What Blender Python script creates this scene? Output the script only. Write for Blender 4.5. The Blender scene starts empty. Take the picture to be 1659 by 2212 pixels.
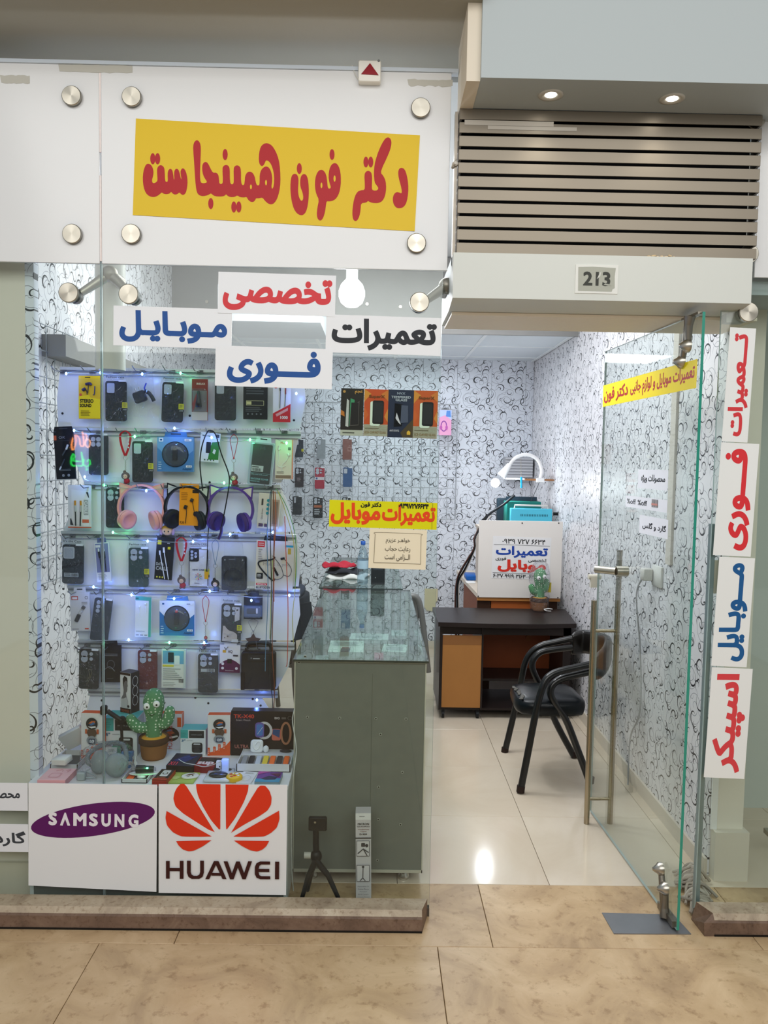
import bpy, math, random
import numpy as np
from mathutils import Vector, Matrix
from mathutils.geometry import delaunay_2d_cdt
random.seed(7)
PI = math.pi
COL = bpy.context.scene.collection
SC = bpy.context.scene

# ------------------------------------------------------------------ camera
FPX, CX, CY, ROLL = 1700.0, 829.5, 1106.0, .0175
VPX, VPY = 812.0, 998.0                   # where the shop's depth direction vanishes
CAM = Vector((0, -2.87, 1.65))
def camera_basis():
    dx, dy = VPX - CX, VPY - CY
    c, s = math.cos(-ROLL), math.sin(-ROLL)
    px, py = c * dx - s * dy, s * dx + c * dy
    a = math.atan(px / FPX)
    r = Vector((math.cos(a), math.sin(a), 0)); h = Vector((-math.sin(a), math.cos(a), 0))
    p = 0
    for _ in range(60):
        w = h * math.cos(p) + Vector((0, 0, math.sin(p))); u = -h * math.sin(p) + Vector((0, 0, math.cos(p)))
        p += u.y / w.y + py / FPX
    return r * math.cos(ROLL) + u * math.sin(ROLL), -r * math.sin(ROLL) + u * math.cos(ROLL), w
CR, CU, CW = camera_basis()
cam = bpy.data.cameras.new('camera')
cam.lens = FPX / 2212 * 36; cam.sensor_width = 36; cam.sensor_fit = 'AUTO'; cam.clip_start = .02
co = bpy.data.objects.new('camera', cam); COL.objects.link(co)
co.matrix_world = Matrix(((CR.x, CU.x, -CW.x, CAM.x), (CR.y, CU.y, -CW.y, CAM.y), (CR.z, CU.z, -CW.z, CAM.z), (0, 0, 0, 1)))
SC.camera = co

# ------------------------------------------------------------------ world, lights, exposure
SC.view_settings.view_transform = 'Standard'; SC.view_settings.look = 'None'
SC.view_settings.gamma = 1; SC.view_settings.use_curve_mapping = False
SC.view_settings.exposure = 0.0
SC.cycles.max_bounces = 10; SC.cycles.transparent_max_bounces = 24
SC.cycles.diffuse_bounces = 4; SC.cycles.glossy_bounces = 4
SC.cycles.use_denoising = True
SC.cycles.caustics_reflective = False; SC.cycles.caustics_refractive = False
SC.cycles.sample_clamp_indirect = 6
wd = bpy.data.worlds.new('mall_ambient'); SC.world = wd; wd.use_nodes = True
wd.node_tree.nodes['Background'].inputs[0].default_value = (.93, .97, 1, 1)
wd.node_tree.nodes['Background'].inputs[1].default_value = .46
def area(name, loc, rot, sx, sy, power, col=(1, 1, 1)):
    l = bpy.data.lights.new(name, 'AREA'); l.shape = 'RECTANGLE'; l.size = sx; l.size_y = sy; l.energy = power; l.color = col
    o = bpy.data.objects.new(name, l); COL.objects.link(o); o.location = loc; o.rotation_euler = rot; return o
def point(name, loc, power, col=(1, 1, 1), size=.04):
    l = bpy.data.lights.new(name, 'POINT'); l.energy = power; l.color = col; l.shadow_soft_size = size
    o = bpy.data.objects.new(name, l); COL.objects.link(o); o.location = loc; return o
area('corridor_ceiling_light', (.2, -4.1, 3.5), (math.radians(52), 0, 0), 6, 2.2, 150, (1, .985, .96))
area('shop_ceiling_light', (.1, 1.3, 2.93), (0, 0, 0), 1.6, 1.6, 44, (.95, .97, 1))
area('shop_back_light', (.2, 3.3, 2.5), (0, 0, 0), 1.2, .5, 13, (.86, .94, 1))

# ------------------------------------------------------------------ pixel helpers (photo pixels 1659 x 2212 -> points on real planes)
def ray(x, y): return CW + CR * ((x - CX) / FPX) - CU * ((y - CY) / FPX)
def PY(x, y, Y): d = ray(x, y); return CAM + d * ((Y - CAM.y) / d.y)
def PZ(x, y, z=0.0): d = ray(x, y); return CAM + d * ((z - CAM.z) / d.z)
def PX(x, y, X): d = ray(x, y); return CAM + d * ((X - CAM.x) / d.x)

# ------------------------------------------------------------------ materials
MC = {}
def lin(h):
    h = h.lstrip('#'); v = [int(h[i:i + 2], 16) / 255 for i in (0, 2, 4)]
    return tuple(x / 12.92 if x <= .04045 else ((x + .055) / 1.055) ** 2.4 for x in v) + (1,)
def newmat(name):
    m = bpy.data.materials.new(name); m.use_nodes = True; nt = m.node_tree
    return m, nt, nt.nodes['Principled BSDF']
def M(h, rough=.5, metal=0.0, coat=0.0, emit=0.0, noise=0.0, nscale=40, bump=0.0):
    k = (h, rough, metal, coat, emit, noise, nscale, bump)
    if k in MC: return MC[k]
    m, nt, b = newmat('paint_' + h.lstrip('#'))
    c = lin(h)
    b.inputs['Base Color'].default_value = c; b.inputs['Roughness'].default_value = rough; b.inputs['Metallic'].default_value = metal
    b.inputs['Coat Weight'].default_value = coat
    if not metal: b.inputs['Specular IOR Level'].default_value = .22 if rough >= .3 else .5
    if emit:
        b.inputs['Emission Color'].default_value = c; b.inputs['Emission Strength'].default_value = emit
    if noise or bump:
        tc = nt.nodes.new('ShaderNodeTexCoord'); n = nt.nodes.new('ShaderNodeTexNoise'); n.inputs['Scale'].default_value = nscale; n.inputs['Detail'].default_value = 6
        nt.links.new(tc.outputs['Object'], n.inputs['Vector'])
        if noise:
            mx = nt.nodes.new('ShaderNodeMix'); mx.data_type = 'RGBA'
            mx.inputs[6].default_value = tuple(x * (1 - noise) for x in c[:3]) + (1,); mx.inputs[7].default_value = tuple(min(1, x * (1 + noise)) for x in c[:3]) + (1,)
            nt.links.new(n.outputs['Fac'], mx.inputs[0]); nt.links.new(mx.outputs[2], b.inputs['Base Color'])
        if bump:
            bp = nt.nodes.new('ShaderNodeBump'); bp.inputs['Strength'].default_value = bump; bp.inputs['Distance'].default_value = .004
            nt.links.new(n.outputs['Fac'], bp.inputs['Height']); nt.links.new(bp.outputs[0], b.inputs['Normal'])
    MC[k] = m; return m
def clear(name, tint, gloss_rough=.02, ior=1.45, extra=0.0, bump=0.0, haze=0.0, hazecol='cccccc'):
    """thin see-through sheet: straight transmission plus Fresnel reflection"""
    m = bpy.data.materials.new(name); m.use_nodes = True; nt = m.node_tree; nt.nodes.clear()
    out = nt.nodes.new('ShaderNodeOutputMaterial'); mx = nt.nodes.new('ShaderNodeMixShader')
    tr = nt.nodes.new('ShaderNodeBsdfTransparent'); tr.inputs[0].default_value = lin(tint)
    gl = nt.nodes.new('ShaderNodeBsdfGlossy'); gl.inputs['Roughness'].default_value = gloss_rough
    lw = nt.nodes.new('ShaderNodeLayerWeight'); lw.inputs[0].default_value = .5      # Schlick's Fresnel, the same from either side of the sheet
    pw = nt.nodes.new('ShaderNodeMath'); pw.operation = 'POWER'; pw.inputs[1].default_value = 5; nt.links.new(lw.outputs['Facing'], pw.inputs[0])
    f0 = ((ior - 1) / (ior + 1)) ** 2
    fr = nt.nodes.new('ShaderNodeMath'); fr.operation = 'MULTIPLY_ADD'; fr.inputs[1].default_value = 1 - f0; fr.inputs[2].default_value = f0; nt.links.new(pw.outputs[0], fr.inputs[0])
    src = tr.outputs[0]
    if haze:
        m2 = nt.nodes.new('ShaderNodeMixShader'); df = nt.nodes.new('ShaderNodeBsdfDiffuse'); df.inputs[0].default_value = lin(hazecol)
        m2.inputs[0].default_value = haze; nt.links.new(src, m2.inputs[1]); nt.links.new(df.outputs[0], m2.inputs[2]); src = m2.outputs[0]
    if extra:
        ad = nt.nodes.new('ShaderNodeMath'); ad.operation = 'ADD'; ad.inputs[1].default_value = extra
        nt.links.new(fr.outputs[0], ad.inputs[0]); fac = ad.outputs[0]
    else: fac = fr.outputs[0]
    if bump:
        tc = nt.nodes.new('ShaderNodeTexCoord'); n = nt.nodes.new('ShaderNodeTexNoise'); n.inputs['Scale'].default_value = 30; n.inputs['Distortion'].default_value = 2.5
        bp = nt.nodes.new('ShaderNodeBump'); bp.inputs['Strength'].default_value = bump; bp.inputs['Distance'].default_value = .02
        nt.links.new(tc.outputs['Object'], n.inputs['Vector']); nt.links.new(n.outputs['Fac'], bp.inputs['Height'])
        nt.links.new(bp.outputs[0], gl.inputs['Normal']); nt.links.new(bp.outputs[0], lw.inputs['Normal'])
    nt.links.new(fac, mx.inputs[0]); nt.links.new(src, mx.inputs[1]); nt.links.new(gl.outputs[0], mx.inputs[2]); nt.links.new(mx.outputs[0], out.inputs[0])
    return m
GLASS = clear('shopfront_glass', 'f6faf8')
GLASSEDGE = M('2f8f7c', .15, emit=0)
GLASSEDGE2 = M('a9bbb8', .2)
TGLASS = clear('counter_glass', 'e6f2ee', ior=1.5, extra=.02)
BAG = clear('clear_plastic_bag', 'f8f9fb', .07, 1.4, bump=1.0, haze=.025, hazecol='e8ecf4')
BLISTER = clear('clear_blister', 'f4f6f8', .05, 1.5, haze=.06)
STEEL = M('b9b4a8', .32, 1.0)
DSTEEL = M('8a8479', .38, 1.0)
BLACK = M('16181a', .45)

def wallpaper(name, base, scale=1.0, axis='x'):
    """white paper printed with black tapered curls and fine grey scroll lines"""
    m, nt, b = newmat(name); N = nt.nodes; L = nt.links
    tc = N.new('ShaderNodeTexCoord'); sp = N.new('ShaderNodeSeparateXYZ'); L.new(tc.outputs['Object'], sp.inputs[0])
    def mth(op, a, c=None, d=None):
        n = N.new('ShaderNodeMath'); n.operation = op
        for i, v in enumerate((a, c, d)):
            if v is None: continue
            if isinstance(v, (int, float)): n.inputs[i].default_value = v
            else: L.new(v, n.inputs[i])
        return n.outputs[0]
    U = sp.outputs[0 if axis == 'x' else 1]; V = sp.outputs[2]
    def layer(cell, ox, oz, rin, rout, wmax, turns, keep=1.0, power=1.0):
        al = ox * 2.1 + .35; ca, sa = math.cos(al) / cell, math.sin(al) / cell      # every layer's grid is turned its own way
        u = mth('ADD', mth('MULTIPLY_ADD', U, ca, ox), mth('MULTIPLY', V, sa)); v = mth('ADD', mth('MULTIPLY_ADD', V, ca, oz), mth('MULTIPLY', U, -sa))
        fu = mth('FLOOR', u); fv = mth('FLOOR', v)
        cb = N.new('ShaderNodeCombineXYZ'); L.new(fu, cb.inputs[0]); L.new(fv, cb.inputs[1]); cb.inputs[2].default_value = ox * 7.3 + oz * 3.1
        wn = N.new('ShaderNodeTexWhiteNoise'); wn.noise_dimensions = '3D'; L.new(cb.outputs[0], wn.inputs['Vector'])
        sc = N.new('ShaderNodeSeparateColor'); L.new(wn.outputs['Color'], sc.inputs[0])
        r1, r2, r3 = sc.outputs[0], sc.outputs[1], sc.outputs[2]
        pu = mth('SUBTRACT', mth('SUBTRACT', u, fu), mth('MULTIPLY_ADD', r1, .2, .4))
        pv = mth('SUBTRACT', mth('SUBTRACT', v, fv), mth('MULTIPLY_ADD', r2, .2, .4))
        sgn = mth('SUBTRACT', mth('MULTIPLY', mth('GREATER_THAN', r3, .5), 2), 1)
        pu = mth('MULTIPLY', pu, sgn)
        rr = mth('SQRT', mth('ADD', mth('MULTIPLY', pu, pu), mth('MULTIPLY', pv, pv)))
        th = mth('ARCTAN2', pv, pu)
        t = mth('FRACT', mth('ADD', mth('DIVIDE', th, 2 * PI), mth('MULTIPLY', mth('ADD', r1, r2), 3.7)))
        out = None
        for k in range(turns):                      # spiral arm k covers [k, k+1] turns
            tt = mth('DIVIDE', mth('ADD', t, k), turns)          # 0..1 along the whole curl
            r0 = mth('MULTIPLY_ADD', tt, rout - rin, rin)
            wd_ = mth('MULTIPLY', mth('POWER', mth('SINE', mth('MULTIPLY', tt, PI)), power), wmax)
            hit = mth('LESS_THAN', mth('ABSOLUTE', mth('SUBTRACT', rr, r0)), wd_)
            out = hit if out is None else mth('MAXIMUM', out, hit)
        if keep < 1: out = mth('MULTIPLY', out, mth('LESS_THAN', mth('FRACT', mth('MULTIPLY', r3, 17.7)), keep))
        return out
    s = scale
    bold = mth('MAXIMUM', layer(.15 * s, .13, .37, .14, .40, .034, 1, .9, 2.2), layer(.12 * s, .61, .83, .05, .38, .036, 1, .75, 2.4))
    bold = mth('MAXIMUM', bold, layer(.09 * s, .29, .05, .0, .34, .05, 1, .5, 3))
    fine = mth('MAXIMUM', layer(.21 * s, .4, .11, .05, .49, .009, 2, 1, .2), layer(.15 * s, .77, .59, .05, .48, .011, 1, .95, .2))
    mx1 = N.new('ShaderNodeMix'); mx1.data_type = 'RGBA'; mx1.inputs[6].default_value = lin(base); mx1.inputs[7].default_value = lin('8d8f98')
    mx2 = N.new('ShaderNodeMix'); mx2.data_type = 'RGBA'; mx2.inputs[7].default_value = lin('1f2126')
    L.new(fine, mx1.inputs[0]); L.new(mx1.outputs[2], mx2.inputs[6]); L.new(bold, mx2.inputs[0]); L.new(mx2.outputs[2], b.inputs['Base Color'])
    b.inputs['Roughness'].default_value = .38
    return m
def stone(name, c1, c2, c3, scale, rough=.3, pits=.0):
    m, nt, b = newmat(name); N = nt.nodes; L = nt.links
    tc = N.new('ShaderNodeTexCoord')
    oi = N.new('ShaderNodeObjectInfo'); va = N.new('ShaderNodeVectorMath'); va.operation = 'MULTIPLY_ADD'
    cx = N.new('ShaderNodeCombineXYZ'); L.new(oi.outputs['Random'], cx.inputs[0]); L.new(oi.outputs['Random'], cx.inputs[1])
    va.inputs[1].default_value = (9, 9, 9); L.new(cx.outputs[0], va.inputs[0]); L.new(tc.outputs['Object'], va.inputs[2])
    n1 = N.new('ShaderNodeTexNoise'); n1.inputs['Scale'].default_value = scale; n1.inputs['Detail'].default_value = 8; n1.inputs['Distortion'].default_value = 1.2; n1.inputs['Roughness'].default_value = .62
    n2 = N.new('ShaderNodeTexNoise'); n2.inputs['Scale'].default_value = scale * 7; n2.inputs['Detail'].default_value = 8; n2.inputs['Roughness'].default_value = .7
    L.new(va.outputs[0], n1.inputs['Vector']); L.new(va.outputs[0], n2.inputs['Vector'])
    cr = N.new('ShaderNodeValToRGB'); e = cr.color_ramp.elements
    e[0].position = .3; e[0].color = lin(c1); e[1].position = .72; e[1].color = lin(c3); k = e.new(.5); k.color = lin(c2)
    L.new(n1.outputs['Fac'], cr.inputs[0])
    cr2 = N.new('ShaderNodeValToRGB'); e = cr2.color_ramp.elements; e[0].position = .34; e[0].color = (.62, .55, .47, 1); e[1].position = .46; e[1].color = (1, 1, 1, 1)
    L.new(n2.outputs['Fac'], cr2.inputs[0])
    mx = N.new('ShaderNodeMix'); mx.data_type = 'RGBA'; mx.blend_type = 'MULTIPLY'; mx.inputs[0].default_value = pits
    L.new(cr.outputs[0], mx.inputs[6]); L.new(cr2.outputs[0], mx.inputs[7]); L.new(mx.outputs[2], b.inputs['Base Color'])
    b.inputs['Roughness'].default_value = rough
    return m

# ------------------------------------------------------------------ mesh builder
def rrect(w, h, r, n=5, cx=0, cz=0):
    r = min(r, w / 2 - 1e-5, h / 2 - 1e-5); P = []
    for (sx, sz, a0) in ((1, 1, 0), (-1, 1, 90), (-1, -1, 180), (1, -1, 270)):
        for i in range(n + 1):
            a = math.radians(a0 + 90 * i / n); P.append((cx + sx * (w / 2 - r) + r * math.cos(a), cz + sz * (h / 2 - r) + r * math.sin(a)))
    return P
def ell(cx, cz, rx, rz, n=24, ang=0):
    c, s = math.cos(ang), math.sin(ang)
    return [(cx + rx * math.cos(t) * c - rz * math.sin(t) * s, cz + rx * math.cos(t) * s + rz * math.sin(t) * c) for t in (2 * PI * i / n for i in range(n))]
def smooth_path(pts, n=6):
    P = [Vector(p) for p in pts]
    if len(P) < 3: return P
    out = []
    for i in range(len(P) - 1):
        a = P[max(i - 1, 0)]; b = P[i]; c = P[i + 1]; d = P[min(i + 2, len(P) - 1)]
        for k in range(n):
            t = k / n; out.append(.5 * ((2 * b) + (c - a) * t + (2 * a - 5 * b + 4 * c - d) * t * t + (3 * b - a - 3 * c + d) * t ** 3))
    out.append(P[-1]); return out
class MB:
    def __init__(s): s.v = []; s.f = []; s.m = []; s.sm = []; s.mats = []; s.T = None
    def mi(s, m):
        if m not in s.mats: s.mats.append(m)
        return s.mats.index(m)
    def add(s, vs, fs, m, smooth=False):
        o = len(s.v); vs = [Vector(v) for v in vs]
        if s.T is not None: vs = [s.T @ v for v in vs]
        s.v += vs; k = s.mi(m)
        for f in fs: s.f.append([o + i for i in f]); s.m.append(k); s.sm.append(smooth)
        return s
    def box(s, x0, x1, y0, y1, z0, z1, m, bev=0):
        if bev:
            return s.rprism([(x0 + bev, z0), (x1 - bev, z0), (x1, z0 + bev), (x1, z1 - bev), (x1 - bev, z1), (x0 + bev, z1), (x0, z1 - bev), (x0, z0 + bev)], y0, y1, m, bev)
        v = [(x, y, z) for x in (x0, x1) for y in (y0, y1) for z in (z0, z1)]
        return s.add(v, [(0, 1, 3, 2), (4, 6, 7, 5), (0, 4, 5, 1), (2, 3, 7, 6), (0, 2, 6, 4), (1, 5, 7, 3)], m)
    def prism(s, P, y0, y1, m, smooth=False):           # outline in x,z (counter-clockwise), extruded along y
        n = len(P); v = [(x, y0, z) for x, z in P] + [(x, y1, z) for x, z in P]
        s.add(v, [list(range(n)), list(range(2 * n - 1, n - 1, -1))], m)
        return s.add(v, [(i, i + n, (i + 1) % n + n, (i + 1) % n) for i in range(n)], m, smooth)
    def rprism(s, P, y0, y1, m, c=.001):                # prism with a chamfered front and back edge
        n = len(P); cx = sum(p[0] for p in P) / n; cz = sum(p[1] for p in P) / n
        hx = max(abs(p[0] - cx) for p in P); hz = max(abs(p[1] - cz) for p in P)
        q = [(cx + (x - cx) * (1 - c / hx), cz + (z - cz) * (1 - c / hz)) for x, z in P]
        d = c if y1 > y0 else -c
        R = [[(x, y0, z) for x, z in q], [(x, y0 + d, z) for x, z in P], [(x, y1 - d, z) for x, z in P], [(x, y1, z) for x, z in q]]
        v = sum(R, []); fs = [(k * n + i, (k + 1) * n + i, (k + 1) * n + (i + 1) % n, k * n + (i + 1) % n) for k in range(3) for i in range(n)]
        s.add(v, fs, m, True)
        return s.add(v, [list(range(n)), list(range(4 * n - 1, 3 * n - 1, -1))], m)
    def flat(s, P, y, m):
        return s.add([(x, y, z) for x, z in P], [list(range(len(P)))], m)
    def tube(s, pts, r, m, n=8, cap=True, sm=True, smooth=0):
        P = smooth_path(pts, smooth) if smooth else [Vector(p) for p in pts]
        rs = r if isinstance(r, (list, tuple)) else None
        v = []; t0 = (P[1] - P[0]).normalized(); up = Vector((0, 0, 1)) if abs(t0.z) < .9 else Vector((1, 0, 0))
        nrm = t0.cross(up).normalized()
        for i, p in enumerate(P):
            t = ((P[min(i + 1, len(P) - 1)] - P[max(i - 1, 0)])).normalized()
            nrm = (nrm - t * nrm.dot(t)).normalized(); bi = t.cross(nrm)
            rr = r if rs is None else rs[0] + (rs[-1] - rs[0]) * i / (len(P) - 1) if len(rs) == 2 else rs[min(i, len(rs) - 1)]
            v += [p + (nrm * math.cos(2 * PI * k / n) + bi * math.sin(2 * PI * k / n)) * rr for k in range(n)]
        L = len(P)
        s.add(v, [(i * n + k, i * n + (k + 1) % n, (i + 1) * n + (k + 1) % n, (i + 1) * n + k) for i in range(L - 1) for k in range(n)], m, sm)
        if cap: s.add(v, [list(range(n - 1, -1, -1)), [(L - 1) * n + k for k in range(n)]], m)
        return s
    def cyl(s, a, b, r, m, n=20, r2=None):
        return s.tube([a, b], [r, r if r2 is None else r2], m, n)
    def lathe(s, prof, m, n=20, c=(0, 0, 0), sm=True):  # prof: (radius, z)
        v = [(c[0] + r * math.cos(2 * PI * k / n), c[1] + r * math.sin(2 * PI * k / n), c[2] + z) for r, z in prof for k in range(n)]
        return s.add(v, [(i * n + k, i * n + (k + 1) % n, (i + 1) * n + (k + 1) % n, (i + 1) * n + k) for i in range(len(prof) - 1) for k in range(n)], m, sm)
    def ball(s, c, rx, ry, rz, m, n=14, k=9):
        v = []; 
        for i in range(k + 1):
            a = PI * i / k
            v += [(c[0] + rx * math.sin(a) * math.cos(2 * PI * j / n), c[1] + ry * math.sin(a) * math.sin(2 * PI * j / n), c[2] - rz * math.cos(a)) for j in range(n)]
        return s.add(v, [(i * n + j, i * n + (j + 1) % n, (i + 1) * n + (j + 1) % n, (i + 1) * n + j) for i in range(k) for j in range(n)], m, True)
    def ring(s, cx, cz, rx, rz, w, y, m, n=28, a0=0, a1=2 * PI):
        full = abs(a1 - a0 - 2 * PI) < 1e-6; k = n if full else n + 1; v = []
        for i in range(k):
            t = a0 + (a1 - a0) * i / n
            v += [(cx + (rx) * math.cos(t), y, cz + (rz) * math.sin(t)), (cx + (rx - w) * math.cos(t), y, cz + (rz - w) * math.sin(t))]
        return s.add(v, [(2 * i, 2 * i + 1, 2 * ((i + 1) % k) + 1, 2 * ((i + 1) % k)) for i in range(n)], m)
    def obj(s, name, parent=None, loc=None, rot=None, label=None, cat=None, group=None, kind=None):
        me = bpy.data.meshes.new(name); me.from_pydata([tuple(v) for v in s.v], [], s.f)
        for m in s.mats: me.materials.append(m)
        me.polygons.foreach_set('material_index', s.m); me.polygons.foreach_set('use_smooth', s.sm); me.update()
        o = bpy.data.objects.new(name, me); COL.objects.link(o)
        if parent: o.parent = parent
        if loc: o.location = loc
        if rot: o.rotation_euler = rot
        return tag(o, label, cat, group, kind)
def tag(o, label=None, cat=None, group=None, kind=None):
    for k, v in (('label', label), ('category', cat), ('group', group), ('kind', kind)):
        if v: o[k] = v
    return o
def thing(name, label, cat, loc=(0, 0, 0), rot=(0, 0, 0), group=None, kind=None):
    o = bpy.data.objects.new(name, None); COL.objects.link(o); o.location = loc; o.rotation_euler = rot; o.empty_display_size = .02
    return tag(o, label, cat, group, kind)

# ------------------------------------------------------------------ lettering
FORMS = {'ا': (0xFE8D, 2), 'آ': (0xFE81, 2), 'ب': (0xFE8F, 4), 'پ': (0xFB56, 4), 'ت': (0xFE95, 4), 'ج': (0xFE9D, 4), 'ح': (0xFEA1, 4), 'خ': (0xFEA5, 4), 'د': (0xFEA9, 2), 'ر': (0xFEAD, 2),
         'ز': (0xFEAF, 2), 'ژ': (0xFB8A, 2), 'س': (0xFEB1, 4), 'ص': (0xFEB9, 4), 'ع': (0xFEC9, 4), 'ف': (0xFED1, 4), 'ک': (0xFB8E, 4), 'گ': (0xFB92, 4), 'ل': (0xFEDD, 4), 'م': (0xFEE1, 4),
         'ن': (0xFEE5, 4), 'و': (0xFEED, 2), 'ه': (0xFEE9, 4), 'ی': (0xFBFC, 4), 'ـ': (0x640, 5)}
def shape(t):
    if not any(c in FORMS for c in t): return t
    out = []
    for w in t.split(' '):
        r = []
        for i, c in enumerate(w):
            if c not in FORMS: r.append(c); continue
            b, n = FORMS[c]
            if n == 5: r.append(c); continue
            prev = i > 0 and w[i - 1] in FORMS and FORMS[w[i - 1]][1] >= 4
            nxt = i < len(w) - 1 and w[i + 1] in FORMS and n >= 4
            r.append(chr(b + (3 if prev and nxt else 1 if prev else 2 if nxt else 0)))
        out.append(''.join(r[::-1]))
    return ' '.join(out[::-1])
TXT = {}
def clean(lp):
    P = [lp[0]]
    for p in lp[1:]:
        if math.hypot(p[0] - P[-1][0], p[1] - P[-1][1]) > 1.5e-3: P.append(p)
    while len(P) > 3 and math.hypot(P[0][0] - P[-1][0], P[0][1] - P[-1][1]) < 1.5e-3: P.pop()
    return P
def grow(P, s):
    """outline pushed to its right hand side by s, corners mitred"""
    n = len(P); out = []
    for i in range(n):
        a, b, c = Vector(P[i - 1]), Vector(P[i]), Vector(P[(i + 1) % n]); u = (b - a).normalized(); v = (c - b).normalized()
        m = Vector((u.y + v.y, -u.x - v.x)); k = m.length
        if k < .9:                                     # sharp corner: cut it off square
            out += [tuple(b + Vector((u.y, -u.x)) * s), tuple(b + Vector((v.y, -v.x)) * s)]
        else: out.append(tuple(b + m / k * s * min(1.3, 2 / k)))
    return out
SIGN_N = [0]
def glyphs(t, bold=0.0):
    """filled outline of a string, normalised to the unit square: (verts, faces, aspect)"""
    k = (t, bold)
    if k in TXT: return TXT[k]
    c = bpy.data.curves.new('lettering', 'FONT'); c.body = shape(t); c.size = 1; c.fill_mode = 'NONE'; c.resolution_u = 3
    o = bpy.data.objects.new('lettering', c); COL.objects.link(o)
    dg = bpy.context.evaluated_depsgraph_get(); me = o.evaluated_get(dg).to_mesh()
    vs = [(v.co.x, v.co.y) for v in me.vertices]; adj = {}
    for e in me.edges: a, b = e.vertices; adj.setdefault(a, []).append(b); adj.setdefault(b, []).append(a)
    loops = []; seen = set()
    for s0 in range(len(vs)):
        if s0 in seen or s0 not in adj: continue
        lp = [s0]; seen.add(s0); cur = s0; nx = s0 + 1 if s0 + 1 in adj[s0] else adj[s0][0]
        while nx is not None and nx not in seen:
            lp.append(nx); seen.add(nx); cur = nx
            q = [a for a in adj[cur] if a not in seen]; nx = q[0] if q else None
        if len(lp) > 2: loops.append([vs[i] for i in lp])
    o.evaluated_get(dg).to_mesh_clear(); bpy.data.objects.remove(o); bpy.data.curves.remove(c)
    def area_(lp): return sum(lp[i][0] * lp[(i + 1) % len(lp)][1] - lp[(i + 1) % len(lp)][0] * lp[i][1] for i in range(len(lp))) / 2
    loops = [clean(lp) for lp in loops]; loops = [lp for lp in loops if len(lp) > 2]
    sg = 1 if max((area_(lp) for lp in loops), key=abs) > 0 else -1
    A0 = np.array([p for lp in loops for p in lp]); B0 = np.array([p for lp in loops for p in lp[1:] + lp[:1]])   # every edge of the outline
    cut = [grow(lp, bold * sg) for lp in loops] if bold else loops
    V = []; Ed = []
    for lp in cut:
        k0 = len(V); n = len(lp); V += [Vector(p) for p in lp]; Ed += [(k0 + i, k0 + (i + 1) % n) for i in range(n)]
    ov, oe, of, _, _, _ = delaunay_2d_cdt(V, Ed, [], 0, 1e-5, False)
    P = np.array([tuple(v) for v in ov]); F_ = [list(f) for f in of]; C_ = np.array([P[f].mean(axis=0) for f in F_])
    fs = []
    for q in range(0, len(C_), 400):                   # keep a triangle when its centre is in the ink or within the thickening
        c_ = C_[q:q + 400, None, :]; x, y = c_[..., 0], c_[..., 1]
        up = (A0[:, 1] <= y) & (B0[:, 1] > y); dn_ = (A0[:, 1] > y) & (B0[:, 1] <= y)
        cr = (B0[:, 0] - A0[:, 0]) * (y - A0[:, 1]) - (x - A0[:, 0]) * (B0[:, 1] - A0[:, 1])
        w_ = ((up & (cr > 0)).astype(int) - (dn_ & (cr < 0)).astype(int)).sum(axis=1); ok = w_ != 0
        if bold:
            d_ = B0 - A0; L2 = (d_ ** 2).sum(axis=1); tt = np.clip(((c_ - A0) * d_).sum(axis=2) / L2, 0, 1); dd = np.sqrt((((A0 + tt[..., None] * d_) - c_) ** 2).sum(axis=2)).min(axis=1); ok |= dd < bold * 1.03
        fs += [F_[q + i] for i in range(len(ok)) if ok[i]]
    vs = [(p[0], p[1], 0.0) for p in P]
    used = sorted({i for f in fs for i in f}); mp = {j: i for i, j in enumerate(used)}; vs = [vs[j] for j in used]; fs = [[mp[i] for i in f] for f in fs]
    x0 = min(v[0] for v in vs); x1 = max(v[0] for v in vs); y0 = min(v[1] for v in vs); y1 = max(v[1] for v in vs)
    W = x1 - x0; H = y1 - y0
    TXT[k] = ([((x - x0) / W, (y - y0) / H, d) for x, y, d in vs], fs, W / H)
    return TXT[k]
def put_text(mb, t, x0, z0, x1, z1, y, m, bold=0.0, rot=0, keep=False):
    vs, fs, asp = glyphs(t, bold)
    if keep:                                           # keep the letters' own proportions
        w, h = x1 - x0, z1 - z0
        if w / h > asp: d = (w - h * asp) / 2; x0 += d; x1 -= d
        else: d = (h - w / asp) / 2; z0 += d; z1 -= d
    if rot == 0: P = [(x0 + u * (x1 - x0), y - d, z0 + v * (z1 - z0)) for u, v, d in vs]
    elif rot == 1: P = [(x1 - v * (x1 - x0), y - d, z0 + u * (z1 - z0)) for u, v, d in vs]        # quarter turn anticlockwise
    else: P = [(x0 + v * (x1 - x0), y - d, z1 - u * (z1 - z0)) for u, v, d in vs]
    mb.add(P, fs, m)
def col(c): return c if not isinstance(c, str) else M(c, .42)
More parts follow.
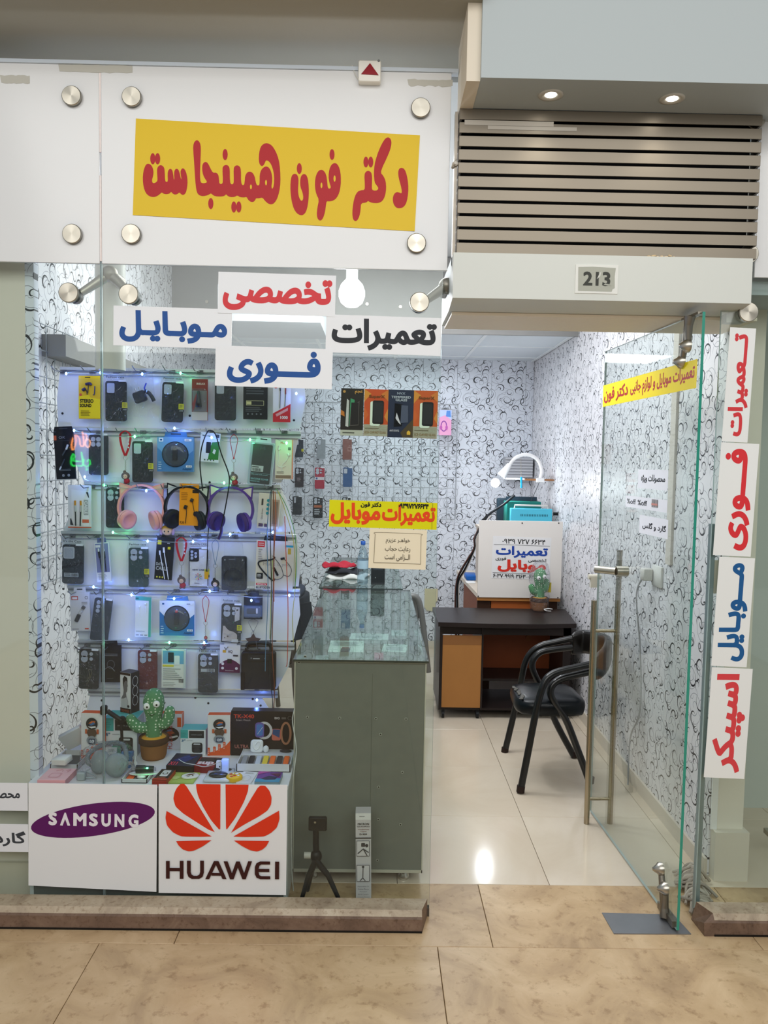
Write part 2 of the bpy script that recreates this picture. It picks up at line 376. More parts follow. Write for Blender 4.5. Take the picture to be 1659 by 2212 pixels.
def art(mb, ops, w, h, y, x0=None, z0=None, step=.0004):
    """flat print: ops in 0..1 coordinates of a face w x h whose lower left corner is x0,z0"""
    x0 = -w / 2 if x0 is None else x0; z0 = -h / 2 if z0 is None else z0
    X = lambda u: x0 + u * w
    Z = lambda v: z0 + v * h
    for i, o in enumerate(ops):
        yy = y - step * (i + 1); k = o[0]
        if k == 'r': mb.flat([(X(o[1]), Z(o[2])), (X(o[3]), Z(o[2])), (X(o[3]), Z(o[4])), (X(o[1]), Z(o[4]))], yy, col(o[5]))
        elif k == 'R': mb.flat(rrect((o[3] - o[1]) * w, (o[4] - o[2]) * h, o[6] if len(o) > 6 else .004, 4, X((o[1] + o[3]) / 2), Z((o[2] + o[4]) / 2)), yy, col(o[5]))
        elif k == 'o': mb.flat(ell(X(o[1]), Z(o[2]), o[3] * w, o[4] * h if len(o) > 5 and o[4] else o[3] * w, 22, o[6] if len(o) > 6 else 0), yy, col(o[5]))
        elif k == 'c': mb.ring(X(o[1]), Z(o[2]), o[3] * w, o[4] * h, o[5] * w, yy, col(o[6]))
        elif k == 'p': mb.flat([(X(u), Z(v)) for u, v in o[1]], yy, col(o[2]))
        elif k == 't': put_text(mb, o[1], X(o[2]), Z(o[3]), X(o[4]), Z(o[5]), yy, col(o[6]), o[7] if len(o) > 7 else 0, o[8] if len(o) > 8 else 0)
        elif k == 'l':
            P = smooth_path([(X(u), yy - o[2] * w * .3, Z(v)) for u, v in o[1]], 4); mb.tube(P, o[2] * w, col(o[3]), 5)
        elif k == 'b': # bar code
            random.seed(3); u = o[1]
            while u < o[3]:
                d = random.uniform(.006, .02); mb.flat([(X(u), Z(o[2])), (X(min(u + d, o[3])), Z(o[2])), (X(min(u + d, o[3])), Z(o[4])), (X(u), Z(o[4]))], yy, col(o[5])); u += d + random.uniform(.008, .02)
        elif k == 'n': # rows of small print
            n = o[5]; hh = (o[4] - o[2]) / n; random.seed(n)
            for j in range(n):
                e = o[1] + (o[3] - o[1]) * random.uniform(.6, 1)
                mb.flat([(X(o[1]), Z(o[2] + j * hh + .3 * hh)), (X(e), Z(o[2] + j * hh + .3 * hh)), (X(e), Z(o[2] + j * hh + .7 * hh)), (X(o[1]), Z(o[2] + j * hh + .7 * hh))], yy, col(o[6]))
    return mb
def pbox(b, Y):
    """centre and size, on the plane Y, of a picture rectangle"""
    a = PY(b[0], (b[1] + b[3]) / 2, Y); c = PY(b[2], (b[1] + b[3]) / 2, Y); t = PY((b[0] + b[2]) / 2, b[1], Y); u = PY((b[0] + b[2]) / 2, b[3], Y)
    return (a.x + c.x) / 2, (t.z + u.z) / 2, c.x - a.x, t.z - u.z
def sign(name, label, b, Y, face, ops, tilt=0.0, cat='sign', th=.0012, group=None, gloss=.4):
    """a printed sheet on the plane Y"""
    SIGN_N[0] += 1; Y -= .0013 * (SIGN_N[0] % 3)          # overlapping sheets lie one on the other
    cx, cz, w, h = pbox(b, Y)
    o = MB().box(-w / 2, w / 2, 0, th, -h / 2, h / 2, M(face, gloss)).obj(name, None, (cx, Y, cz), (0, tilt, 0), label, cat, group)
    if ops: art(MB(), ops, w, h, 0).obj('lettering', o)
    return o

# ================================================================== the building
YG = -.09                                  # shopfront glass (front face at YF)
YF = YG - .006
XR, XL, YB, ZC = 1.37, -1.40, 4.05, 2.55   # right wall, left wall, back wall, ceiling
X0, X1 = .262, 1.285                       # the header box and its vent
def struct(mb, name, **k): return mb.obj(name, kind='structure', **k)
WP_BACK = wallpaper('wallpaper_back', 'dce0e9', .76, 'x')
WP_SIDE = wallpaper('wallpaper_side', 'e2e1e5', .76, 'y')
TRAV = stone('travertine', 'a68a68', 'bea17b', 'd0b590', 3.4, .3, .75)
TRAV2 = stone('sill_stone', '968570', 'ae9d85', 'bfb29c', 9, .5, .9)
SILLF_SHADE = stone('sill_stone_front_shaded', '5f4a3c', '725a4a', '846d5b', 9, .5, .9)  # darker copy of the sill stone, shade of the front painted in
CERAM = stone('ceramic_tile', 'cdbda8', 'd3c5b1', 'd9ccb9', 1.5, .12, .0)
WHITE = M('e9e9e7', .5)
CREAM = M('dfd8cc', .55, noise=.02, nscale=6)

# floor: slabs of the corridor, threshold slabs, ceramic tiles inside
fl = struct(MB().box(-3.2, 3.4, -4.4, 4.3, -.06, -.0115, M('8a775c', .8)), 'floor')
def tile(x0, x1, y0, y1, m, name='tile'):
    g = .0011
    mb = MB(); w = (x1 - x0) / 2 - g; d = (y1 - y0) / 2 - g; c = .0012
    v = [(-w, -d, -.011), (w, -d, -.011), (w, d, -.011), (-w, d, -.011), (-w, -d, -c), (w, -d, -c), (w, d, -c), (-w, d, -c), (-w + c, -d + c, 0), (w - c, -d + c, 0), (w - c, d - c, 0), (-w + c, d - c, 0)]
    mb.add(v, [(0, 3, 2, 1)] + [(a, (a + 1) % 4, (a + 1) % 4 + 4, a + 4) for a in range(4)] + [(a + 4, (a + 1) % 4 + 4, (a + 1) % 4 + 8, a + 8) for a in range(4)] + [(8, 9, 10, 11)], m)
    return mb.obj(name, fl, ((x0 + x1) / 2, (y0 + y1) / 2, 0))
jy = PZ(600, 2041).y; ty = .122
xs = [-3.1, -2.13, PZ(212, 2042).x, PZ(945, 2045).x, 1.42, 2.6, 3.3]
for a, b in zip(xs, xs[1:]):
    for y0, y1 in ((jy - .62, jy), (jy - 1.24, jy - .62), (jy - 1.86, jy - 1.24), (-4.3, jy - 1.86)): tile(a, b, y0, y1, TRAV, 'slab')
xs = [-3.1, -1.75, PZ(380, 2028).x, PZ(1060, 2025).x, 1.36, 2.4, 3.3]
for a, b in zip(xs, xs[1:]): tile(a, b, jy, ty, TRAV, 'slab')
for i in range(-4, 4):
    for j in range(7):
        x0 = .712 + .6 * (i - 1) ; y0 = ty + .6 * j
        tile(x0, x0 + .6, y0, min(y0 + .6, 4.2), CERAM)

# walls clad in printed boards, each board its own piece
wb = struct(MB().box(XL - .1, XR + .1, YB + .01, YB + .1, 0, 3.1, M('9a9a9a')), 'wall_back')
x = XL
while x < XR:
    x1 = min(x + .30, XR); MB().rprism([(0, 0), (x1 - x - .0012, 0), (x1 - x - .0012, ZC + .02), (0, ZC + .02)], 0, .01, WP_BACK, .0012).obj('wall_board', wb, (x, YB, 0)); x = x1
def side_wall(name, X, y0, y1, side):
    w = struct(MB().box(min(X, X + side * .1) + (.01 if side > 0 else 0), max(X, X + side * .1) - (.01 if side < 0 else 0), y0, y1, 0, 3.1, M('9a9a9a')), name)
    y = y0
    while y < y1 - .01:
        e = min(y + .30, y1); a, b = (X, X + .01) if side > 0 else (X - .01, X)
        MB().box(a, b, 0, e - y - .0012, 0, 3.08, WP_SIDE).obj('wall_board', w, (0, y, 0)); y = e
    return w
side_wall('wall_right', XR, .21, YB + .1, 1)
side_wall('wall_left', XL, .032, YB + .1, -1)
def skirting(n, x0, x1, y0, y1): struct(MB().box(x0, x1, y0, y1, 0, .07, M('cfc6b8', .4)), n)
skirting('baseboard_right', XR - .012, XR, .21, YB); skirting('baseboard_back', XL, XR - .012, YB - .012, YB); skirting('baseboard_left', XL, XL + .012, .02, YB - .012)

# ceiling of the low back room: lay-in tiles between bars; plain high ceiling in front
cl = struct(MB().box(XL, XR, 2.6, YB + .1, ZC + .03, ZC + .06, M('cccccc')), 'ceiling')
CT = M('dfe6ec', .8, bump=.4, nscale=160)
for i in range(5):
    for j in range(3):
        x0 = XR - .02 - .6 * (i + 1); y0 = 2.62 + .6 * j
        MB().box(max(x0 + .008, XL), x0 + .592, y0 + .008, min(y0 + .592, YB), ZC, ZC + .012, CT).obj('ceiling_tile', cl)
for i in range(6): MB().box(XR - .032 - .6 * i, XR - .008 - .6 * i, 2.6, YB, ZC - .006, ZC + .001, M('eef2f4', .4)).obj('ceiling_bar', cl) if XR - .6 * i > XL else None
for j in range(3): MB().box(XL, XR, 2.608 + .6 * j, 2.632 + .6 * j, ZC - .005, ZC, M('eef2f4', .4)).obj('ceiling_bar', cl)
struct(MB().box(XL - .1, XR + .1, .12, 2.6, 3.05, 3.1, M('cfd2d2', .7)), 'ceiling_front')
GB = M('8b8a88', .6, noise=.10, nscale=9)
gb = MB().box(XL, XR, 2.555, 2.575, ZC - .02, 3.04, GB).obj('grey_fascia_board', label='grey laminated board closing the front of the low back ceiling', cat='board')
for px, py in ((447, 652), (793, 657), (865, 663)):
    p = PY(px, py, 2.554); MB().cyl((p.x, 2.556, p.z), (p.x, 2.548, p.z), .011, STEEL, 12).obj('screw_cap', gb)
struct(MB().box(XL + .001, XL + .10, .46, 2.54, PX(200, 775, XL + .1).z - .03, PX(200, 775, XL + .1).z + .06, GB), 'trim_1')
a = PY(800, 706, 1.9); 
duct = MB().box(PY(492, 700, 1.9).x, PY(700, 700, 1.9).x, 1.6, 2.2, PY(500, 712, 1.9).z, PY(500, 712, 1.9).z + .2, M('c9ced4', .4)); 
duct.obj('ceiling_duct', label='pale box duct under the ceiling seen between the window signs', cat='duct')

# columns left and right of the shop, neighbours' fronts
XP = -1.232
colL = struct(MB().box(-1.95, XP, -.004, .03, 0, 3.0, CREAM), 'wall_left_pier')
MB().box(-1.96, XP + .002, -.02, .04, 0, .14, M('c9c2b2', .5)).obj('plinth', colL)
MB().box(XP - .03, XP + .0015, -.0052, .031, .14, 3.0, WP_BACK).obj('wallpaper_edge', colL)
PR0, PR1 = PY(1553, 1500, .2).x, PY(1618, 1500, .2).x
colR = struct(MB().box(PR0, PR1, .2, .7, 0, 3.0, M('e3ddd0', .55, noise=.02, nscale=6)), 'wall_right_pier')
MB().box(PR0 - .004, PR1 + .012, .165, .71, 0, .2, M('d9d2c4', .55)).obj('plinth', colR)
MB().box(PR0 - .012, PR0 + .012, .192, .2, .2, 3, WHITE).obj('corner_strip', colR)
struct(MB().box(1.49, 3.2, .85, .9, 0, 3.0, M('c3cac4', .5)), 'wall_neighbour_right')
struct(MB().box(-3.1, -1.9, .9, .95, 0, 3.0, M('c9c6bb', .5)), 'wall_neighbour_left')
struct(MB().box(1.66, 3.2, .3, .34, .12, .14, STEEL), 'trim_2')

# ------------------------------------------------------------------ shopfront glass
def pane(name, x0, x1, z0, z1, parent=None, Y=YG):
    mb = MB(); y0, y1 = Y - .005, Y + .005
    v = [(x, y, z) for x in (x0, x1) for y in (y0, y1) for z in (z0, z1)]
    mb.add(v, [(0, 4, 5, 1)], GLASS); mb.add(v, [(2, 3, 7, 6)], GLASS)
    e = .0008
    mb.add(v, [(0, 1, 3, 2), (4, 6, 7, 5), (0, 2, 6, 4), (1, 5, 7, 3)], GLASSEDGE2)
    return struct(mb, name)
XS = PY(221, 1000, YG).x; XD = PY(950, 1000, YG).x; ZT = 2.335
XD = (PY(957, 590, YG).x + PY(927, 1945, YG).x) / 2
w1 = pane('window_1', -2.6, XS - .003, .0, ZT); w2 = pane('window_2', XS + .003, XD, .0, ZT)
XG = PY(1530, 1300, YG).x
w3 = pane('window_3', XG, 1.60, .0, 2.30); w4 = pane('window_4', 1.612, 2.9, .0, 2.33, Y=YG + .03)
def standoff(x, z, Y, parent, r=.033):
    """brushed round cap on a short stem"""
    mb = MB(); prof = [(0.0001, 0), (r * .93, 0), (r, -.002), (r, -.014), (r * .8, -.016)]
    n = 32; T = Matrix.Translation((0, 0, 0)) @ Matrix.Rotation(PI / 2, 4, 'X'); mb.T = T
    q = [(a, b + .016) for a, b in reversed(prof)]; mb.lathe(q[:3], CAPM, n); mb.lathe(q[2:4], CAPM, n, sm=False); mb.lathe(q[3:], CAPM, n, sm=False)
    mb.cyl((0, 0, -.012), (0, 0, .003), r * .45, DSTEEL, 12)
    return mb.obj('standoff', parent, (x, Y, z))
def capmat():
    m, nt, b = newmat('turned_steel'); N = nt.nodes; L = nt.links
    tc = N.new('ShaderNodeTexCoord'); sp = N.new('ShaderNodeSeparateXYZ'); L.new(tc.outputs['Object'], sp.inputs[0])
    b.inputs['Base Color'].default_value = lin('aaa599'); b.inputs['Metallic'].default_value = 1; b.inputs['Roughness'].default_value = .3
    cb = N.new('ShaderNodeCombineXYZ'); mm = N.new('ShaderNodeMath'); mm.operation = 'MULTIPLY'; mm.inputs[1].default_value = -1
    L.new(sp.outputs[2], mm.inputs[0]); L.new(mm.outputs[0], cb.inputs[0]); L.new(sp.outputs[0], cb.inputs[2])
    nm = N.new('ShaderNodeVectorMath'); nm.operation = 'NORMALIZE'; L.new(cb.outputs[0], nm.inputs[0])
    b.inputs['Anisotropic'].default_value = .85; L.new(nm.outputs[0], b.inputs['Tangent'])
    return m
CAPM = capmat()

# white back-painted panels above the glass
PNL = M('dbdcdc', .16, noise=.015, nscale=3)
def fpanel(x0, x1, z0, z1, label, caps):
    o = MB().box(x0, x1, YG - .006, YG + .006, z0, z1, PNL, .001).obj('fascia_panel', label=label, cat='panel', group='white fascia panels above the shopfronts')
    for px, py in caps:
        p = PY(px, py, YG - .024); standoff(p.x, p.z, YG - .006, o)
    return o
zp0 = PY(600, 578, YG).z
zp1 = PY(600, 151, YG).z
pl1 = fpanel(-2.6, XS - .003, zp0, zp1, 'white glass fascia panel with two round steel caps, left of the yellow sign', [(153, 205), (154, 504)])
pl2 = fpanel(XS + .004, PY(970, 400, YG).x, zp0, zp1, 'white glass fascia panel that carries the big yellow sign', [(283, 207), (282, 504), (909, 231), (900, 524)])
pl3 = fpanel(X1 + .022, 2.8, 2.315, 3.02, 'white glass fascia panel beyond the slatted vent', [(1634, 257), (1620, 547)])
SM = M('b9b7ad', .7)
for b in ((126, 140, 286, 156), (0, 163, 64, 180), (880, 172, 978, 186)):
    cx, cz, w, h = pbox(b, YF - .001); P = []
    random.seed(int(b[0]))
    for i in range(14): P.append((-w / 2 + w * i / 13, -h / 2 + random.uniform(-.003, .003)))
    for i in range(14): P.append((w / 2 - w * i / 13, h / 2 + random.uniform(-.002, .002)))
    P[0] = (P[0][0] + .004, P[0][1])
    MB().prism(P, -.0006, 0, SM).obj('paint_smear', pl1 if b[0] < 200 else pl2, (cx, YF - .0005, cz))
for (a, b) in ((156, 330), (380, 565)):       # flaked filler in the joint between the panels
    p = PY(222, a, YG); q = PY(222, b, YG)
    MB().box(XS - .0025, XS + .0035, YG - .0055, YG + .003, q.z, p.z, M('efe3df', .7, noise=.1, nscale=80)).obj('joint_filler', pl2)
struct(MB().box(XS - .0028, XS + .0028, YG - .003, YG + .006, .03, ZT, clear('joint_sealant', 'd4e0e0', haze=.25, hazecol='b4c4c8')), 'trim_3')

# spider brackets holding the clear glass
def spider(name, hub, arms, label):
    h = PY(hub[0], hub[1], YG + .09)
    t = thing(name, label, 'bracket', (h.x, YG + .09, h.z))
    m = MB(); m.ball((0, 0, 0), .03, .03, .03, DSTEEL); m.cyl((0, 0, 0), (0, .12, 0), .02, DSTEEL, 14); m.obj('hub', t)
    for (px, py) in arms:
        p = PY(px, py, YG + .02); d = Vector((p.x - h.x, -.07, p.z - h.z))
        MB().tube([(0, 0, 0), (d.x * .5, -.02, d.z * .5), (d.x, -.045, d.z)], [.020, .012], DSTEEL, 10).obj('arm', t)
        m = MB(); m.cyl((d.x, -.035, d.z), (d.x, d.y - .006, d.z), .026, BLACK, 20); m.obj('rubber_washer', t)
        q = standoff(d.x, d.z, -(YG + .09) + YG - .005, t, .034)
    return t
spider('spider_bracket', (237, 592), [(157, 637), (285, 640)], 'steel spider bracket whose two arms hold the left window panes')
spider('spider_bracket', (965, 618), [(905, 657)], 'steel spider bracket at the window corner near the door header')
m = MB(); p = PY(238, 600, .16); m.tube([(p.x, .16, 2.6), (p.x, .16, 1.98)], .055, M('cfcdc6', .35), 20)
struct(m, 'trim_4')
t3 = thing('glass_clamp', 'round steel clamp at the top of the right window pane', 'clamp', (PY(1612, 676, YG).x, YG, PY(1612, 676, YG).z))
standoff(0, 0, -.005, t3, .034); MB().cyl((0, -.0, 0), (.0, .06, 0), .03, M('b9b7b0', .5), 18).obj('clamp_body', t3)
MB().box(-.06, .0, .02, .06, -.03, .04, M('b9b7b0', .5)).obj('clamp_plate', t3)

MB().box(XG + .002, XG + .020, YG + .008, YG + .03, 0.0, 1.45, M('8a9a9e', .3, .4)).obj('edge_profile', w3)
MB().box(XG + .020, XG + .045, YG + .012, YG + .02, 1.2, 1.32, M('c4bcae', .5)).obj('lock_keep', w3)
# ------------------------------------------------------------------ soffits and header
ZS, ZU = 3.075, 2.842

SOF_SHADE = M('979488', .7);  # underside shade of the soffit is put into this darker colour
struct(MB().box(-3.0, .305, -.41, .12, ZS, 3.7, SOF_SHADE), 'wall_front')
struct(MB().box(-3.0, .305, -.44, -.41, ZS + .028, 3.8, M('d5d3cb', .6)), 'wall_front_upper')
bx = MB().box(.305, 2.6, -.36, .12, ZU, 3.8, M('b2babb', .6)); bxo = struct(bx, 'wall_front_right')
MB().box(.262, .305, -.34, -.06, ZU - .002, ZS + .3, M('ddd3c1', .6)).obj('box_side', bxo)
struct(MB().box(1.285, 2.6, -.3, -.12, ZU + .2, ZU + .6, M('b2babb', .6)), 'wall_front_right_inner')
struct(MB().box(-2.6, .26, YG - .012, YG + .02, zp1, zp1 + .012, M('c4cdd6', .5)), 'trim_5')
for i, (px, py, l) in enumerate(((1190, 205, 'small lit downlight in the soffit over the vent, nearer the yellow sign'), (1452, 213, 'small lit downlight in the soffit over the vent, farther from the yellow sign'))):
    p = PZ(px, py, ZU)
    t = thing('downlight', l, 'light', (p.x, p.y, ZU), group='soffit downlights')
    m = MB(); m.lathe([(.040, 0), (.040, -.003), (.030, -.004), (.018, .0)], M('c9c6bc', .4), 28); m.obj('bezel', t)
    m = MB(); m.lathe([(.0001, -.002), (.017, -.002), (.0185, .0)], M('fffaf0', .5, emit=14), 24); m.obj('lamp_disc', t)
    sp = bpy.data.lights.new('downlight_beam', 'SPOT'); sp.energy = 2.2; sp.spot_size = math.radians(110); sp.spot_blend = .8; sp.color = (1, .93, .8); sp.shadow_soft_size = .02
    so = bpy.data.objects.new('downlight_beam', sp); COL.objects.link(so); so.location = (p.x, p.y, ZU - .02)

# slatted vent
SLM = M('7d7568', .42, .7, noise=.06, nscale=4)
vt = thing('slatted_vent', 'vent of eleven brushed metal slats above the door header', 'vent', (0, 0, 0))
MB().box(X0 + .012, X1 - .012, YG - .002, YG + .01, 2.33, ZU, M('111214', .9)).obj('shade_backing', vt)  # black sheet stands in for the shade in the slat gaps
z0 = PY(989, 234, -.15).z; pit = (PY(989, 234, -.15).z - PY(982, 523.5, -.15).z) / 10
for i in range(11):
    zt = z0 - pit * i; rt = math.radians(random.uniform(-.06, .06))
    s_ = MB(); s_.box(-(X1 - X0) / 2, (X1 - X0) / 2, -.06, -.057, -.0350, 0, SLM, .001)
    for e in (-1, 1): s_.box(e * (X1 - X0) / 2 - (.0 if e < 0 else .008), e * (X1 - X0) / 2 + (.008 if e < 0 else .0), -.0569, .0, -.0350, 0, SLM)
    s_.obj('slat', vt, ((X0 + X1) / 2, YG, zt), (0, rt, 0))
MB().box(X0 - .012, X0 - .002, YG - .03, YG + .0, 2.33, ZU, M('9c9488', .4, .6)).obj('side_strip', vt)
for i, (px, py, w) in enumerate(((1100, 266, .30),)):
    p = PY(px, py, -.152); MB().box(-w / 2, w / 2, -.0005, 0, -.008, .008, M('b7b1a6', .5)).obj('tape_residue', vt, (p.x, -.1508, p.z - .0))
    p = PY(1150, 277, -.152); MB().box(-w / 2, w / 2, -.0005, 0, -.006, .006, M('b7b1a6', .5)).obj('tape_residue', vt, (p.x, -.1508, p.z))

# header with the number plate
HM = M('d3d6d0', .5, noise=.01)
zb, zt = PY(978, 643, -.17).z, PY(982, 545, -.17).z
hd = struct(MB().add([(.25, -.17, zb), (1.265, -.17, zb), (1.265, -.17, zt), (.25, -.17, zt), (.25, -.03, zb - .018), (1.265, -.03, zb - .018), (1.265, .28, zt), (.25, .28, zt), (.25, .28, zb - .018), (1.265, .28, zb - .018)],
    [(0, 1, 2, 3), (1, 0, 4, 5), (4, 8, 9, 5), (3, 2, 6, 7), (0, 3, 7, 8, 4), (1, 5, 9, 6, 2), (8, 7, 6, 9)], HM), 'trim_6')
MB().box(.262, 1.36, -.02, .275, zb - .03, zb - .019, M('e6d9c4', .6, noise=.03)).obj('soffit_board', hd)
MB().box(1.2651, XR + .3, -.05, .28, zb + .055, zt + .1, M('b2babb', .6)).obj('header_return', hd)
n = sign('number_plate', 'grey shop number plate 213 on the white door header', (1243, 572, 1335, 634), -.1715, 'dfe0da', [
    ('p', [(.07, .08), (.86, .07), (.88, .16), (.93, .2), (.92, .6), (.94, .9), (.4, .93), (.06, .91)], 'a9ab9f'), ('t', '213', .18, .26, .82, .76, '33352f', .035),
    ('p', [(.5, .5), (.56, .7), (.6, .78), (.58, .6)], 'c9cac2'), ('p', [(.66, .3), (.84, .27), (.85, .31), (.7, .35)], 'a9ab9f')], cat='plate', th=.004)
random.seed(5); m = MB()
for i in range(26):
    p = PY(1398 + random.uniform(0, 62), 553, -.14); m.ball((p.x, -.14 + random.uniform(-.02, .02), zt + .003 + random.uniform(0, .004)), random.uniform(.004, .009), .005, .003, M('d9bf96', .9), 6, 4)
m.obj('plaster_crumbs', label='tan crumbs of plaster lying on top of the door header', cat='crumbs', kind='stuff')

# alarm sounder
cx, cz, w, h = pbox((774, 131, 823, 178), YG - .03)
t = thing('detector_box', 'small white box with a dark red triangle on the fascia edge', 'detector', (cx, YG - .007, cz))
MB().rprism(rrect(w, h, .006), -.028, 0, M('e6e3da', .4), .003).obj('housing', t)
MB().prism([(-.028, -.012), (.03, -.014), (.001, .024)], -.031, -.028, M('8a1420', .3)).obj('red_triangle', t)
MB().ball((.03, -.029, .033), .004, .003, .004, M('777', .4) if False else M('777777', .4), 8, 5).obj('screw', t)
MB().tube([(-.031, -.006, -.03), (-.05, -.004, .0), (-.06, 0, .03)], .0015, M('dad7ce', .5), 5).obj('wire', t)
m = MB(); m.tube([(.25, -.13, PY(972, 352, -.13).z), (.245, -.12, PY(965, 352, -.13).z - .012), (.255, -.12, PY(965, 340, -.13).z)], [.008, .003], M('cfc8ba', .8), 6)
m.ball((.256, -.125, PY(972, 352, -.13).z), .01, .01, .009, M('d8d2c6', .9), 8, 5)
m.obj('plaster_lump', label='lump of torn plaster at the left end of the vent', cat='plaster')

# stone sills
def sill(name, x0, x1, cut, label):
    zt = .067; yf = -.20; P = []
    c = .012
    mb = MB()
    prof = [(-.205, 0), (-.198, .045), (-.19, .05), (-.175, zt), (YG - .012, zt), (YG - .012, 0)]
    n = len(prof); e = cut
    a = [(x0 + (0 if cut >= 0 else .05 * (.2 if z < .05 else 1) * (1 if y < -.17 else .4)), y, z) for y, z in prof]
    b = [(x1 - (.0 if cut <= 0 else .03 * (1 if y < -.17 else .2)), y, z) for y, z in prof]
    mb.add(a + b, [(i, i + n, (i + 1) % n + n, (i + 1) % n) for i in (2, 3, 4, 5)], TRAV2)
    mb.add(a + b, [(i, i + n, (i + 1) % n + n, (i + 1) % n) for i in (0, 1)] + [list(range(n)), list(range(2 * n - 1, n - 1, -1))], SILLF_SHADE)
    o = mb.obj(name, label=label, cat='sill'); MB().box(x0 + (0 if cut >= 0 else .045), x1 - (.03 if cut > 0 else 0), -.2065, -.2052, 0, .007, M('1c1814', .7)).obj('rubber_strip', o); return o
zt_ = .067
sill('stone_sill', -2.6, XD - .002, 1, 'long reddish stone sill at the foot of the display window')
sill('stone_sill', PY(1513, 1990, -.19).x, 2.7, -1, 'short reddish stone sill right of the glass door')
MB().box(-2.6, XD, YG - .012, YG + .012, 0, .03, M('5b5248', .7)).obj('glass_channel', w2)
MB().box(XG, 2.6, YG - .012, YG + .012, 0, .03, M('5b5248', .7)).obj('glass_channel', w3)
# mall behind the camera (seen only as reflection): far shopfront wall
struct(MB().box(-6, 6, -8.1, -8, 0, 4.2, M('8e8a84', .8)), 'wall_opposite')

# ------------------------------------------------------------------ glass door
DN, DF = Vector((1.098, -.19, 0)), Vector((1.05, .775, 0))
du = (DN - DF); DL = du.length; du.normalize(); dn = Vector((du.y, -du.x, 0)); da = math.atan2(du.y, du.x)
def PD(px, py, off=0.0):
    """door-plane coordinates (along, height) of a picture point; 0 = hinge-side far stile"""
    d = ray(px, py); o = DF + dn * off; k = (o - CAM).dot(dn) / d.dot(dn); p = CAM + d * k; return (p - DF).dot(du), p.z
ZD0, ZD1 = .012, 2.175
door = MB(); v = [(x, y, z) for x in (0, DL) for y in (-.005, .005) for z in (ZD0, ZD1)]
door.add(v, [(0, 4, 5, 1), (2, 3, 7, 6)], GLASS); door.add(v, [(4, 6, 7, 5)], GLASSEDGE); door.add(v, [(0, 1, 3, 2), (0, 2, 6, 4), (1, 5, 7, 3)], GLASSEDGE2)
dr = door.obj('door_1', None, tuple(DF), (0, 0, da), kind='structure')
# pull handle: two bars joined through the glass
s1, zt1 = PD(1280, 1295, .055); _, zb1 = PD(1266, 1780, .055); zt3, zb3 = PD(1335, 1187, -.055)[1], PD(1313, 1775, -.055)[1]; sx = (PD(1280, 1400, .055)[0] + PD(1331, 1400, -.055)[0]) / 2
BRS = M('a89c86', .22, 1.0)
hp = MB(); print('handle', sx, s1)
for yy, za, zb_ in ((-.055, zt1, zb1), (.055, zt3, zb3)):
    hp.tube([(sx, yy, zb_), (sx, yy, za)], .0125, BRS, 16)
hb = hp.obj('pull_handle', dr)
for z in (PD(1290, 1352)[1], PD(1290, 1720)[1]):
    MB().cyl((sx, -.055, z), (sx, .055, z), .008, BRS, 12).obj('handle_bolt', hb)
# floor-spring patch fittings
for zz, sg, nm in ((ZD0, 1, 'bottom_pivot'), (ZD1, -1, 'top_pivot')):
    m = MB(); xx = DL - .14
    for k in (0, 1):
        m.tube([(xx + .045 * (1 if k else 0), -.008, zz + sg * (.10 + .05 * (1 - k))), (xx + .05, -.012, zz + sg * .03), (xx + .055, -.01, zz)], [.011, .02], DSTEEL, 10)
    m.box(xx - .01, xx + .12, -.012, .012, zz - .004, zz + sg * .02 if sg > 0 else zz + .004, DSTEEL)
    f = m.obj(nm, dr)
    for k in (0, 1):
        m = MB(); cx_ = xx + .045 * k; cz_ = zz + sg * (.10 + .05 * (1 - k)); m.T = Matrix.Translation((cx_, -.004, cz_)) @ Matrix.Rotation(PI / 2, 4, 'X')
        m.lathe([(.024, 0), (.024, .012), (.016, .02), (.006, .036), (.0001, .036)], STEEL, 20); m.obj('clamp_knob', f)
# cylinder lock and keeper near the free stile
sl, zl = PD(1340, 1232)
m = MB(); m.cyl((sl + .03, -.03, zl + .0), (sl - .03, -.10, zl), .016, STEEL, 18); lk = m.obj('door_lock', dr)
MB().cyl((sl + .03, -.03, zl), (sl + .03, .02, zl), .022, STEEL, 18).obj('lock_rose', lk)
m = MB(); sk, zk = PD(1284, 1255); m.box(sk - .008, sk + .012, -.02, .02, zk - .03, zk + .02, M('cfcabb', .4)); m.cyl((sk, -.03, zk + .02), (sk, .03, zk + .02), .012, M('cfcabb', .4), 14); m.obj('lock_keeper', dr)
def dsign(name, label, quad, face, ops, back=False, tilt=0.0):
    (sa, za), (sb, zb_) = PD(*quad[0]), PD(*quad[1]); w, h = sb - sa, za - zb_
    loc = DF + du * (sa + sb) / 2 + dn * .006 + Vector((0, 0, (za + zb_) / 2))
    o = MB().box(-w / 2, w / 2, 0, .001, -h / 2, h / 2, M(face, .45)).obj(name, None, loc, (0, tilt, da), label, 'sign'); art(MB(), ops, w, h, 0).obj('lettering', o); return o
RED = 'b01c22'
dsign('door_sign', 'yellow door sticker with red Persian lettering at the top of the glass door', ((1306, 833), (1507, 838)), 'f0d911', [
    ('t', 'تعمیرات موبایل و لوازم جانبی', .36, .14, .985, .84, RED, .03), ('t', 'دکتر فون', .02, .14, .33, .84, RED, .03)], tilt=.0)
dsign('door_sign', 'white paper on the door, uppermost of three, with one line of Persian', ((1382, 1014), (1445, 1060)), 'e6e8ee', [('t', 'محصولات ویژه', .12, .3, .92, .75, '23262c', .03)])
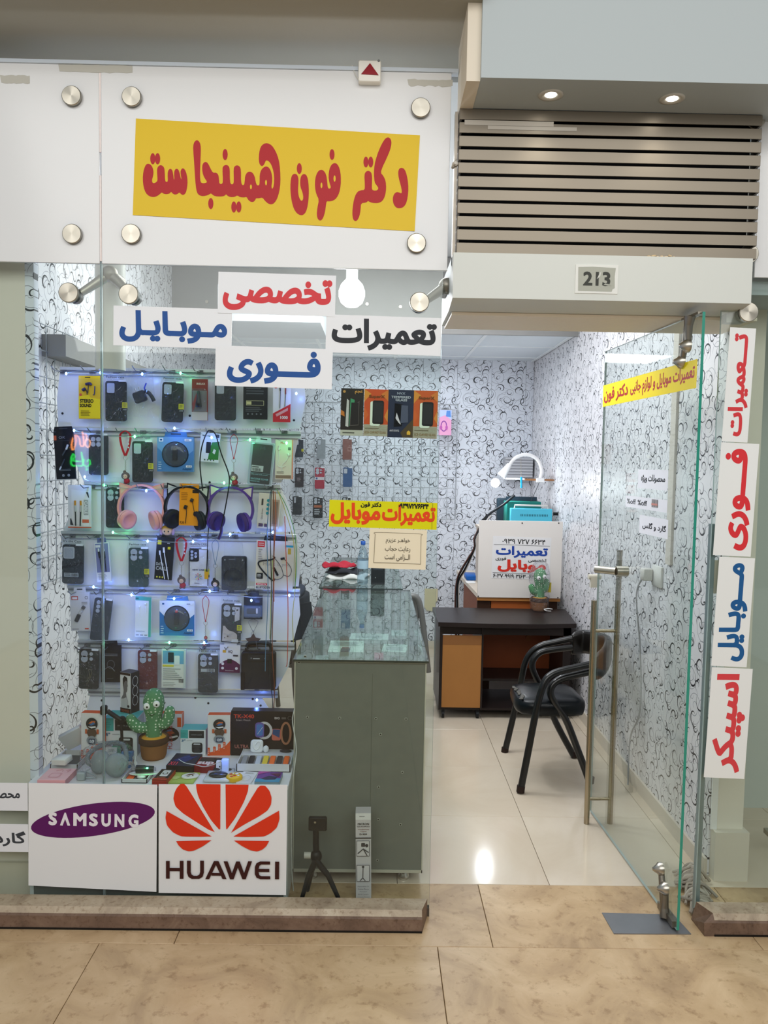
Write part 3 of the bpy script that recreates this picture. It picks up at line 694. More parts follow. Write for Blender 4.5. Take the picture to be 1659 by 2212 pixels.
dsign('door_sign', 'white paper on the door reading %off twice, beside a tiny picture', ((1355, 1070), (1444, 1108)), 'e6e8ee', [('t', '%off', .04, .3, .27, .75, '2b2e34', .012), ('t', '%off', .32, .3, .55, .75, '2b2e34', .012),
    ('r', .66, .3, .8, .95, 'b8b4b4'), ('b', .67, .32, .8, .93, '6c6c70'), ('r', .66, .45, .8, .62, 'c58a80')])
dsign('door_sign', 'white paper on the door, lowest of three, with one line of Persian', ((1385, 1112), (1445, 1165)), 'e6e8ee', [('t', 'گارد و گلس', .12, .25, .95, .68, '23262c', .03)])
p0 = PZ(1301, 1973); p1 = PZ(1492, 2020)
pt = MB(); a = [PZ(1300, 1973), PZ(1455, 1977), PZ(1493, 2019), PZ(1326, 2018)]
pt.add([(q.x, q.y, .0) for q in a] + [(q.x, q.y, .003) for q in a], [(7, 6, 5, 4), (0, 1, 5, 4), (1, 2, 6, 5), (2, 3, 7, 6), (3, 0, 4, 7)], M('85868a', .35, .7, noise=.12, nscale=12))
pt.obj('floor_spring_plate', label='grey steel floor spring plate under the glass door hinge', cat='plate')

# ================================================================== signs stuck on the outside of the display glass
YS = YF - .0018
BLUE, SRED, INK = '1f4f94', 'd23a40', '24272d'
sign('window_sign', 'white paper window sign with one word in red Persian letters, topmost of four', (471, 591, 725, 680), YS, 'e9ebee', [('t', 'تخصصی', .04, .08, .97, .88, SRED, .045)], .014)
sign('window_sign', 'white paper window sign with one word in blue Persian letters, under the steel spider bracket', (245, 664, 501, 750), YS, 'e9ebee', [('t', 'مـوبـایـل', .05, .1, .96, .9, BLUE, .045)], .014)
sign('window_sign', 'white paper window sign with one word in black Persian letters, beside the door header', (704, 683, 953, 765), YS, 'e9ebee', [('t', 'تعمیرات', .05, .08, .96, .92, INK, .045)], .014)
sign('window_sign', 'white paper window sign with one blue Persian word, lowest of the four', (465, 750, 718, 837), YS, 'e9ebee', [('t', 'فـــوری', .10, .08, .9, .92, BLUE, .045)], .014)
MB().box(-.16, .16, 0, .0006, -.017, .017, M('9fa4a8', .2)).obj('clear_film', label='strip of clear film on the glass between the white window signs', cat='film') if False else None
ss = sign('shop_sign', 'big yellow shop sign with dark red Persian lettering on the white panel', (290, 274, 902, 482), YF - .0024, 'e0bd22', [], .036, th=.002)
def chaikin(P):
    out = []
    for i in range(len(P)):
        a, b = Vector(P[i]), Vector(P[(i + 1) % len(P)]); out += [tuple(a.lerp(b, .25)), tuple(a.lerp(b, .75))]
    return out
SA = [[(92,218),(110,228),(122,255),(124,285),(112,330),(122,347),(146,335),(150,320),(146,270),(148,245),(160,230),(176,228),(192,242),(196,270),(198,330),(208,337),(216,332),(214,285),(218,262),(230,250),(244,258),(250,285),(254,322),(258,318),(256,290),(258,262),(270,250),(284,256),(292,280),(300,318),(304,316),(298,285),(298,262),(310,246),(326,256),(338,290),(343,330),(340,370),(332,405),(318,420),(304,418),(290,402),(280,412),(264,418),(248,412),(236,398),(228,410),(208,415),(188,412),(176,402),(165,414),(145,428),(122,434),(96,428),(74,408),(60,370),(54,320),(58,270),(68,238),(78,222)],
 [(402,66),(418,76),(427,100),(428,140),(424,230),(422,300),(426,338),(440,345),(462,342),(468,334),(448,305),(438,275),(436,235),(444,213),(460,206),(474,216),(490,250),(506,278),(526,276),(540,288),(545,320),(547,348),(565,350),(570,330),(566,250),(572,234),(590,225),(608,234),(614,255),(614,310),(618,350),(636,352),(640,330),(638,250),(646,234),(662,228),(680,238),(686,262),(686,330),(692,356),(706,356),(710,330),(712,300),(722,278),(740,268),(760,276),(774,300),(780,335),(788,358),(804,358),(806,330),(806,290),(814,262),(830,242),(850,235),(868,246),(882,275),(888,320),(880,375),(892,380),(900,330),(896,270),(880,222),(862,200),(846,196),(838,218),(824,236),(808,228),(800,200),(802,150),(812,110),(832,90),(856,86),(884,100),(910,140),(930,195),(938,260),(940,340),(932,400),(918,445),(900,472),(880,481),(858,474),(838,455),(824,436),(800,441),(782,440),(776,456),(762,466),(744,462),(730,448),(722,432),(704,436),(680,434),(662,422),(646,432),(620,434),(600,426),(590,414),(580,426),(556,430),(520,428),(502,418),(492,408),(480,418),(456,426),(430,427),(408,415),(398,385),(392,330),(386,230),(380,150),(378,105),(386,78)]]
SB = [[(108,292),(126,296),(136,315),(138,345),(134,400),(138,440),(150,468),(162,474),(170,455),(166,420),(150,380),(148,340),(154,308),(170,293),(188,298),(200,325),(206,380),(206,440),(200,500),(188,545),(170,566),(150,568),(126,555),(106,525),(92,475),(84,410),(84,350),(92,305)],
 [(376,220),(396,228),(412,262),(419,310),(418,370),(408,420),(390,455),(366,472),(340,476),(324,474),(320,500),(314,545),(302,585),(286,605),(268,598),(258,570),(262,520),(274,465),(256,430),(246,380),(248,325),(262,282),(284,264),(306,272),(322,300),(328,345),(332,388),(344,392),(354,384),(342,350),(336,310),(342,262),(356,232)],
 [(736,50),(752,66),(755,95),(744,140),(718,200),(696,245),(682,286),(700,305),(716,340),(720,390),(712,440),(696,472),(672,486),(640,488),(614,482),(600,472),(586,484),(552,488),(550,530),(542,575),(528,602),(512,608),(498,592),(494,550),(500,490),(512,440),(530,410),(552,402),(576,400),(578,370),(574,300),(584,278),(602,272),(620,282),(626,310),(625,360),(624,398),(640,405),(662,402),(668,386),(658,372),(642,350),(637,290),(642,230),(658,170),(680,115),(704,70),(720,54)],
 [(822,252),(842,262),(856,300),(866,360),(866,420),(856,480),(838,512),(810,523),(786,518),(768,495),(762,460),(770,428),(788,413),(810,418),(820,424),(824,408),(816,370),(802,320),(798,280),(806,258)]]
fa = lambda p: (290 + p[0] / 2.975, 280 + p[1] / 2.975)
fb = lambda p: (600 + p[0] / 3.071, 280 + p[1] / 3.071)
yf_ = ss.location.y - .0006; inv = (Matrix.Translation(ss.location) @ Matrix.Rotation(.036, 4, 'Y')).inverted()
def on_sign(mb, P, m, dy=0.0):
    q = [inv @ PY(x, y, yf_) for x, y in P]; l = [(p.x, p.z) for p in q]
    if sum(l[i][0] * l[(i + 1) % len(l)][1] - l[(i + 1) % len(l)][0] * l[i][1] for i in range(len(l))) < 0: l = l[::-1]
    mb.flat(l, -.0006 - dy, m)
m = MB(); rm = M(RED, .42); ym = M('e0bd22', .4)
for P in SA: on_sign(m, chaikin([fa(p) for p in P]), rm)
for P in SB: on_sign(m, chaikin([fb(p) for p in P]), rm)
for f_, D in ((fa, ((119, 187), (150, 187), (584, 160), (492, 475), (640, 497), (672, 497))), (fb, ((143, 258), (360, 165), (585, 215), (617, 215)))):
    for x, y in D: on_sign(m, [f_(p) for p in ell(x, y, 16.5, 36, 20)], rm, .0003 * (x in (150, 672, 617)))
for f_, D in ((fa, ((750, 368, 6, 15), (847, 341, 6, 17))), (fb, ((290, 370, 6, 19), (377, 325, 7, 21)))):
    for x, y, rx_, ry_ in D: on_sign(m, [f_(p) for p in ell(x, y, rx_, ry_, 16)], ym, .0004)
m.obj('lettering', ss)
sign('window_sticker', 'yellow mobile repair sticker with orange red Persian letters and a phone number on the glass', (711, 1083, 944, 1141), YS, 'd8d40e', [
    ('t', 'تعمیرات', .49, .1, .985, .9, 'e0481c', .045), ('t', 'موبایل', .015, .1, .475, .92, 'e0481c', .045), ('t', 'دکتر فون', .29, .74, .48, .96, '1a1a14', .04), ('t', '۰۹۳۹۷۲۷۶۶۳۴', .64, .76, .92, .95, '1a1a14', .05), ('r', .955, .0, .958, 1, '7d7c20')], .013)
sign('window_notice', 'cream paper notice with three lines of small Persian text below the yellow sticker', (797, 1143, 921, 1229), YS, 'eadfc4', [
    ('l', [(.1, .86), (.14, .9), (.86, .9), (.9, .86)], .004, '8d8570'), ('l', [(.9, .86), (.91, .14)], .004, '8d8570'), ('l', [(.1, .86), (.09, .14)], .004, '8d8570'), ('l', [(.09, .14), (.5, .15), (.91, .14)], .004, '8d8570'),
    ('t', 'خواهـر عزیزم', .29, .63, .71, .78, '4a4438', .0), ('t', 'رعایت حجاب', .28, .42, .72, .58, '4a4438', .0), ('t', 'الــزامی است', .28, .2, .72, .38, '4a4438', .0)], .018)
def vsign(b, word, c, label, tilt=.03):
    return sign('vertical_sign', label, b, YS, 'e9ebea', [('t', word, .14, .05, .9, .95, c, .045, 1)], tilt)
vsign((1568, 708, 1624, 955), 'تـــعمیرات', SRED, 'tall white sign with an upright red Persian word, topmost on the right pane')
vsign((1549, 957, 1631, 1201), 'فـــوری', 'd8343a', 'tall white sign with a red Persian word, second from the top on the right pane')
vsign((1545, 1204, 1622, 1440), 'مـــوبـایل', '215a92', 'tall white sign with an upright blue Persian word on the right pane')
vsign((1529, 1443, 1617, 1681), 'اسپیکر', 'd8454a', 'tall white sign with a red Persian word, lowest on the right pane')
sign('corner_notice', 'white paper with a cut off black Persian word, upper of two at the left edge', (-70, 1691, 60, 1751), YS, 'dcdfe4', [('t', 'محصولات', .12, .35, .87, .8, '3c4046', .03)], 0)
sign('corner_notice', 'white paper with a slanted black Persian word, lower of two at the left edge', (-70, 1780, 61, 1840), YS, 'dcdfe4', [('t', 'گارد و', .2, .2, .96, .75, '3c4046', .03)], 0)

# four screen protector boxes taped inside the glass
def protector(b, label, face, ops):
    cx, cz, w, h = pbox(b, YG + .007)
    t = thing('screen_protector_box', label, 'box', (cx, YG + .007, cz), (0, .012, 0), 'screen protector boxes on the window')
    c = MB().box(-w / 2, w / 2, 0, .012, -h / 2, h / 2, M(face, .35)).obj('carton', t); art(MB(), ops, w, h, 0).obj('print', c); return t
G1 = 'e0e2c8'
protector((736, 839, 785, 941), 'black screen protector box with a green and grey phone outline, leftmost of the four', '2c2724', [('r', 0, 0, 1, .12, 'c8c8ba'), ('n', .1, .03, .9, .09, 1, '5a5a50'), ('o', .14, .93, .06, 0, 'c99a52'), ('t', 'عجم', .6, .88, .95, .96, 'd6a04e', .03),
    ('p', [(.22, .2), (.35, .18), (.36, .74), (.26, .78)], 'c8ccc8'), ('p', [(.38, .2), (.58, .22), (.6, .76), (.42, .79)], '3d8f62'), ('p', [(.4, .2), (.8, .22), (.82, .74), (.44, .6)], '4d4a46'), ('p', [(.44, .22), (.78, .24), (.78, .7), (.46, .7)], '1d1b1a'), ('p', [(.0, .44), (.18, .4), (.16, .5), (.02, .54)], 'b8732c')])
OR = [('p', [(0, .72), (.12, .8), (.3, .9), (0, 1)], 'e79a3c'), ('p', [(.7, .9), (1, .75), (1, 1)], 'e2843a'), ('p', [(0, .3), (.2, .45), (.05, .6), (0, .55)], 'e06a2e'), ('p', [(1, .3), (.85, .42), (1, .6)], 'e79440'), ('r', 0, 0, 1, .25, G1), ('n', .06, .14, .94, .18, 1, '6b5b42'), ('t', 'ECB CURVED GLASS', .06, .05, .94, .1, '8a6a3c', .02),
    ('t', 'SuperX', .2, .8, .85, .88, '6d4416', .03), ('R', .26, .22, .68, .74, 'd8ecd8', .006), ('R', .36, .26, .82, .76, '151718', .006), ('R', .41, .3, .78, .72, '24282a', .003)]
protector((786, 841, 838, 942), 'orange screen protector box with a dark phone, left of the dark blue box', 'd9582a', OR)
protector((838, 842, 893, 945), 'dark blue tempered glass box with white lettering', '27304a', [('t', 'NVX', .34, .9, .66, .95, 'aab2c4', .02), ('t', 'TEMPERED', .12, .82, .88, .87, 'c4cad6', .03), ('t', 'GLASS', .28, .76, .74, .81, 'c4cad6', .03), ('p', [(.5, .1), (1, .4), (1, 0), (.6, 0)], '54452e'),
    ('p', [(.24, .22), (.56, .24), (.56, .7), (.26, .72)], '10131c'), ('p', [(.5, .3), (.8, .32), (.78, .67), (.52, .68)], '4a5468'), ('p', [(.3, .4), (.44, .3), (.52, .27), (.34, .52)], 'c8ccd2'), ('t', 'ANTI STATIC', .08, .12, .46, .16, 'd0d4dc', .02), ('p', [(.76, .06), (.9, .06), (.9, .12), (.83, .15), (.76, .12)], 'd8b23c')])
protector((893, 844, 945, 947), 'orange screen protector box with a dark phone, rightmost beside the pink pack', 'd9622e', OR)

# ================================================================== display counters
COUNT = M('6e726a', .62, noise=.09, nscale=22)
ALU = M('c9cabd', .4, .4)
def counter(name, x0, x1, y0, y1, label, shelf):
    t = thing(name, label, 'counter', ((x0 + x1) / 2, y0, 0)); w = (x1 - x0) / 2; d = y1 - y0; zt = .895; zb = .055
    if shelf:
        ft = MB().box(-w + .004, w - .004, 0, .016, zb + .012, zt - .012, COUNT).obj('front_panel', t)
        for a, b, c, e in ((-w, w, zt - .012, zt - .008), (-w, w, zb, zb + .012), (-w, -w + .004, zb, zt - .01), (w - .004, w, zb, zt - .01)): MB().box(a, b, -.002, .017, c, e, ALU).obj('edge_strip', ft)
        for px, py in ((659, 1418), (646, 1431), (664, 1549), (734, 1551), (812, 1552), (877, 1553), (822, 1586), (869, 1668), (818, 1700), (817, 1770), (865, 1781), (815, 1858)):
            p = PY(px, py, y0); x = p.x - (x0 + x1) / 2; m = MB(); m.cyl((x, -.0016, p.z), (x, .004, p.z), .0052, M('a9aca2', .4), 14); m.cyl((x, -.0022, p.z), (x, 0, p.z), .0032, M('23241f', .6), 12); m.obj('screw_hole', ft)
        MB().box(.045, .047, -.0005, .001, .22, .84, M('5a5e56', .6)).obj('panel_seam', ft)
    lo = .30 if shelf else .5
    MB().box(-w, w, .018, d, zb, zb + .016, M('8c8a82', .6)).obj('bottom_board', t)
    MB().box(-w, w, d - .016, d, zb, zt - .012, GLASS).obj('end_glass', t) if shelf else None
    if not shelf: MB().box(-w, w, 0, .004, .5, zt - .012, GLASS).obj('end_glass', t)
    for sx in (-1, 1):
        MB().box(sx * w - (.004 if sx > 0 else 0), sx * w + (.004 if sx < 0 else 0), .018, d - .018, lo, zt - .012, GLASS).obj('side_glass', t)
        MB().box(sx * w - (.014 if sx > 0 else 0), sx * w + (.014 if sx < 0 else 0), .018, d - .018, zb, lo, M('cfcdc4', .5)).obj('side_board', t)
        for yy in (.03, d - .03): MB().box(sx * (w - .012) - .008, sx * (w - .012) + .008, yy - .008, yy + .008, zb, zt - .012, ALU).obj('corner_post', t)
    m = MB(); m.box(-w + .006, w - .006, .02, d - .02, .70, .706, GLASS); m.obj('glass_shelf', t)
    MB().box(-w + .006, w - .006, .02, d - .02, lo, lo + .012, M('b9b6ac', .5)).obj('display_board', t)
    m = MB(); v = [(x, y, z) for x in (-w - .004, w + .008) for y in (-.012, d) for z in (zt - .008, zt)]
    m.add(v, [(1, 5, 7, 3), (0, 2, 6, 4)], TGLASS); m.add(v, [(0, 4, 5, 1), (2, 3, 7, 6), (0, 1, 3, 2), (4, 6, 7, 5)], M('1f2f2c', .2)); m.obj('glass_top', t)
    for sx in (-1, 1):
        for yy in (.07, d - .07): MB().lathe([(.024, 0), (.026, .01), (.018, .018), (.018, zb)], M('b9b5aa', .25, .9), 18, (sx * (w - .07), yy, 0)).obj('leg', t)
    return t, w
ct, cw = counter('display_counter', -.298, .207, .10, 1.765, 'grey fronted display counter with a glass top behind the window', True)
gt = thing('glass_table', 'glass topped table behind the counter, carrying the bottle and folded cloths', 'table', (0, 0, 0))
m = MB(); v = [(x, y, z) for x in (-.33, .175) for y in (1.80, 3.3) for z in (.887, .895)]
m.add(v, [(1, 5, 7, 3), (0, 2, 6, 4)], TGLASS); m.add(v, [(0, 4, 5, 1), (2, 3, 7, 6), (0, 1, 3, 2), (4, 6, 7, 5)], M('1f2f2c', .2)); m.obj('glass_top', gt)
for x in (-.31, .155):
    for y in (1.83, 3.27): MB().box(x - .012, x + .012, y - .012, y + .012, 0, .886, M('9a9c98', .4, .4)).obj('leg', gt)
    MB().box(x - .01, x + .01, 1.843, 3.257, .86, .886, M('9a9c98', .4, .4)).obj('rail', gt)
for y in (1.83, 3.27): MB().box(-.297, .142, y - .01, y + .01, .86, .886, M('9a9c98', .4, .4)).obj('rail', gt)
# things seen through the counter top
def flat_item(name, label, cat, x, y, z, w, d, h, face, ops, rz=0, group=None, side=None):
    """a box lying on a level surface, printed face up"""
    o = MB().box(-w / 2, w / 2, 0, h, -d / 2, d / 2, M(side or face, .45)).obj(name, None, (x, y, z + h), (-PI / 2, 0, rz), label, cat, group)
    MB().box(-w / 2 + .0005, w / 2 - .0005, -.0004, 0, -d / 2 + .0005, d / 2 - .0005, M(face, .4)).obj('top_face', o)
    if ops: art(MB(), ops, w, d, -.0005).obj('print', o)
    return o
zs = .707
flat_item('cable_box', 'white carton with a dark red print under the counter glass', 'box', -.13, .98, zs, .17, .24, .03, 'eef1ec', [('r', .38, .3, .62, .42, '7a2f4a'), ('t', 'MAXKO', .4, .32, .6, .4, 'e6e2e4', .02), ('r', .35, .0, .62, .28, '5d6d78'), ('n', .1, .5, .9, .9, 5, 'b2bab8')])
flat_item('pink_box', 'small pink phone pack under the counter glass', 'box', .03, .88, zs, .045, .10, .012, 'b85a70', [('R', .2, .55, .8, .9, 'cc7c8c')])
flat_item('dark_case', 'dark phone case under the glass near the counter front', 'phone case', -.14, .72, zs, .05, .14, .01, '4c5a64', [('r', .2, .6, .8, .9, '6a7a84')])
flat_item('card_pack', 'flat white card pack close to the front edge of the counter', 'box', .06, .21, zs, .13, .05, .006, 'c9cfcb', [('n', .2, .3, .8, .7, 2, '8f9896')])
flat_item('card_pack', 'cream card pack lying in the middle of the counter', 'box', .10, .42, zs, .07, .12, .006, 'd2bfae', [('R', .2, .2, .8, .8, 'c4a58e')])
for i, (x, y) in enumerate(((-.25, .30), (-.25, .46), (-.25, .62), (-.24, .80))):
    flat_item('cable_pack', ['brown striped accessory pack by the front corner of the counter', 'dark accessory pack in the left column of the counter', 'maroon accessory pack in the left column of the counter', 'pale accessory pack in the left column of the counter'][i], 'box', x, y, zs, .06, .12, .012, ['6b5650', '40474c', '6a3a3c', 'a8b0b0'][i], [('r', .15, .1, .85, .3, 'b9c0be'), ('R', .2, .45, .8, .9, '8a9494')], group='packs along the side of the counter')
random.seed(11)
m = MB()
for k in range(5):
    pts = []; cx_, cy_ = -.13 + .03 * k, .33 + .015 * k
    for j in range(14): pts.append((cx_ + .045 * math.cos(j * .9 + k) + random.uniform(-.01, .01), cy_ + .04 * math.sin(j * .9 + k), zs + .004 + .002 * random.random()))
    m.tube(pts, .0022, M(['d8dcd8', 'b8c0bc', '9aa2a4', 'd0d4cc', 'c4c8c8'][k], .4), 5, smooth=3)
m.obj('cable_coil', label='tangle of pale charging cables under the counter glass', cat='cable')
for i, (x, y, w_, d_, cl_, lab) in enumerate(((.11, 1.0, .12, .16, 'e6eae8', 'white blister pack under the counter glass beside the pink pack'), (-.02, 1.25, .2, .14, 'dfe4e4', 'pale rectangular carton in the rear half of the counter'), (.14, 1.35, .08, .14, 'c9cfd2', 'grey carton at the rear corner of the counter'),
        (.15, .72, .06, .08, '3c4248', 'small dark box by the customer side of the counter'), (-.06, .48, .12, .1, 'dde2dc', 'white crumpled pack in the counter near its front'), (.0, .62, .07, .1, 'ccd6da', 'pale blue grey pack in the middle of the counter'))):
    flat_item('goods_carton', lab, 'box', x, y, zs, w_, d_, .02, cl_, [('R', .15, .15, .85, .6, 'a4acae', .004), ('n', .15, .7, .8, .9, 2, '8d9698')], .05 * (i - 2), 'cartons inside the counter')
# on the second counter
zc = .8962
def cloth(name, label, c, x, y, z, w, d, seed, rz=0):
    random.seed(seed); m = MB(); n = 14; v = []
    for i in range(n):
        for j in range(8):
            u, q = i / (n - 1), j / 7
            v.append(((u - .5) * w * (1 + .08 * math.sin(q * 5 + seed)), (q - .5) * d * (1 + .1 * math.sin(u * 6)), .018 + .014 * math.sin(u * 9 + seed) * math.sin(q * 4 + 1) - .016 * (1 if i in (0, n - 1) or j in (0, 7) else 0)))
    v2 = [(a, b, 0) for a, b, c_ in v]
    k = len(v); fs = [(i * 8 + j, (i + 1) * 8 + j, (i + 1) * 8 + j + 1, i * 8 + j + 1) for i in range(n - 1) for j in range(7)]
    bd = [i * 8 for i in range(n)] + [(n - 1) * 8 + j for j in range(1, 8)] + [i * 8 + 7 for i in range(n - 2, -1, -1)] + [j for j in range(6, 0, -1)]
    m.add(v + v2, fs + [tuple(k + a for a in reversed(bd))] + [(bd[i], k + bd[i], k + bd[(i + 1) % len(bd)], bd[(i + 1) % len(bd)]) for i in range(len(bd))], M(c, .8), True)
    return m.obj(name, None, (x, y, z), (0, 0, rz), label, 'cloth')
pc = PZ(741, 1252, zc)
cloth('folded_cloth', 'white folded cloth at the bottom of the pile on the far glass table', 'e4e0de', pc.x + .03, pc.y + .1, zc, .24, .16, 2, -.2)
cloth('folded_cloth', 'black folded cloth between the red and the white one', '2e2e36', pc.x + .0, pc.y + .12, zc + .035, .22, .14, 3, -.15)
cloth('folded_cloth', 'red folded cloth on top of the pile on the far glass table', 'b8283c', pc.x - .03, pc.y + .13, zc + .070, .21, .12, 5, .1)
pb_ = PZ(783, 1290, zc); pb_ = PZ(783, 1262, zc)
t = thing('water_bottle', 'clear plastic water bottle with a blue cap on the far glass table', 'bottle', (pb_.x, pb_.y, zc))
MB().lathe([(.001, .002), (.03, 0), (.034, .012), (.033, .05), (.0345, .055), (.0335, .06), (.0345, .09), (.0335, .095), (.0345, .15), (.033, .17), (.02, .215), (.012, .235), (.012, .25)], clear('bottle_plastic', 'd8e8f0', .05, 1.45, .06, haze=.08), 24).obj('body', t)
MB().lathe([(.0348, .10), (.0348, .15)], M('b9d2e6', .4), 24).obj('label_band', t); MB().lathe([(.0146, .245), (.0146, .268), (.0001, .268)], M('1c4fa0', .4), 18).obj('cap', t)
pk = PZ(816, 1263, zc)
o = MB().rprism(rrect(.085, .20, .006, cz=.10), 0, .07, M('1d2226', .3), .003).obj('card_terminal', None, (pk.x, pk.y, zc), (-.12, 0, 0), 'black upright device beside the bottle on the far glass table', 'device')
art(MB(), [('R', .15, .45, .85, .92, '2c3640'), ('r', .3, .2, .34, .23, 'a8b8b8')], .085, .2, -.0002, z0=0).obj('screen', o)

# chairs with grey tube frames at the counter (mostly hidden)
def tube_chair(label, x, y, rz, ctube, cpad, cloth_=None):
    t = thing('office_chair', label, 'chair', (x, y, 0), (0, 0, rz)); T = M(ctube, .35, .3)
    for s in (-1, 1):
        MB().tube([(s * .26, -.25, 0.012), (s * .26, -.25, .5), (s * .26, -.22, .66), (s * .26, -.12, .70), (s * .26, .15, .69), (s * .25, .24, .62), (s * .25, .26, .3), (s * .26, .29, 0.012)], .016, T, 10, smooth=5).obj('leg', t)
        MB().tube([(s * .22, .24, .4), (s * .22, .27, .75), (s * .2, .30, .95)], .012, T, 8).obj('back_post', t)
    MB().box(-.24, .24, -.24, .25, .42, .48, M(cpad, .5), .02).obj('seat', t)
    MB().rprism(rrect(.44, .34, .06, cz=.80), .26, .31, M(cpad, .6), .012).obj('backrest', t)
    MB().tube([(-.25, .24, .42), (.25, .24, .42)], .012, T, 8).obj('rear_rail', t)
    return t
tube_chair('grey tube chair whose arm shows just right of the glass counter', .06 + .06, 2.55, .12, '77777a', '2f3236') if False else None
t = thing('grey_tube_chair', 'grey tube armchair standing beside the counter, its arm loop in view', 'chair', (0, 0, 0))
GT = M('6f6c6c', .4, .3)
def px3(l, Y): return [tuple(PY(a, b, Y)) for a, b in l]
YQ = 1.95
MB().tube(px3([(888, 1340), (880, 1300), (886, 1288), (900, 1291), (908, 1310), (915, 1360), (925, 1452)], YQ), .019, GT, 10, smooth=5).obj('leg', t)
MB().tube(px3([(893, 1292), (899, 1305), (900, 1330), (890, 1352)], YQ + .02), .016, GT, 10, smooth=4).obj('arm_brace', t)
MB().box(.0 + PY(850, 1350, YQ).x, PY(912, 1350, YQ).x, YQ + .02, YQ + .42, .46, .50, M('4e5054', .6), .01).obj('seat', t)
MB().tube(px3([(908, 1310), (915, 1360), (925, 1452)], YQ + .45), .018, GT, 8).obj('leg', t)
t = tube_chair('grey tube chair with a dark jacket over its back, left of the glass counter', -.80, 1.95, -1.2, '5d5a58', '33343a')
def blob(pts, m, name, parent=None, **k):
    mb = MB(); mb.tube(pts, [.09, .12, .13, .10, .06][:len(pts)], m, 12, smooth=0); return mb.obj(name, parent, **k)
J = M('1a1d26', .85)
jp = [PY(656, 1283, 1.6), PY(657, 1310, 1.6), PY(661, 1345, 1.62), PY(659, 1368, 1.62)]
jk = thing('dark_jacket', 'dark jacket draped over a chair back left of the counter', 'jacket', (-.035, 0, 0)); random.seed(6)
m = MB(); v = []; n = 16
for k_, p in enumerate(smooth_path(jp, 5)):
    for a in range(n):
        an = 2 * PI * a / n; r_ = 1 + .13 * math.sin(3 * an + k_ * .4) + .05 * math.sin(7 * an); g = .052 + .02 * k_ / 15; v.append((p.x + g * 1.1 * r_ * math.cos(an), p.y + .16 * r_ * math.sin(an), p.z))
L_ = len(v) // n; m.add(v, [(i * n + a, i * n + (a + 1) % n, (i + 1) * n + (a + 1) % n, (i + 1) * n + a) for i in range(L_ - 1) for a in range(n)] + [tuple(range(n - 1, -1, -1)), tuple((L_ - 1) * n + a for a in range(n))], J, True); m.obj('jacket_body', jk)
m = MB(); q = jp[0]; m.tube([(q.x + .05, q.y - .12, q.z - .03), (q.x + .075, q.y - .14, q.z - .2), (q.x + .06, q.y - .13, q.z - .38)], [.04, .03], M('12141c', .85), 10, smooth=4); m.obj('sleeve', jk)
m = MB(); m.tube([(q.x, q.y - .15, q.z + .01), (q.x + .02, q.y, q.z + .025), (q.x, q.y + .15, q.z + .01)], .026, M('222838', .85), 10, smooth=4); m.obj('collar', jk)

# ================================================================== desk and repair bench
ESP = M('241d1c', .35, noise=.08, nscale=30); MDF = M('a4703c', .6, noise=.06, nscale=12); ORW = M('a5582a', .45, noise=.1, nscale=7); ORD = M('7e3f20', .5, noise=.1, nscale=7)
YD = 2.12
dx0, dx1 = PY(952, 1480, YD).x, PY(1238, 1400, YD).x; dzt = PY(1100, 1345, YD).z
dk = thing('desk', 'dark brown wooden desk with a bare chipboard panel, in front of the repair bench', 'desk', (0, 0, 0))
a = [PY(947, 1337, YD - .02), PY(1060, 1347, YD - .045), PY(1160, 1351, YD - .04), PY(1245, 1352, YD - .0)]
yb = YD + .50
P = [(a[0].x, a[0].y), (a[1].x, a[1].y), (a[2].x, a[2].y), (a[3].x, a[3].y), (PY(1215, 1310, yb).x + .02, yb), (a[0].x + .0, yb)]
m = MB(); n = len(P); m.add([(x, y, dzt - .028) for x, y in P] + [(x, y, dzt) for x, y in P], [list(range(n - 1, -1, -1)), list(range(n, 2 * n))] + [(i, (i + 1) % n, (i + 1) % n + n, i + n) for i in range(n)], ESP); m.obj('desk_top', dk)
MB().box(dx0 + .0, dx1 - .01, YD + .02, YD + .038, dzt - .085, dzt - .029, ESP).obj('apron', dk)
xm = PY(1041, 1450, YD).x
MB().box(dx0 - .012, dx0 + .006, YD, YD + .46, .06, dzt - .029, ESP).obj('side_panel', dk)
MB().box(dx0 + .007, xm - .006, YD + .004, YD + .018, .075, dzt - .09, MDF).obj('chipboard_panel', dk)
MB().box(dx0 + .007, xm - .006, YD + .003, YD + .0038, dzt - .15, dzt - .09, M('8a5c34', .6)).obj('tape_strip', dk)
MB().box(xm - .006, xm + .006, YD, YD + .46, .06, dzt - .029, ESP).obj('side_panel', dk)
MB().box(dx1 - .06, dx1 - .01, YD + .02, YD + .46, .06, dzt - .029, ESP).obj('side_panel', dk)
MB().box(xm + .007, dx1 - .061, YD + .40, YD + .415, .22, dzt - .029, ORD).obj('back_panel', dk)
MB().box(xm + .007, dx1 - .061, YD + .12, YD + .40, .22, .236, ESP).obj('shelf', dk)
MB().box(xm + .007, dx1 - .061, YD + .38, YD + .398, .16, .219, ORW).obj('lower_rail', dk)
MB().box(dx0 + .0, dx1 - .01, YD + .02, YD + .45, .055, .07, ESP).obj('base_board', dk)
for x, y in ((dx0 + .02, YD + .03), (xm - .02, YD + .03), (dx0 + .02, YD + .43), (xm - .02, YD + .43), (dx1 - .04, YD + .03), (dx1 - .04, YD + .43)):
    m = MB(); m.cyl((x - .008, y, .024), (x + .008, y, .024), .024, BLACK, 14); m.box(x - .011, x + .011, y - .012, y + .012, .03, .054, BLACK); m.obj('caster', dk)
p = PY(1142, 1378, YD + .4); MB().cyl((p.x, YD + .399, p.z), (p.x, YD + .392, p.z), .022, M('7a421f', .5), 16).obj('cable_cap', dk)
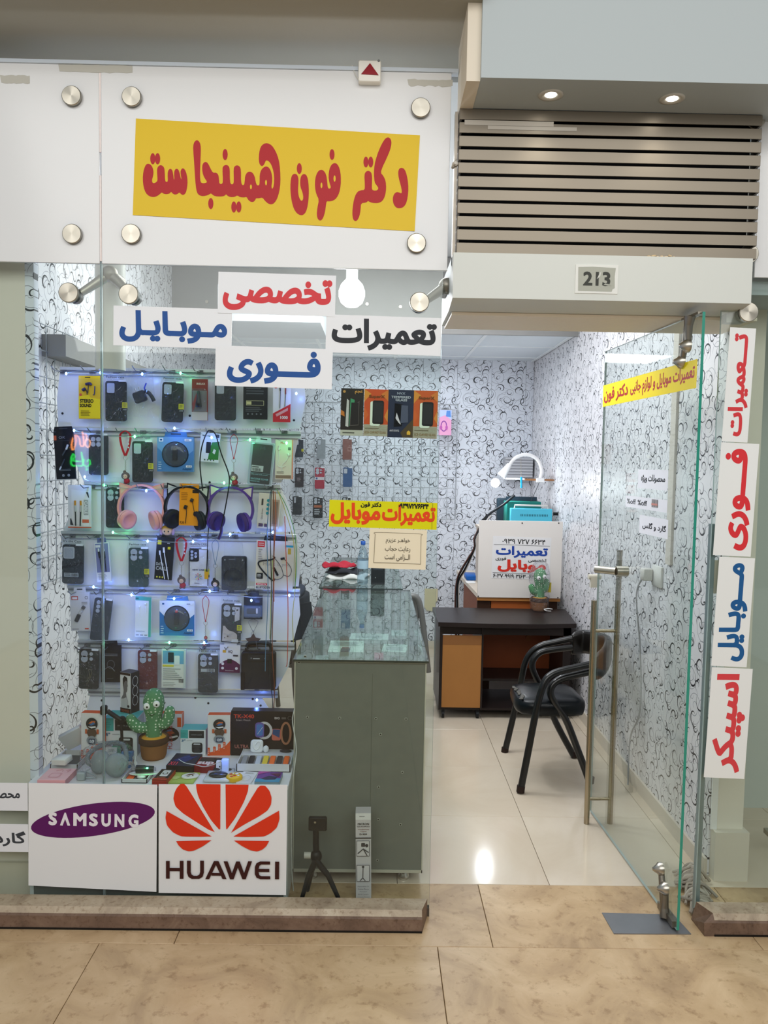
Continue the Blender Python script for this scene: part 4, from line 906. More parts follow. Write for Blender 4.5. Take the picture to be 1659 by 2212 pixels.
# bench behind it
YW = 2.72
bn = thing('repair_bench', 'orange wood repair bench behind a tall white screen board', 'bench', (0, 0, 0))
bx0, bx1 = PY(1033, 1200, YW).x, PY(1213, 1200, YW).x; bzt, bzb = PY(1120, 1125, YW).z, PY(1120, 1291, YW).z
sb = MB().box(bx0 - .0, bx1, YW - .012, YW, bzb, bzt, M('e2dcd6', .45), .001).obj('screen_board', bn)
for px, py in ((1128, 1130), (1207, 1130), (1033, 1288), (1205, 1291)):
    p = PY(px, py, YW - .012); MB().ball((p.x, YW - .013, p.z), .005, .003, .005, M('2a2624', .5), 8, 5).obj('screw', sb)
zw = .72
MB().box(bx0 + .0, bx1, YW, YW + .02, bzb - .025, bzb - .001, M('b57a42', .5)).obj('front_edge', bn)
MB().box(bx0 + .1, bx1 - .12, YW + .022, YW + .04, .2, bzb - .025, ORW).obj('front_rail', bn)
for x in (bx0 + .06, bx1 - .06): MB().box(x - .055, x + .045, YW + .022, YW + .05, .0, bzb - .025, M('3a2418', .5)).obj('leg_panel', bn)
lx = PZ(1003, 1247, zw).x; ly = 3.95
m = MB(); P = [(bx0 + .0, YW + .01), (bx1, YW + .01), (XR - .02, YW + .05), (XR - .02, ly), (lx - .02, ly - .0), (lx - .02, 3.55)]
n = len(P); m.add([(x, y, zw - .03) for x, y in P] + [(x, y, zw) for x, y in P], [list(range(n - 1, -1, -1)), list(range(n, 2 * n))] + [(i, (i + 1) % n, (i + 1) % n + n, i + n) for i in range(n)], M('d9ccbc', .4)); m.obj('bench_top', bn)
m = MB(); m.add([(bx0 + .01, YW + .08, 0), (lx, 3.55, 0), (lx, 3.55, zw - .031), (bx0 + .01, YW + .08, zw - .031), (bx0 + .03, YW + .08, 0), (lx + .02, 3.56, 0), (lx + .02, 3.56, zw - .031), (bx0 + .03, YW + .08, zw - .031)], [(0, 1, 2, 3), (4, 7, 6, 5), (0, 3, 7, 4), (1, 5, 6, 2), (0, 4, 5, 1)], ORD); m.obj('side_panel', bn)
zsf = PY(1120, 1110, 3.1).z - .02
MB().box(bx0 + .06, XR - .02, 2.95, 3.4, bzt - .10, bzt - .08, M('c9bcae', .5)).obj('upper_shelf', bn)
for x in (bx0 + .08, XR - .05): MB().box(x - .012, x + .012, 2.97, 3.38, zw + .0005, bzt - .10, M('c9bcae', .5)).obj('shelf_side', bn)
# price sign on the board
sign('bench_sign', 'transparent sheet on the white board with blue and red Persian words and phone digits', (1063, 1160, 1189, 1251), YW - .0135, 'e4e2e2', [
    ('t', '۰۹۳۹ ۷۲۷ ۶۶۳۴', .16, .83, .9, .95, '202020', .02), ('r', .02, .80, .98, .81, '6a6a6a'), ('t', 'تعمیرات', .06, .5, .95, .78, '23459a', .04), ('t', 'فوری', .06, .42, .24, .52, '202020', .02), ('t', 'تخصصی', .62, .4, .93, .5, '202020', .02),
    ('t', 'موبایل', .1, .16, .93, .46, 'd23428', .045), ('r', .02, .13, .98, .14, '6a6a6a'), ('t', '۶۰۳۷-۹۹۱۹-۳۱۶۳-۰۶۳۰', .03, .02, .76, .11, '202020', .02)], .02)
# instruments on the shelf
zi = bzt - .08
def inst(px, py, Y): return PY(px, py, Y)
p0, p1 = PY(1095, 1083, 3.05), PY(1168, 1122, 3.05)
o = thing('bench_instrument', 'dark green instrument case standing behind the light blue one', 'instrument', (0, 0, 0)); MB().box(p0.x, p1.x, 3.05, 3.2, zi, p0.z, M('1f6f66', .45), .004).obj('case', o); MB().box(p0.x + .02, p1.x, 3.21, 3.23, zi, p0.z + .03, M('20303c', .5)).obj('rear_panel', o)
p0, p1 = PY(1104, 1098, 2.98), PY(1192, 1124, 2.98)
o = thing('power_supply', 'light blue power supply with slotted vents and a carry handle on the bench', 'instrument', (0, 0, 0)); f = MB().box(p0.x, p1.x, 2.97, 3.04, zi, p0.z, M('52b8d2', .4), .004).obj('case', o)
m = MB()
for r in range(2):
    for k in range(17): x = p0.x + (p1.x - p0.x) * (.24 + .64 * k / 16); z = zi + (p0.z - zi) * (.28 + .4 * r); m.box(x - .0022, x + .0022, 2.9685, 2.971, z - .008, z + .008, M('1d4a58', .6))
m.obj('vent_slots', f); m = MB(); m.tube([(p0.x + .03, 3.0, p0.z), (p0.x + .03, 3.0, p0.z + .022), (p1.x - .03, 3.0, p0.z + .022), (p1.x - .03, 3.0, p0.z)], .007, M('cfc9c4', .4), 8); m.obj('handle', o)
p = PY(1198, 1110, 3.0); m = MB(); m.cyl((p.x - .01, 3.0, p.z), (p.x + .03, 3.0, p.z), .012, BLACK, 12); m.obj('knob', o)
p0, p1 = PY(1072, 1075, 3.3), PY(1150, 1122, 3.3)
o = MB().box(p0.x, p1.x, 3.24, 3.30, zi, p0.z, M('22303a', .4), .01).obj('monitor', label='small dark monitor at the back of the bench shelf', cat='monitor')
m = MB(); q = [PY(1041, 1125, 3.0), PY(1060, 1108, 3.0), PY(1088, 1090, 3.0), PY(1112, 1070, 3.0)]; m.tube([tuple(v) for v in q], .009, M('20242a', .5), 8); m.obj('microphone_arm', label='thin black boom arm slanting up beside the green instrument', cat='arm')
# cables hanging behind the board
cb = thing('cable_bundle', 'bundle of black and white cables hanging left of the white board', 'cable', (0, 0, 0))
for i, (c, off) in enumerate((('1c1c1e', 0), ('1c1c1e', 4), ('b9b2ac', 8), ('5a3a34', -3), ('222226', 6))):
    q = [PY(1052 + off, 1110 + i * 2, 2.95), PY(1026 + off * .4, 1160, 2.9), PY(1024 + off * .3, 1185, 2.9), PY(1000 + off, 1228, 2.95), PY(988 + off * .6, 1255, 3.0), PY(985 + off * .7, 1300, 3.0), PY(987 + off * .9, 1400, 3.0)]
    MB().tube([tuple(v) for v in q], .0045, M(c, .5), 6, smooth=5).obj('cable', cb)
p = PZ(1013, 1245, zw + .02); MB().box(p.x - .03, p.x + .06, p.y - .1, p.y + .1, zw + .001, zw + .04, M('1c5fb0', .4), .005).obj('blue_tray', label='blue tray on the bench top left of the white board', cat='tray')
p = PZ(1012, 1258, zw); MB().box(p.x - .02, p.x + .05, p.y - .06, p.y + .06, zw + .001, zw + .004, M('f0efee', .5)).obj('paper_slip', label='white paper slip on the bench top in front of the blue tray', cat='paper')
# corner shelf and lamp
YL = 3.15
s0, s1 = PY(1096, 1030, YL), PY(1216, 1036, YL); zsh = s1.z
sh = thing('corner_shelf', 'thin wooden shelf high on the right wall above the instruments', 'shelf', (0, 0, 0))
MB().box(s0.x + .14, XR - .001, YL, YL + .22, zsh - .012, zsh, M('9a6a44', .5)).obj('board', sh); MB().box(s0.x, s0.x + .139, YL + .03, YL + .22, zsh - .008, zsh + .006, M('d5d5d8', .3)).obj('metal_tray', sh)
p = PY(1200, 1032, YL); 
g0, g1 = PY(1092, 987, 3.9), PY(1150, 1032, 3.9)
m = MB(); m.box(g0.x, g1.x, 3.9, 4.03, g1.z, g0.z, M('a9aab0', .6))
vn = m.obj('wall_vent', label='grey louvred box on the back wall behind the lamp', cat='vent')
for k in range(7): z = g1.z + (g0.z - g1.z) * (k + .5) / 7; MB().box(g0.x, g1.x, 3.893, 3.9, z - .008, z + .004, M('bcbdc2', .5)).obj('slat', vn)
lp = thing('gooseneck_lamp', 'white gooseneck lamp with a glowing bulb clamped to the corner shelf', 'lamp', (0, 0, 0))
WL = M('e4e2e2', .35)
q = [PY(a, b, YL - .02) for a, b in ((1167, 1033), (1170, 1015), (1160, 992), (1138, 982), (1115, 988), (1101, 1004))]
MB().tube([tuple(v) for v in q], .0135, WL, 12, smooth=6).obj('gooseneck', lp)
q = [PY(a, b, YL - .03) for a, b in ((1101, 1003), (1083, 1028))]; MB().tube([tuple(v) for v in q], [.018, .036], WL, 18).obj('socket', lp)
q = PY(1070, 1043, YL - .04); MB().ball(tuple(q), .034, .034, .034, M('fff8f4', .5, emit=22), 18, 12).obj('bulb', lp)
point('gooseneck_bulb_light', (q.x - .02, q.y - .06, q.z - .03), 5, (.86, .94, 1), .04)
p = PY(1167, 1036, YL - .02); MB().box(p.x - .03, p.x + .03, YL - .035, YL - .002, p.z - .022, p.z + .01, WL, .003).obj('clamp', lp)
q = [PY(a, b, YL - .06) for a, b in ((1165, 1042), (1155, 1065), (1140, 1095), (1120, 1122))]; MB().tube([tuple(v) for v in q], .0022, M('26282c', .5), 6, smooth=4).obj('lamp_cord', lp)
q = [PY(1144, 1088, YL - .065), PY(1137, 1102, YL - .065)]; MB().tube([tuple(v) for v in q], .011, BLACK, 8).obj('cord_switch', lp)
o = thing('screwdriver', 'blue handled tool hanging from the corner shelf', 'tool', (0, 0, 0))
q = [PY(1126, 1030, YL - .01), PY(1126, 1054, YL - .01)]; MB().tube([tuple(v) for v in q], .008, M('1fa0d8', .3), 10).obj('grip', o)
q = [PY(1125, 990, YL - .01), PY(1126, 1030, YL - .01)]; MB().tube([tuple(v) for v in q], .002, STEEL, 6).obj('shank', o)
q = [PY(1213, 1012, YL + .0), PY(1208, 1024, YL), PY(1206, 1034, YL)]; MB().tube([tuple(v) for v in q], .006, M('44566a', .5), 6).obj('pliers', label='small pair of blue grey pliers standing at the shelf corner', cat='tool')
# big bulb hanging near the ceiling (seen between the signs)
Yb = 1.2; q = PY(760, 628, Yb)
bl = thing('ceiling_bulb', 'large bright round bulb hanging high behind the window signs', 'lamp', tuple(q))
MB().lathe([(.0001, -.085), (.03, -.08), (.055, -.06), (.066, -.03), (.066, 0), (.055, .03), (.032, .055)], M('ffffff', .5, emit=16), 26).obj('glass_bulb', bl)
MB().cyl((0, 0, .055), (0, 0, .12), .03, M('e8e8e6', .4), 18).obj('socket', bl); MB().tube([(0, 0, .12), (0, 0, 3.049 - q.z)], .004, M('dddddd', .5), 6).obj('cord', bl)
point('ceiling_bulb_light', (q.x, q.y - .0, q.z - .16), 26, (.95, .97, 1), .06)
# light coloured slab piece hanging right of the counter (cardboard patch on the wall)
cx, cz, w, h = pbox((917, 1272, 945, 1321), 4.036)
MB().prism([(-w / 2, h / 2), (-w / 2, -h * .3), (-w * .3, -h * .46), (w * .3, -h / 2), (w * .38, -h * .1), (w / 2, 0), (w / 2, h / 2)][::-1], 0, .008, M('cfc7a4', .8, noise=.2, nscale=300)).obj('cork_pad', None, (cx, 4.036, cz), label='small speckled cream pad on the back wall beside the desk corner', cat='pad')

# ================================================================== black armchair
CT_ = M('0b0c0d', .28); LEA = M('0a0f13', .3, bump=.35, nscale=22); LEB = M('14110f', .28, bump=.3, nscale=20)
ch = thing('armchair', 'black padded armchair with bent tube frame and torn seat behind the glass door', 'chair', (0, 0, 0))
YN, YFc = 1.0, 1.50           # near and far side of the frame
def side(Y, dy, fr, arm, rear, name):
    pass
pn = lambda l, Y, dy=0: [tuple(PY(a, b, Y)) for a, b in l]
near_f = [(1124, 1710), (1140, 1628), (1157, 1541), (1168, 1496), (1179, 1469), (1192, 1457), (1210, 1450), (1240, 1443), (1275, 1435)]
near_r = [(1274, 1690), (1248, 1620), (1222, 1554), (1197, 1517), (1189, 1496), (1195, 1478), (1213, 1466), (1240, 1459), (1275, 1451)]
far_f = [(1090, 1626), (1111, 1538), (1126, 1469), (1135, 1430), (1150, 1407), (1171, 1394), (1200, 1387), (1236, 1379)]
far_r = [(1240, 1634), (1201, 1561), (1172, 1492), (1159, 1466), (1150, 1442), (1153, 1424), (1168, 1409), (1195, 1403), (1236, 1398)]
def lift(l, Y0, Y1):
    n = len(l) - 1; return [tuple(PY(a, b, Y0 + (Y1 - Y0) * (i / n))) for i, (a, b) in enumerate(l)]
for l, Ya, Yb_ in ((near_f, .985, 1.04), (near_r, 1.02, 1.06), (far_f, 1.55, 1.50), (far_r, 1.47, 1.48)):
    lg = MB().tube(lift(l, Ya, Yb_), .0182, CT_, 12, smooth=6).obj('leg', ch)
    a = Vector(lift(l, Ya, Yb_)[0]); MB().cyl(tuple(a + Vector((0, 0, -.002))), tuple(a + Vector((.003, 0, .03))), .0205, M('2a1c18', .6), 14).obj('foot_cap', lg)
# seat: cushion whose corners follow the photograph
zq = PY(1124, 1545, 1.0).z
c = [PZ(1118, 1516, .455), PZ(1276, 1519, .455), PZ(1228, 1474, .455), PZ(1098, 1474, .455)]
def cushion(name, corners, z0, z1, m, nx=10, ny=10, crown=.02, parent=None):
    v = []; 
    def pt(u, q): return corners[0].lerp(corners[1], u).lerp(corners[3].lerp(corners[2], u), q)
    ctr = pt(.5, .5)
    for lay, (zz, sh) in enumerate(((z0, .97), (z0 + .012, 1.0), ((z0 + z1) / 2, 1.02), (z1 - .015, 1.0), (z1, .94))):
        for i in range(24):
            a = 2 * PI * i / 24; cu, su = math.cos(a), math.sin(a); k = 4.5
            r = (abs(cu) ** k + abs(su) ** k) ** (-1 / k); p = pt(.5 + .5 * cu * r, .5 + .5 * su * r); p = ctr + (p - ctr) * sh; v.append((p.x, p.y, zz))
    nl = 5
    for rr in (.75, .45):
        for i in range(24):
            a = 2 * PI * i / 24; cu, su = math.cos(a), math.sin(a); k = 4; r = (abs(cu) ** k + abs(su) ** k) ** (-1 / k) * rr; p = pt(.5 + .5 * cu * r, .5 + .5 * su * r); v.append((p.x, p.y, z1 + crown * (1 - rr * .8)))
        nl += 1
    v.append((ctr.x, ctr.y, z1 + crown)); t_ = len(v) - 1
    fs = [(l * 24 + i, l * 24 + (i + 1) % 24, (l + 1) * 24 + (i + 1) % 24, (l + 1) * 24 + i) for l in range(nl - 1) for i in range(24)] + [((nl - 1) * 24 + i, (nl - 1) * 24 + (i + 1) % 24, t_) for i in range(24)] + [tuple(range(23, -1, -1))]
    return MB().add(v, fs, m, True).obj(name, parent)
se = cushion('seat', c, .383, .455, LEA, parent=ch)
random.seed(4)
m = MB()
for k in range(12):
    f = k / 11; p = PZ(1112 + 16 * f + random.uniform(-3, 3), 1484 + 26 * f, .458); m.ball((p.x + random.uniform(-.004, .008), p.y, .4605), random.uniform(.007, .014), random.uniform(.010, .018), .0028, M('55534e', .6, noise=.5, nscale=120), 7, 5)
m.obj('torn_patch', se)
# backrest: curved pad from the far side round to the near side
bp = [PY(1234, 1392, 1.50), PY(1262, 1386, 1.52), PY(1292, 1392, 1.40), PY(1312, 1402, 1.22), PY(1306, 1425, 1.08), PY(1284, 1446, 1.0)]
sp_ = smooth_path(bp, 6); v = []; n = len(sp_)
for i, p in enumerate(sp_):
    t_ = (sp_[min(i + 1, n - 1)] - sp_[max(i - 1, 0)]).normalized(); o_ = Vector((t_.y, -t_.x, 0)).normalized(); e = min(1, min(i, n - 1 - i) / 4 + .35)
    h = .068 * (.7 + .3 * e); th = .022 * e
    for a in range(12):
        an = 2 * PI * a / 12; ca, sa = math.cos(an), math.sin(an); v.append(p + o_ * th * math.copysign(abs(ca) ** .6, ca) + Vector((0, 0, 1)) * h * math.copysign(abs(sa) ** .5, sa))
m = MB(); m.add(v, [(i * 12 + a, i * 12 + (a + 1) % 12, (i + 1) * 12 + (a + 1) % 12, (i + 1) * 12 + a) for i in range(n - 1) for a in range(12)] + [tuple(range(11, -1, -1)), tuple((n - 1) * 12 + a for a in range(12))], LEB, True); m.obj('backrest', ch)
MB().tube([tuple(c[0].lerp(c[1], .35) + Vector((0, .04, -.074))), tuple(c[3].lerp(c[2], .35) + Vector((0, -.02, -.074)))], .012, CT_, 8).obj('seat_rail', ch)

# socket on the right wall behind the door, mop, pink shop goods
so_ = thing('wall_socket', 'white double wall socket with a plug behind the glass door', 'socket', (XR, 0, 0))
p = PX(1418, 1243, XR); MB().box(-.012, 0, p.y - .09, p.y + .03, p.z - .05, p.z + .05, M('dcdad6', .4), .002).obj('plate', so_)
MB().box(-.06, -.012, p.y + .05 - .04, p.y + .10 - .04, p.z - .03, p.z + .03, M('d2cfca', .4), .004).obj('plug', so_)
q = [(-.05, p.y + .05, p.z - .02), (-.06, p.y + .10, p.z - .12), (-.02, p.y + .13, p.z - .4), (-.02, p.y + .10, p.z - .7), (-.03, p.y + .2, .25), (-.05, p.y + .15, .02)]
MB().tube(q, .0045, M('a8a8aa', .5), 6, smooth=6).obj('cord', so_)
for k, (y_, x_) in enumerate(((-.05, .0),)):
    pass
tr = thing('cable_trunking', 'pale vertical cable trunk on the right wall beside the door', 'trunking', (XR, 0, 0))
pp = PX(1452, 1100, XR); MB().box(-.012, 0, pp.y - .03, pp.y + .03, 1.2, 2.33, M('cdc6bc', .5)).obj('duct', tr); MB().box(-.02, 0, pp.y - .12, pp.y - .0, 1.22, 1.30, M('cdc6bc', .5)).obj('joint_box', tr) if False else None
q0 = PZ(1484, 1872, .04); q1 = PZ(1508, 1962, .01)
mp = thing('mop_head', 'grey string mop head lying at the wall foot behind the glass door', 'mop', (0, 0, 0)); random.seed(9)
for k in range(46):
    f = k / 45; cx_ = q0.x + (q1.x - q0.x) * f + .012; cy_ = q0.y + (q1.y - q0.y) * f; s = random.choice((-1, 1)); l = random.uniform(.03, .07)
    MB().tube([(cx_, cy_, .055 * (1 - f * .5)), (cx_ + s * l * .5, cy_ + random.uniform(-.03, .02), .05 * (1 - f * .5)), (cx_ + s * l, cy_ + random.uniform(-.05, .03), .010)], .0058, M(random.choice(['a3998b', '938a7e', 'b2a99c']), .95), 6, smooth=3).obj('strand', mp)

# ================================================================== display rack with its goods
YR, YH = .42, .375                      # face of the rack sheets, plane of the hanging goods
SHEET = M('e8e9ee', .22, noise=.012, nscale=8); RAIL = M('c6c8c8', .3, .2); HOOK = M('8d8f92', .3, .8)
rk = thing('display_rack', 'tall milky acrylic rack with rails and wire hooks full of phone goods', 'rack', (0, 0, 0))
rows = [((130, 797), (655, 800), (126, 926), (648, 926)), ((142, 930), (648, 930), (182, 1043), (606, 1043)), ((186, 1049), (604, 1049), (136, 1149), (634, 1149)),
        ((134, 1154), (638, 1154), (146, 1267), (645, 1267)), ((152, 1273), (645, 1273), (172, 1383), (634, 1383)), ((172, 1389), (632, 1389), (190, 1488), (598, 1488))]
for tl, tr, bl_, br in rows:
    P = [PY(*bl_, YR), PY(*br, YR), PY((br[0] + tr[0]) / 2 + 9, (br[1] + tr[1]) / 2, YR), PY(*tr, YR), PY(*tl, YR), PY((tl[0] + bl_[0]) / 2 - 5, (tl[1] + bl_[1]) / 2, YR)]
    P[0], P[1] = P[0], P[1]
    MB().prism([(p.x, p.z) for p in P], YR, YR + .004, SHEET).obj('back_sheet', rk)
P = [PY(a, b, YR) for a, b in ((160, 1690), (606, 1690), (600, 1560), (566, 1508), (596, 1493), (196, 1493), (186, 1540), (160, 1585))]
MB().prism([(p.x, p.z) for p in P], YR, YR + .004, SHEET).obj('back_sheet', rk)
for px, py in ((208, 1498), (222, 1530), (220, 1513), (355, 1518), (422, 1507), (450, 1519), (546, 1510), (563, 1524), (135, 893), (410, 898), (635, 908), (398, 936), (453, 1042), (137, 1272)):
    p = PY(px, py, YR); MB().cyl((p.x, YR - .001, p.z), (p.x, YR, p.z), .005, M('2c2c30', .6), 10).obj('screw_hole', rk)
rails = [((130, 797), (655, 799)), ((138, 927), (650, 927)), ((182, 1045), (606, 1045)), ((132, 1151), (640, 1150)), ((146, 1269), (648, 1269)), ((168, 1386), (636, 1385)), ((190, 1491), (600, 1490))]
hooks = [(138, 201, 252, 309, 373, 433, 488, 550, 610), (128, 215, 268, 310, 378, 455, 505, 560, 615), (200, 248, 312, 362, 410, 455, 510, 585), (158, 210, 296, 352, 392, 428, 464, 508, 590), (172, 222, 308, 382, 442, 500, 546), (190, 240, 318, 375, 448, 496, 545)]
for r, (a, b) in enumerate(rails):
    p, q = PY(*a, YR - .01), PY(*b, YR - .01)
    m = MB(); m.box(p.x, q.x, YR - .014, YR - .0005, p.z - .004, p.z + .009, RAIL, .001); m.box(p.x, q.x, YR - .014, YR - .0005, p.z - .022, p.z - .013, RAIL, .001); m.box(p.x, q.x, YR - .006, YR - .0006, p.z - .013, p.z - .004, M('8d8f93', .5)); m.obj('rail', rk)
    if r < 6:
        for hx in hooks[r]:
            h = PY(hx, a[1] + 6, YR - .01); random.seed(hx); k = random.uniform(-.014, .004)
            m = MB(); m.box(h.x - .012, h.x + .012, YR - .019, YR - .0145, h.z - .008, h.z + .005, M('5c5d60', .4)); m.tube([(h.x, YR - .018, h.z), (h.x + k * .6, YR - .09, h.z - .004), (h.x + k, YR - .115, h.z + .012)], .0021, HOOK, 6); m.obj('hook', rk)
for px in (240, 560): p = PY(px, 793, YR + .006); MB().box(p.x - .01, p.x + .01, YR + .005, YR + .022, .0, p.z, M('b9bbc0', .4)).obj('upright', rk)

def hung(name, label, cat, b, tilt=0.0, Y=YH, group=None):
    cx, cz, w, h = pbox(b, Y)
    if tilt:                                       # the picture box is that of the tilted thing
        c, s = math.cos(tilt), abs(math.sin(tilt)); w = max(.5 * w, w - .55 * h * s) if s > .05 else w
    return thing(name, label, cat, (cx, Y, cz), (0, tilt, 0), group), w, h
GC = 'phone cases hanging on the rack'
HOLE = M('b9bdc6', .35)
def case(b, label, c, style='window', tilt=0.0, header=None, tag_='y', bag=True, Y=YH, extra=None, rough=.42, top=26, small=False):
    t, w, h = hung('phone_case', label, 'phone case', b, tilt, Y, GC if Y == YH else 'phone cases on the back wall')
    m = M(c, rough); dk = M('1c1d20', .5); r = min(.011, w * .16)
    s = MB(); s.rprism(rrect(w, h, r), -.0045, .0045, m, .0018); s.obj('shell', t)
    o = MB(); y = -.0048
    X = lambda u: -w / 2 + u * w
    Z = lambda v: -h / 2 + v * h
    rim = M('0c0d0f', .3)
    if style == 'window': o.prism(rrect(w * .40, h * .27, .006, 5, X(.27), Z(.82)), y - .0008, y, rim); o.prism(rrect(w * .35, h * .245, .005, 5, X(.27), Z(.82)), y - .0012, y - .0008, HOLE)
    elif style == 'square': o.prism(rrect(w * .52, h * .30, .008, 5, X(.32), Z(.79)), y - .0012, y, M('cfd2d4', .3)); o.prism(rrect(w * .42, h * .25, .006, 5, X(.32), Z(.79)), y - .0018, y - .0012, HOLE)
    elif style in ('four', 'four_eq'):
        if style == 'four': L = ((.28, .885, .17), (.28, .755, .17), (.62, .885, .09), (.62, .76, .09))
        else: L = ((.25, .885, .12), (.52, .885, .12), (.25, .76, .12), (.52, .76, .12))
        for u, v, q in L: o.prism(ell(X(u), Z(v), w * q + .0008, w * q + .0008, 20), y - .0008, y, rim); o.prism(ell(X(u), Z(v), w * q, w * q, 20), y - .0012, y - .0008, HOLE)
    elif style == 'three':
        for k in range(3): o.prism(ell(X(.26), Z(.9 - .1 * k), w * .11, w * .11, 18), y - .001, y, HOLE)
    elif style == 'plate':
        o.prism(rrect(w * .5, h * .33, .008, 5, X(.27), Z(.82)), y - .0015, y, rim)
        for u, v in ((.17, .9), (.17, .82), (.17, .74), (.36, .86), (.36, .78)): o.prism(ell(X(u), Z(v), w * .07, w * .07, 14), y - .002, y - .0015, HOLE)
    if o.v: o.obj('camera_cutout', t)
    if tag_ == 'y' : 
        k = MB(); k.prism([(X(.80), Z(.33)), (X(1.05), Z(.33)), (X(1.05), Z(.47)), (X(.80), Z(.47))], -.0062, -.0056, M('d6cf20', .5)); k.prism([(X(.82), Z(.26)), (X(1.05), Z(.26)), (X(1.05), Z(.328)), (X(.82), Z(.328))], -.0062, -.0056, M('17181a', .5))
        art(k, [('n', .84, .36, 1.02, .45, 3, '6b6a1c'), ('t', 'CASE', .85, .275, 1.02, .31, 'c9cac4', .0)], w, h, -.0064); k.obj('sticker', t)
    elif tag_ == 'bar':
        k = MB(); k.prism([(X(.1), Z(.18)), (X(.78), Z(.18)), (X(.78), Z(.28)), (X(.1), Z(.28))], -.0062, -.0056, M('c4c8c6', .5)); art(k, [('n', .13, .2, .4, .27, 2, '5a5c5e'), ('b', .45, .195, .75, .265, '2b2c2e')], w, h, -.0064); k.obj('barcode_sticker', t)
    if extra:
        k = MB(); art(k, extra, w, h, -.0052); k.obj('print', t)
    if bag and not small:
        k = MB(); tp = h / 2 + top * .0019; v = []; nx = 7; nz = 9; random.seed(int(b[0] * 3 + b[1])); fw = w * .58
        for j in range(nz):
            z = -h / 2 - .004 + (tp + h / 2) * j / (nz - 1); ww = fw if z < h / 2 else fw * (1 - .28 * (z - h / 2) / max(tp - h / 2, .001))
            for i in range(nx): v.append((-ww + 2 * ww * i / (nx - 1), -.0075 - random.uniform(0, .003), z))
        k.add(v, [(j * nx + i, j * nx + i + 1, (j + 1) * nx + i + 1, (j + 1) * nx + i) for j in range(nz - 1) for i in range(nx - 1)], BAG, True); kb = k.obj('plastic_bag', t)
        if header:
            k = MB(); hz = h / 2 + .010; put_text(k, header, -w * .42, hz, w * .42, hz + .0095, -.0115, M('25262a', .5), .008); k.box(-w * .38, w * .38, -.0112, -.011, hz - .005, hz - .004, M('4a4b50', .5)); k.obj('lettering', kb)
        if h / 2 < .2:
            k = MB(); k.box(w * .16, w * .5, -.0118, -.0113, h / 2 - .004, h / 2 + .004, M('e3e5ea', .5)); k.obj('price_sticker', kb)
    return t
FC = 'Fashion case'
# row 1
case((228, 823, 274, 910), 'black phone case with one pill shaped camera opening, beside the yellow earphone pack', '17191b', 'window', 0, FC)
case((350, 826, 396, 912), 'black phone case with a tall camera opening, right of the bagged charger', '1a1c1e', 'window', .03, FC)
case((464, 826, 510, 908), 'black phone case partly hidden by the lowest white window sign', '1b1d20', 'window', 0, None, None, top=10)
# row 2
case((192, 939, 234, 1026), 'dark phone case with four equal lens holes, in the second row near the left', '1d2227', 'four_eq', 0, None, None)
case((286, 953, 330, 1042), 'black phone case with a square camera opening, left of the blue adapter box', '191d1e', 'window', 0, FC)
# row 3
case((229, 1054, 268, 1140), 'black phone case with four round lens holes, behind the pink headphones', '17181a', 'four', 0, None, None, Y=YH + .02)
# row 4
case((135, 1176, 181, 1261), 'grey black phone case with a framed camera window and bar code sticker', '33373a', 'square', .02, "It's the Case", 'bar', extra=[('p', [(0, .36), (1, .52), (1, .58), (0, .44)], '1b1c1e')])
case((278, 1183, 321, 1268), 'dark green phone case with four lens holes', '2c4440', 'four', 0, FC, extra=[('R', .42, .14, .5, .18, 'a8b4b0', .001)])
case((408, 1183, 451, 1269), 'white phone case with a black border and a small colourful flower', 'e4e1de', 'plate', 0, 'FASHION CASE', extra=[('l', [(.03, .05), (.03, .95)], .022, '1c1e22'), ('l', [(.97, .05), (.97, .95)], .022, '1c1e22'), ('l', [(.06, .02), (.94, .02)], .022, '1c1e22'), ('l', [(.06, .98), (.94, .98)], .022, '1c1e22'),
    ('t', 'NEW CASE', .2, .43, .8, .47, '4a4644', .03)] + [('p', [(.5, .28), (.5 + .17 * math.cos(a), .28 + .085 * math.sin(a)), (.5 + .17 * math.cos(a + .3), .28 + .085 * math.sin(a + .3))], c) for a, c in zip([k * .785 for k in range(8)], ['d9a23c', '6aa05a', 'd86c4a', 'b85a8a', '5a7ab8', 'e0c24a', 'cf4f5a', '74b0a0'])] + [('n', .3, .1, .7, .13, 1, '77706c')])
# row 5
case((196, 1292, 242, 1385), 'tilted dark slate phone case in the fifth row', '2b323b', 'three', .13, None, None)
case((478, 1304, 521, 1389), 'black phone case with cream patches and brown dots', '2e2d2e', 'four', 0.02, FC, extra=[('p', [(.07, .05), (.82, .05), (.82, .22), (.72, .27), (.6, .3), (.42, .32), (.28, .38), (.2, .44), (.1, .44)], 'cdbfb4'), ('p', [(.68, .55), (.92, .6), (.92, .92), (.68, .93)], 'c9c2bf'), ('o', .2, .14, .03, 0, '5a463c'), ('o', .35, .18, .04, 0, '5a463c'), ('o', .8, .85, .04, 0, '4a3c36'), ('r', .55, .03, .88, .11, 'dcdad6')])
# row 6
case((171, 1402, 214, 1488), 'black phone case with faint gold scribbles, leftmost in the lowest row', '23262a', 'four', .02, None, None, extra=[('l', [(.4, .2), (.55, .35), (.5, .5), (.65, .45), (.55, .25), (.4, .12)], .012, '6e6a48')])
case((298, 1404, 340, 1489), 'maroon phone case with four lens holes', '6c2c2e', 'four', 0, None, None, extra=[('R', .42, .14, .54, .19, 'b88a84', .001)])
case((428, 1412, 471, 1496), 'dark grey phone case with a bar code, hanging over the teal box', '3c3e40', 'four', 0, 'Fashion case', None, extra=[('r', .15, .54, .85, .62, 'bfc2c0'), ('b', .45, .545, .82, .615, '333333'), ('o', .5, .12, .06, 0, '232425')])

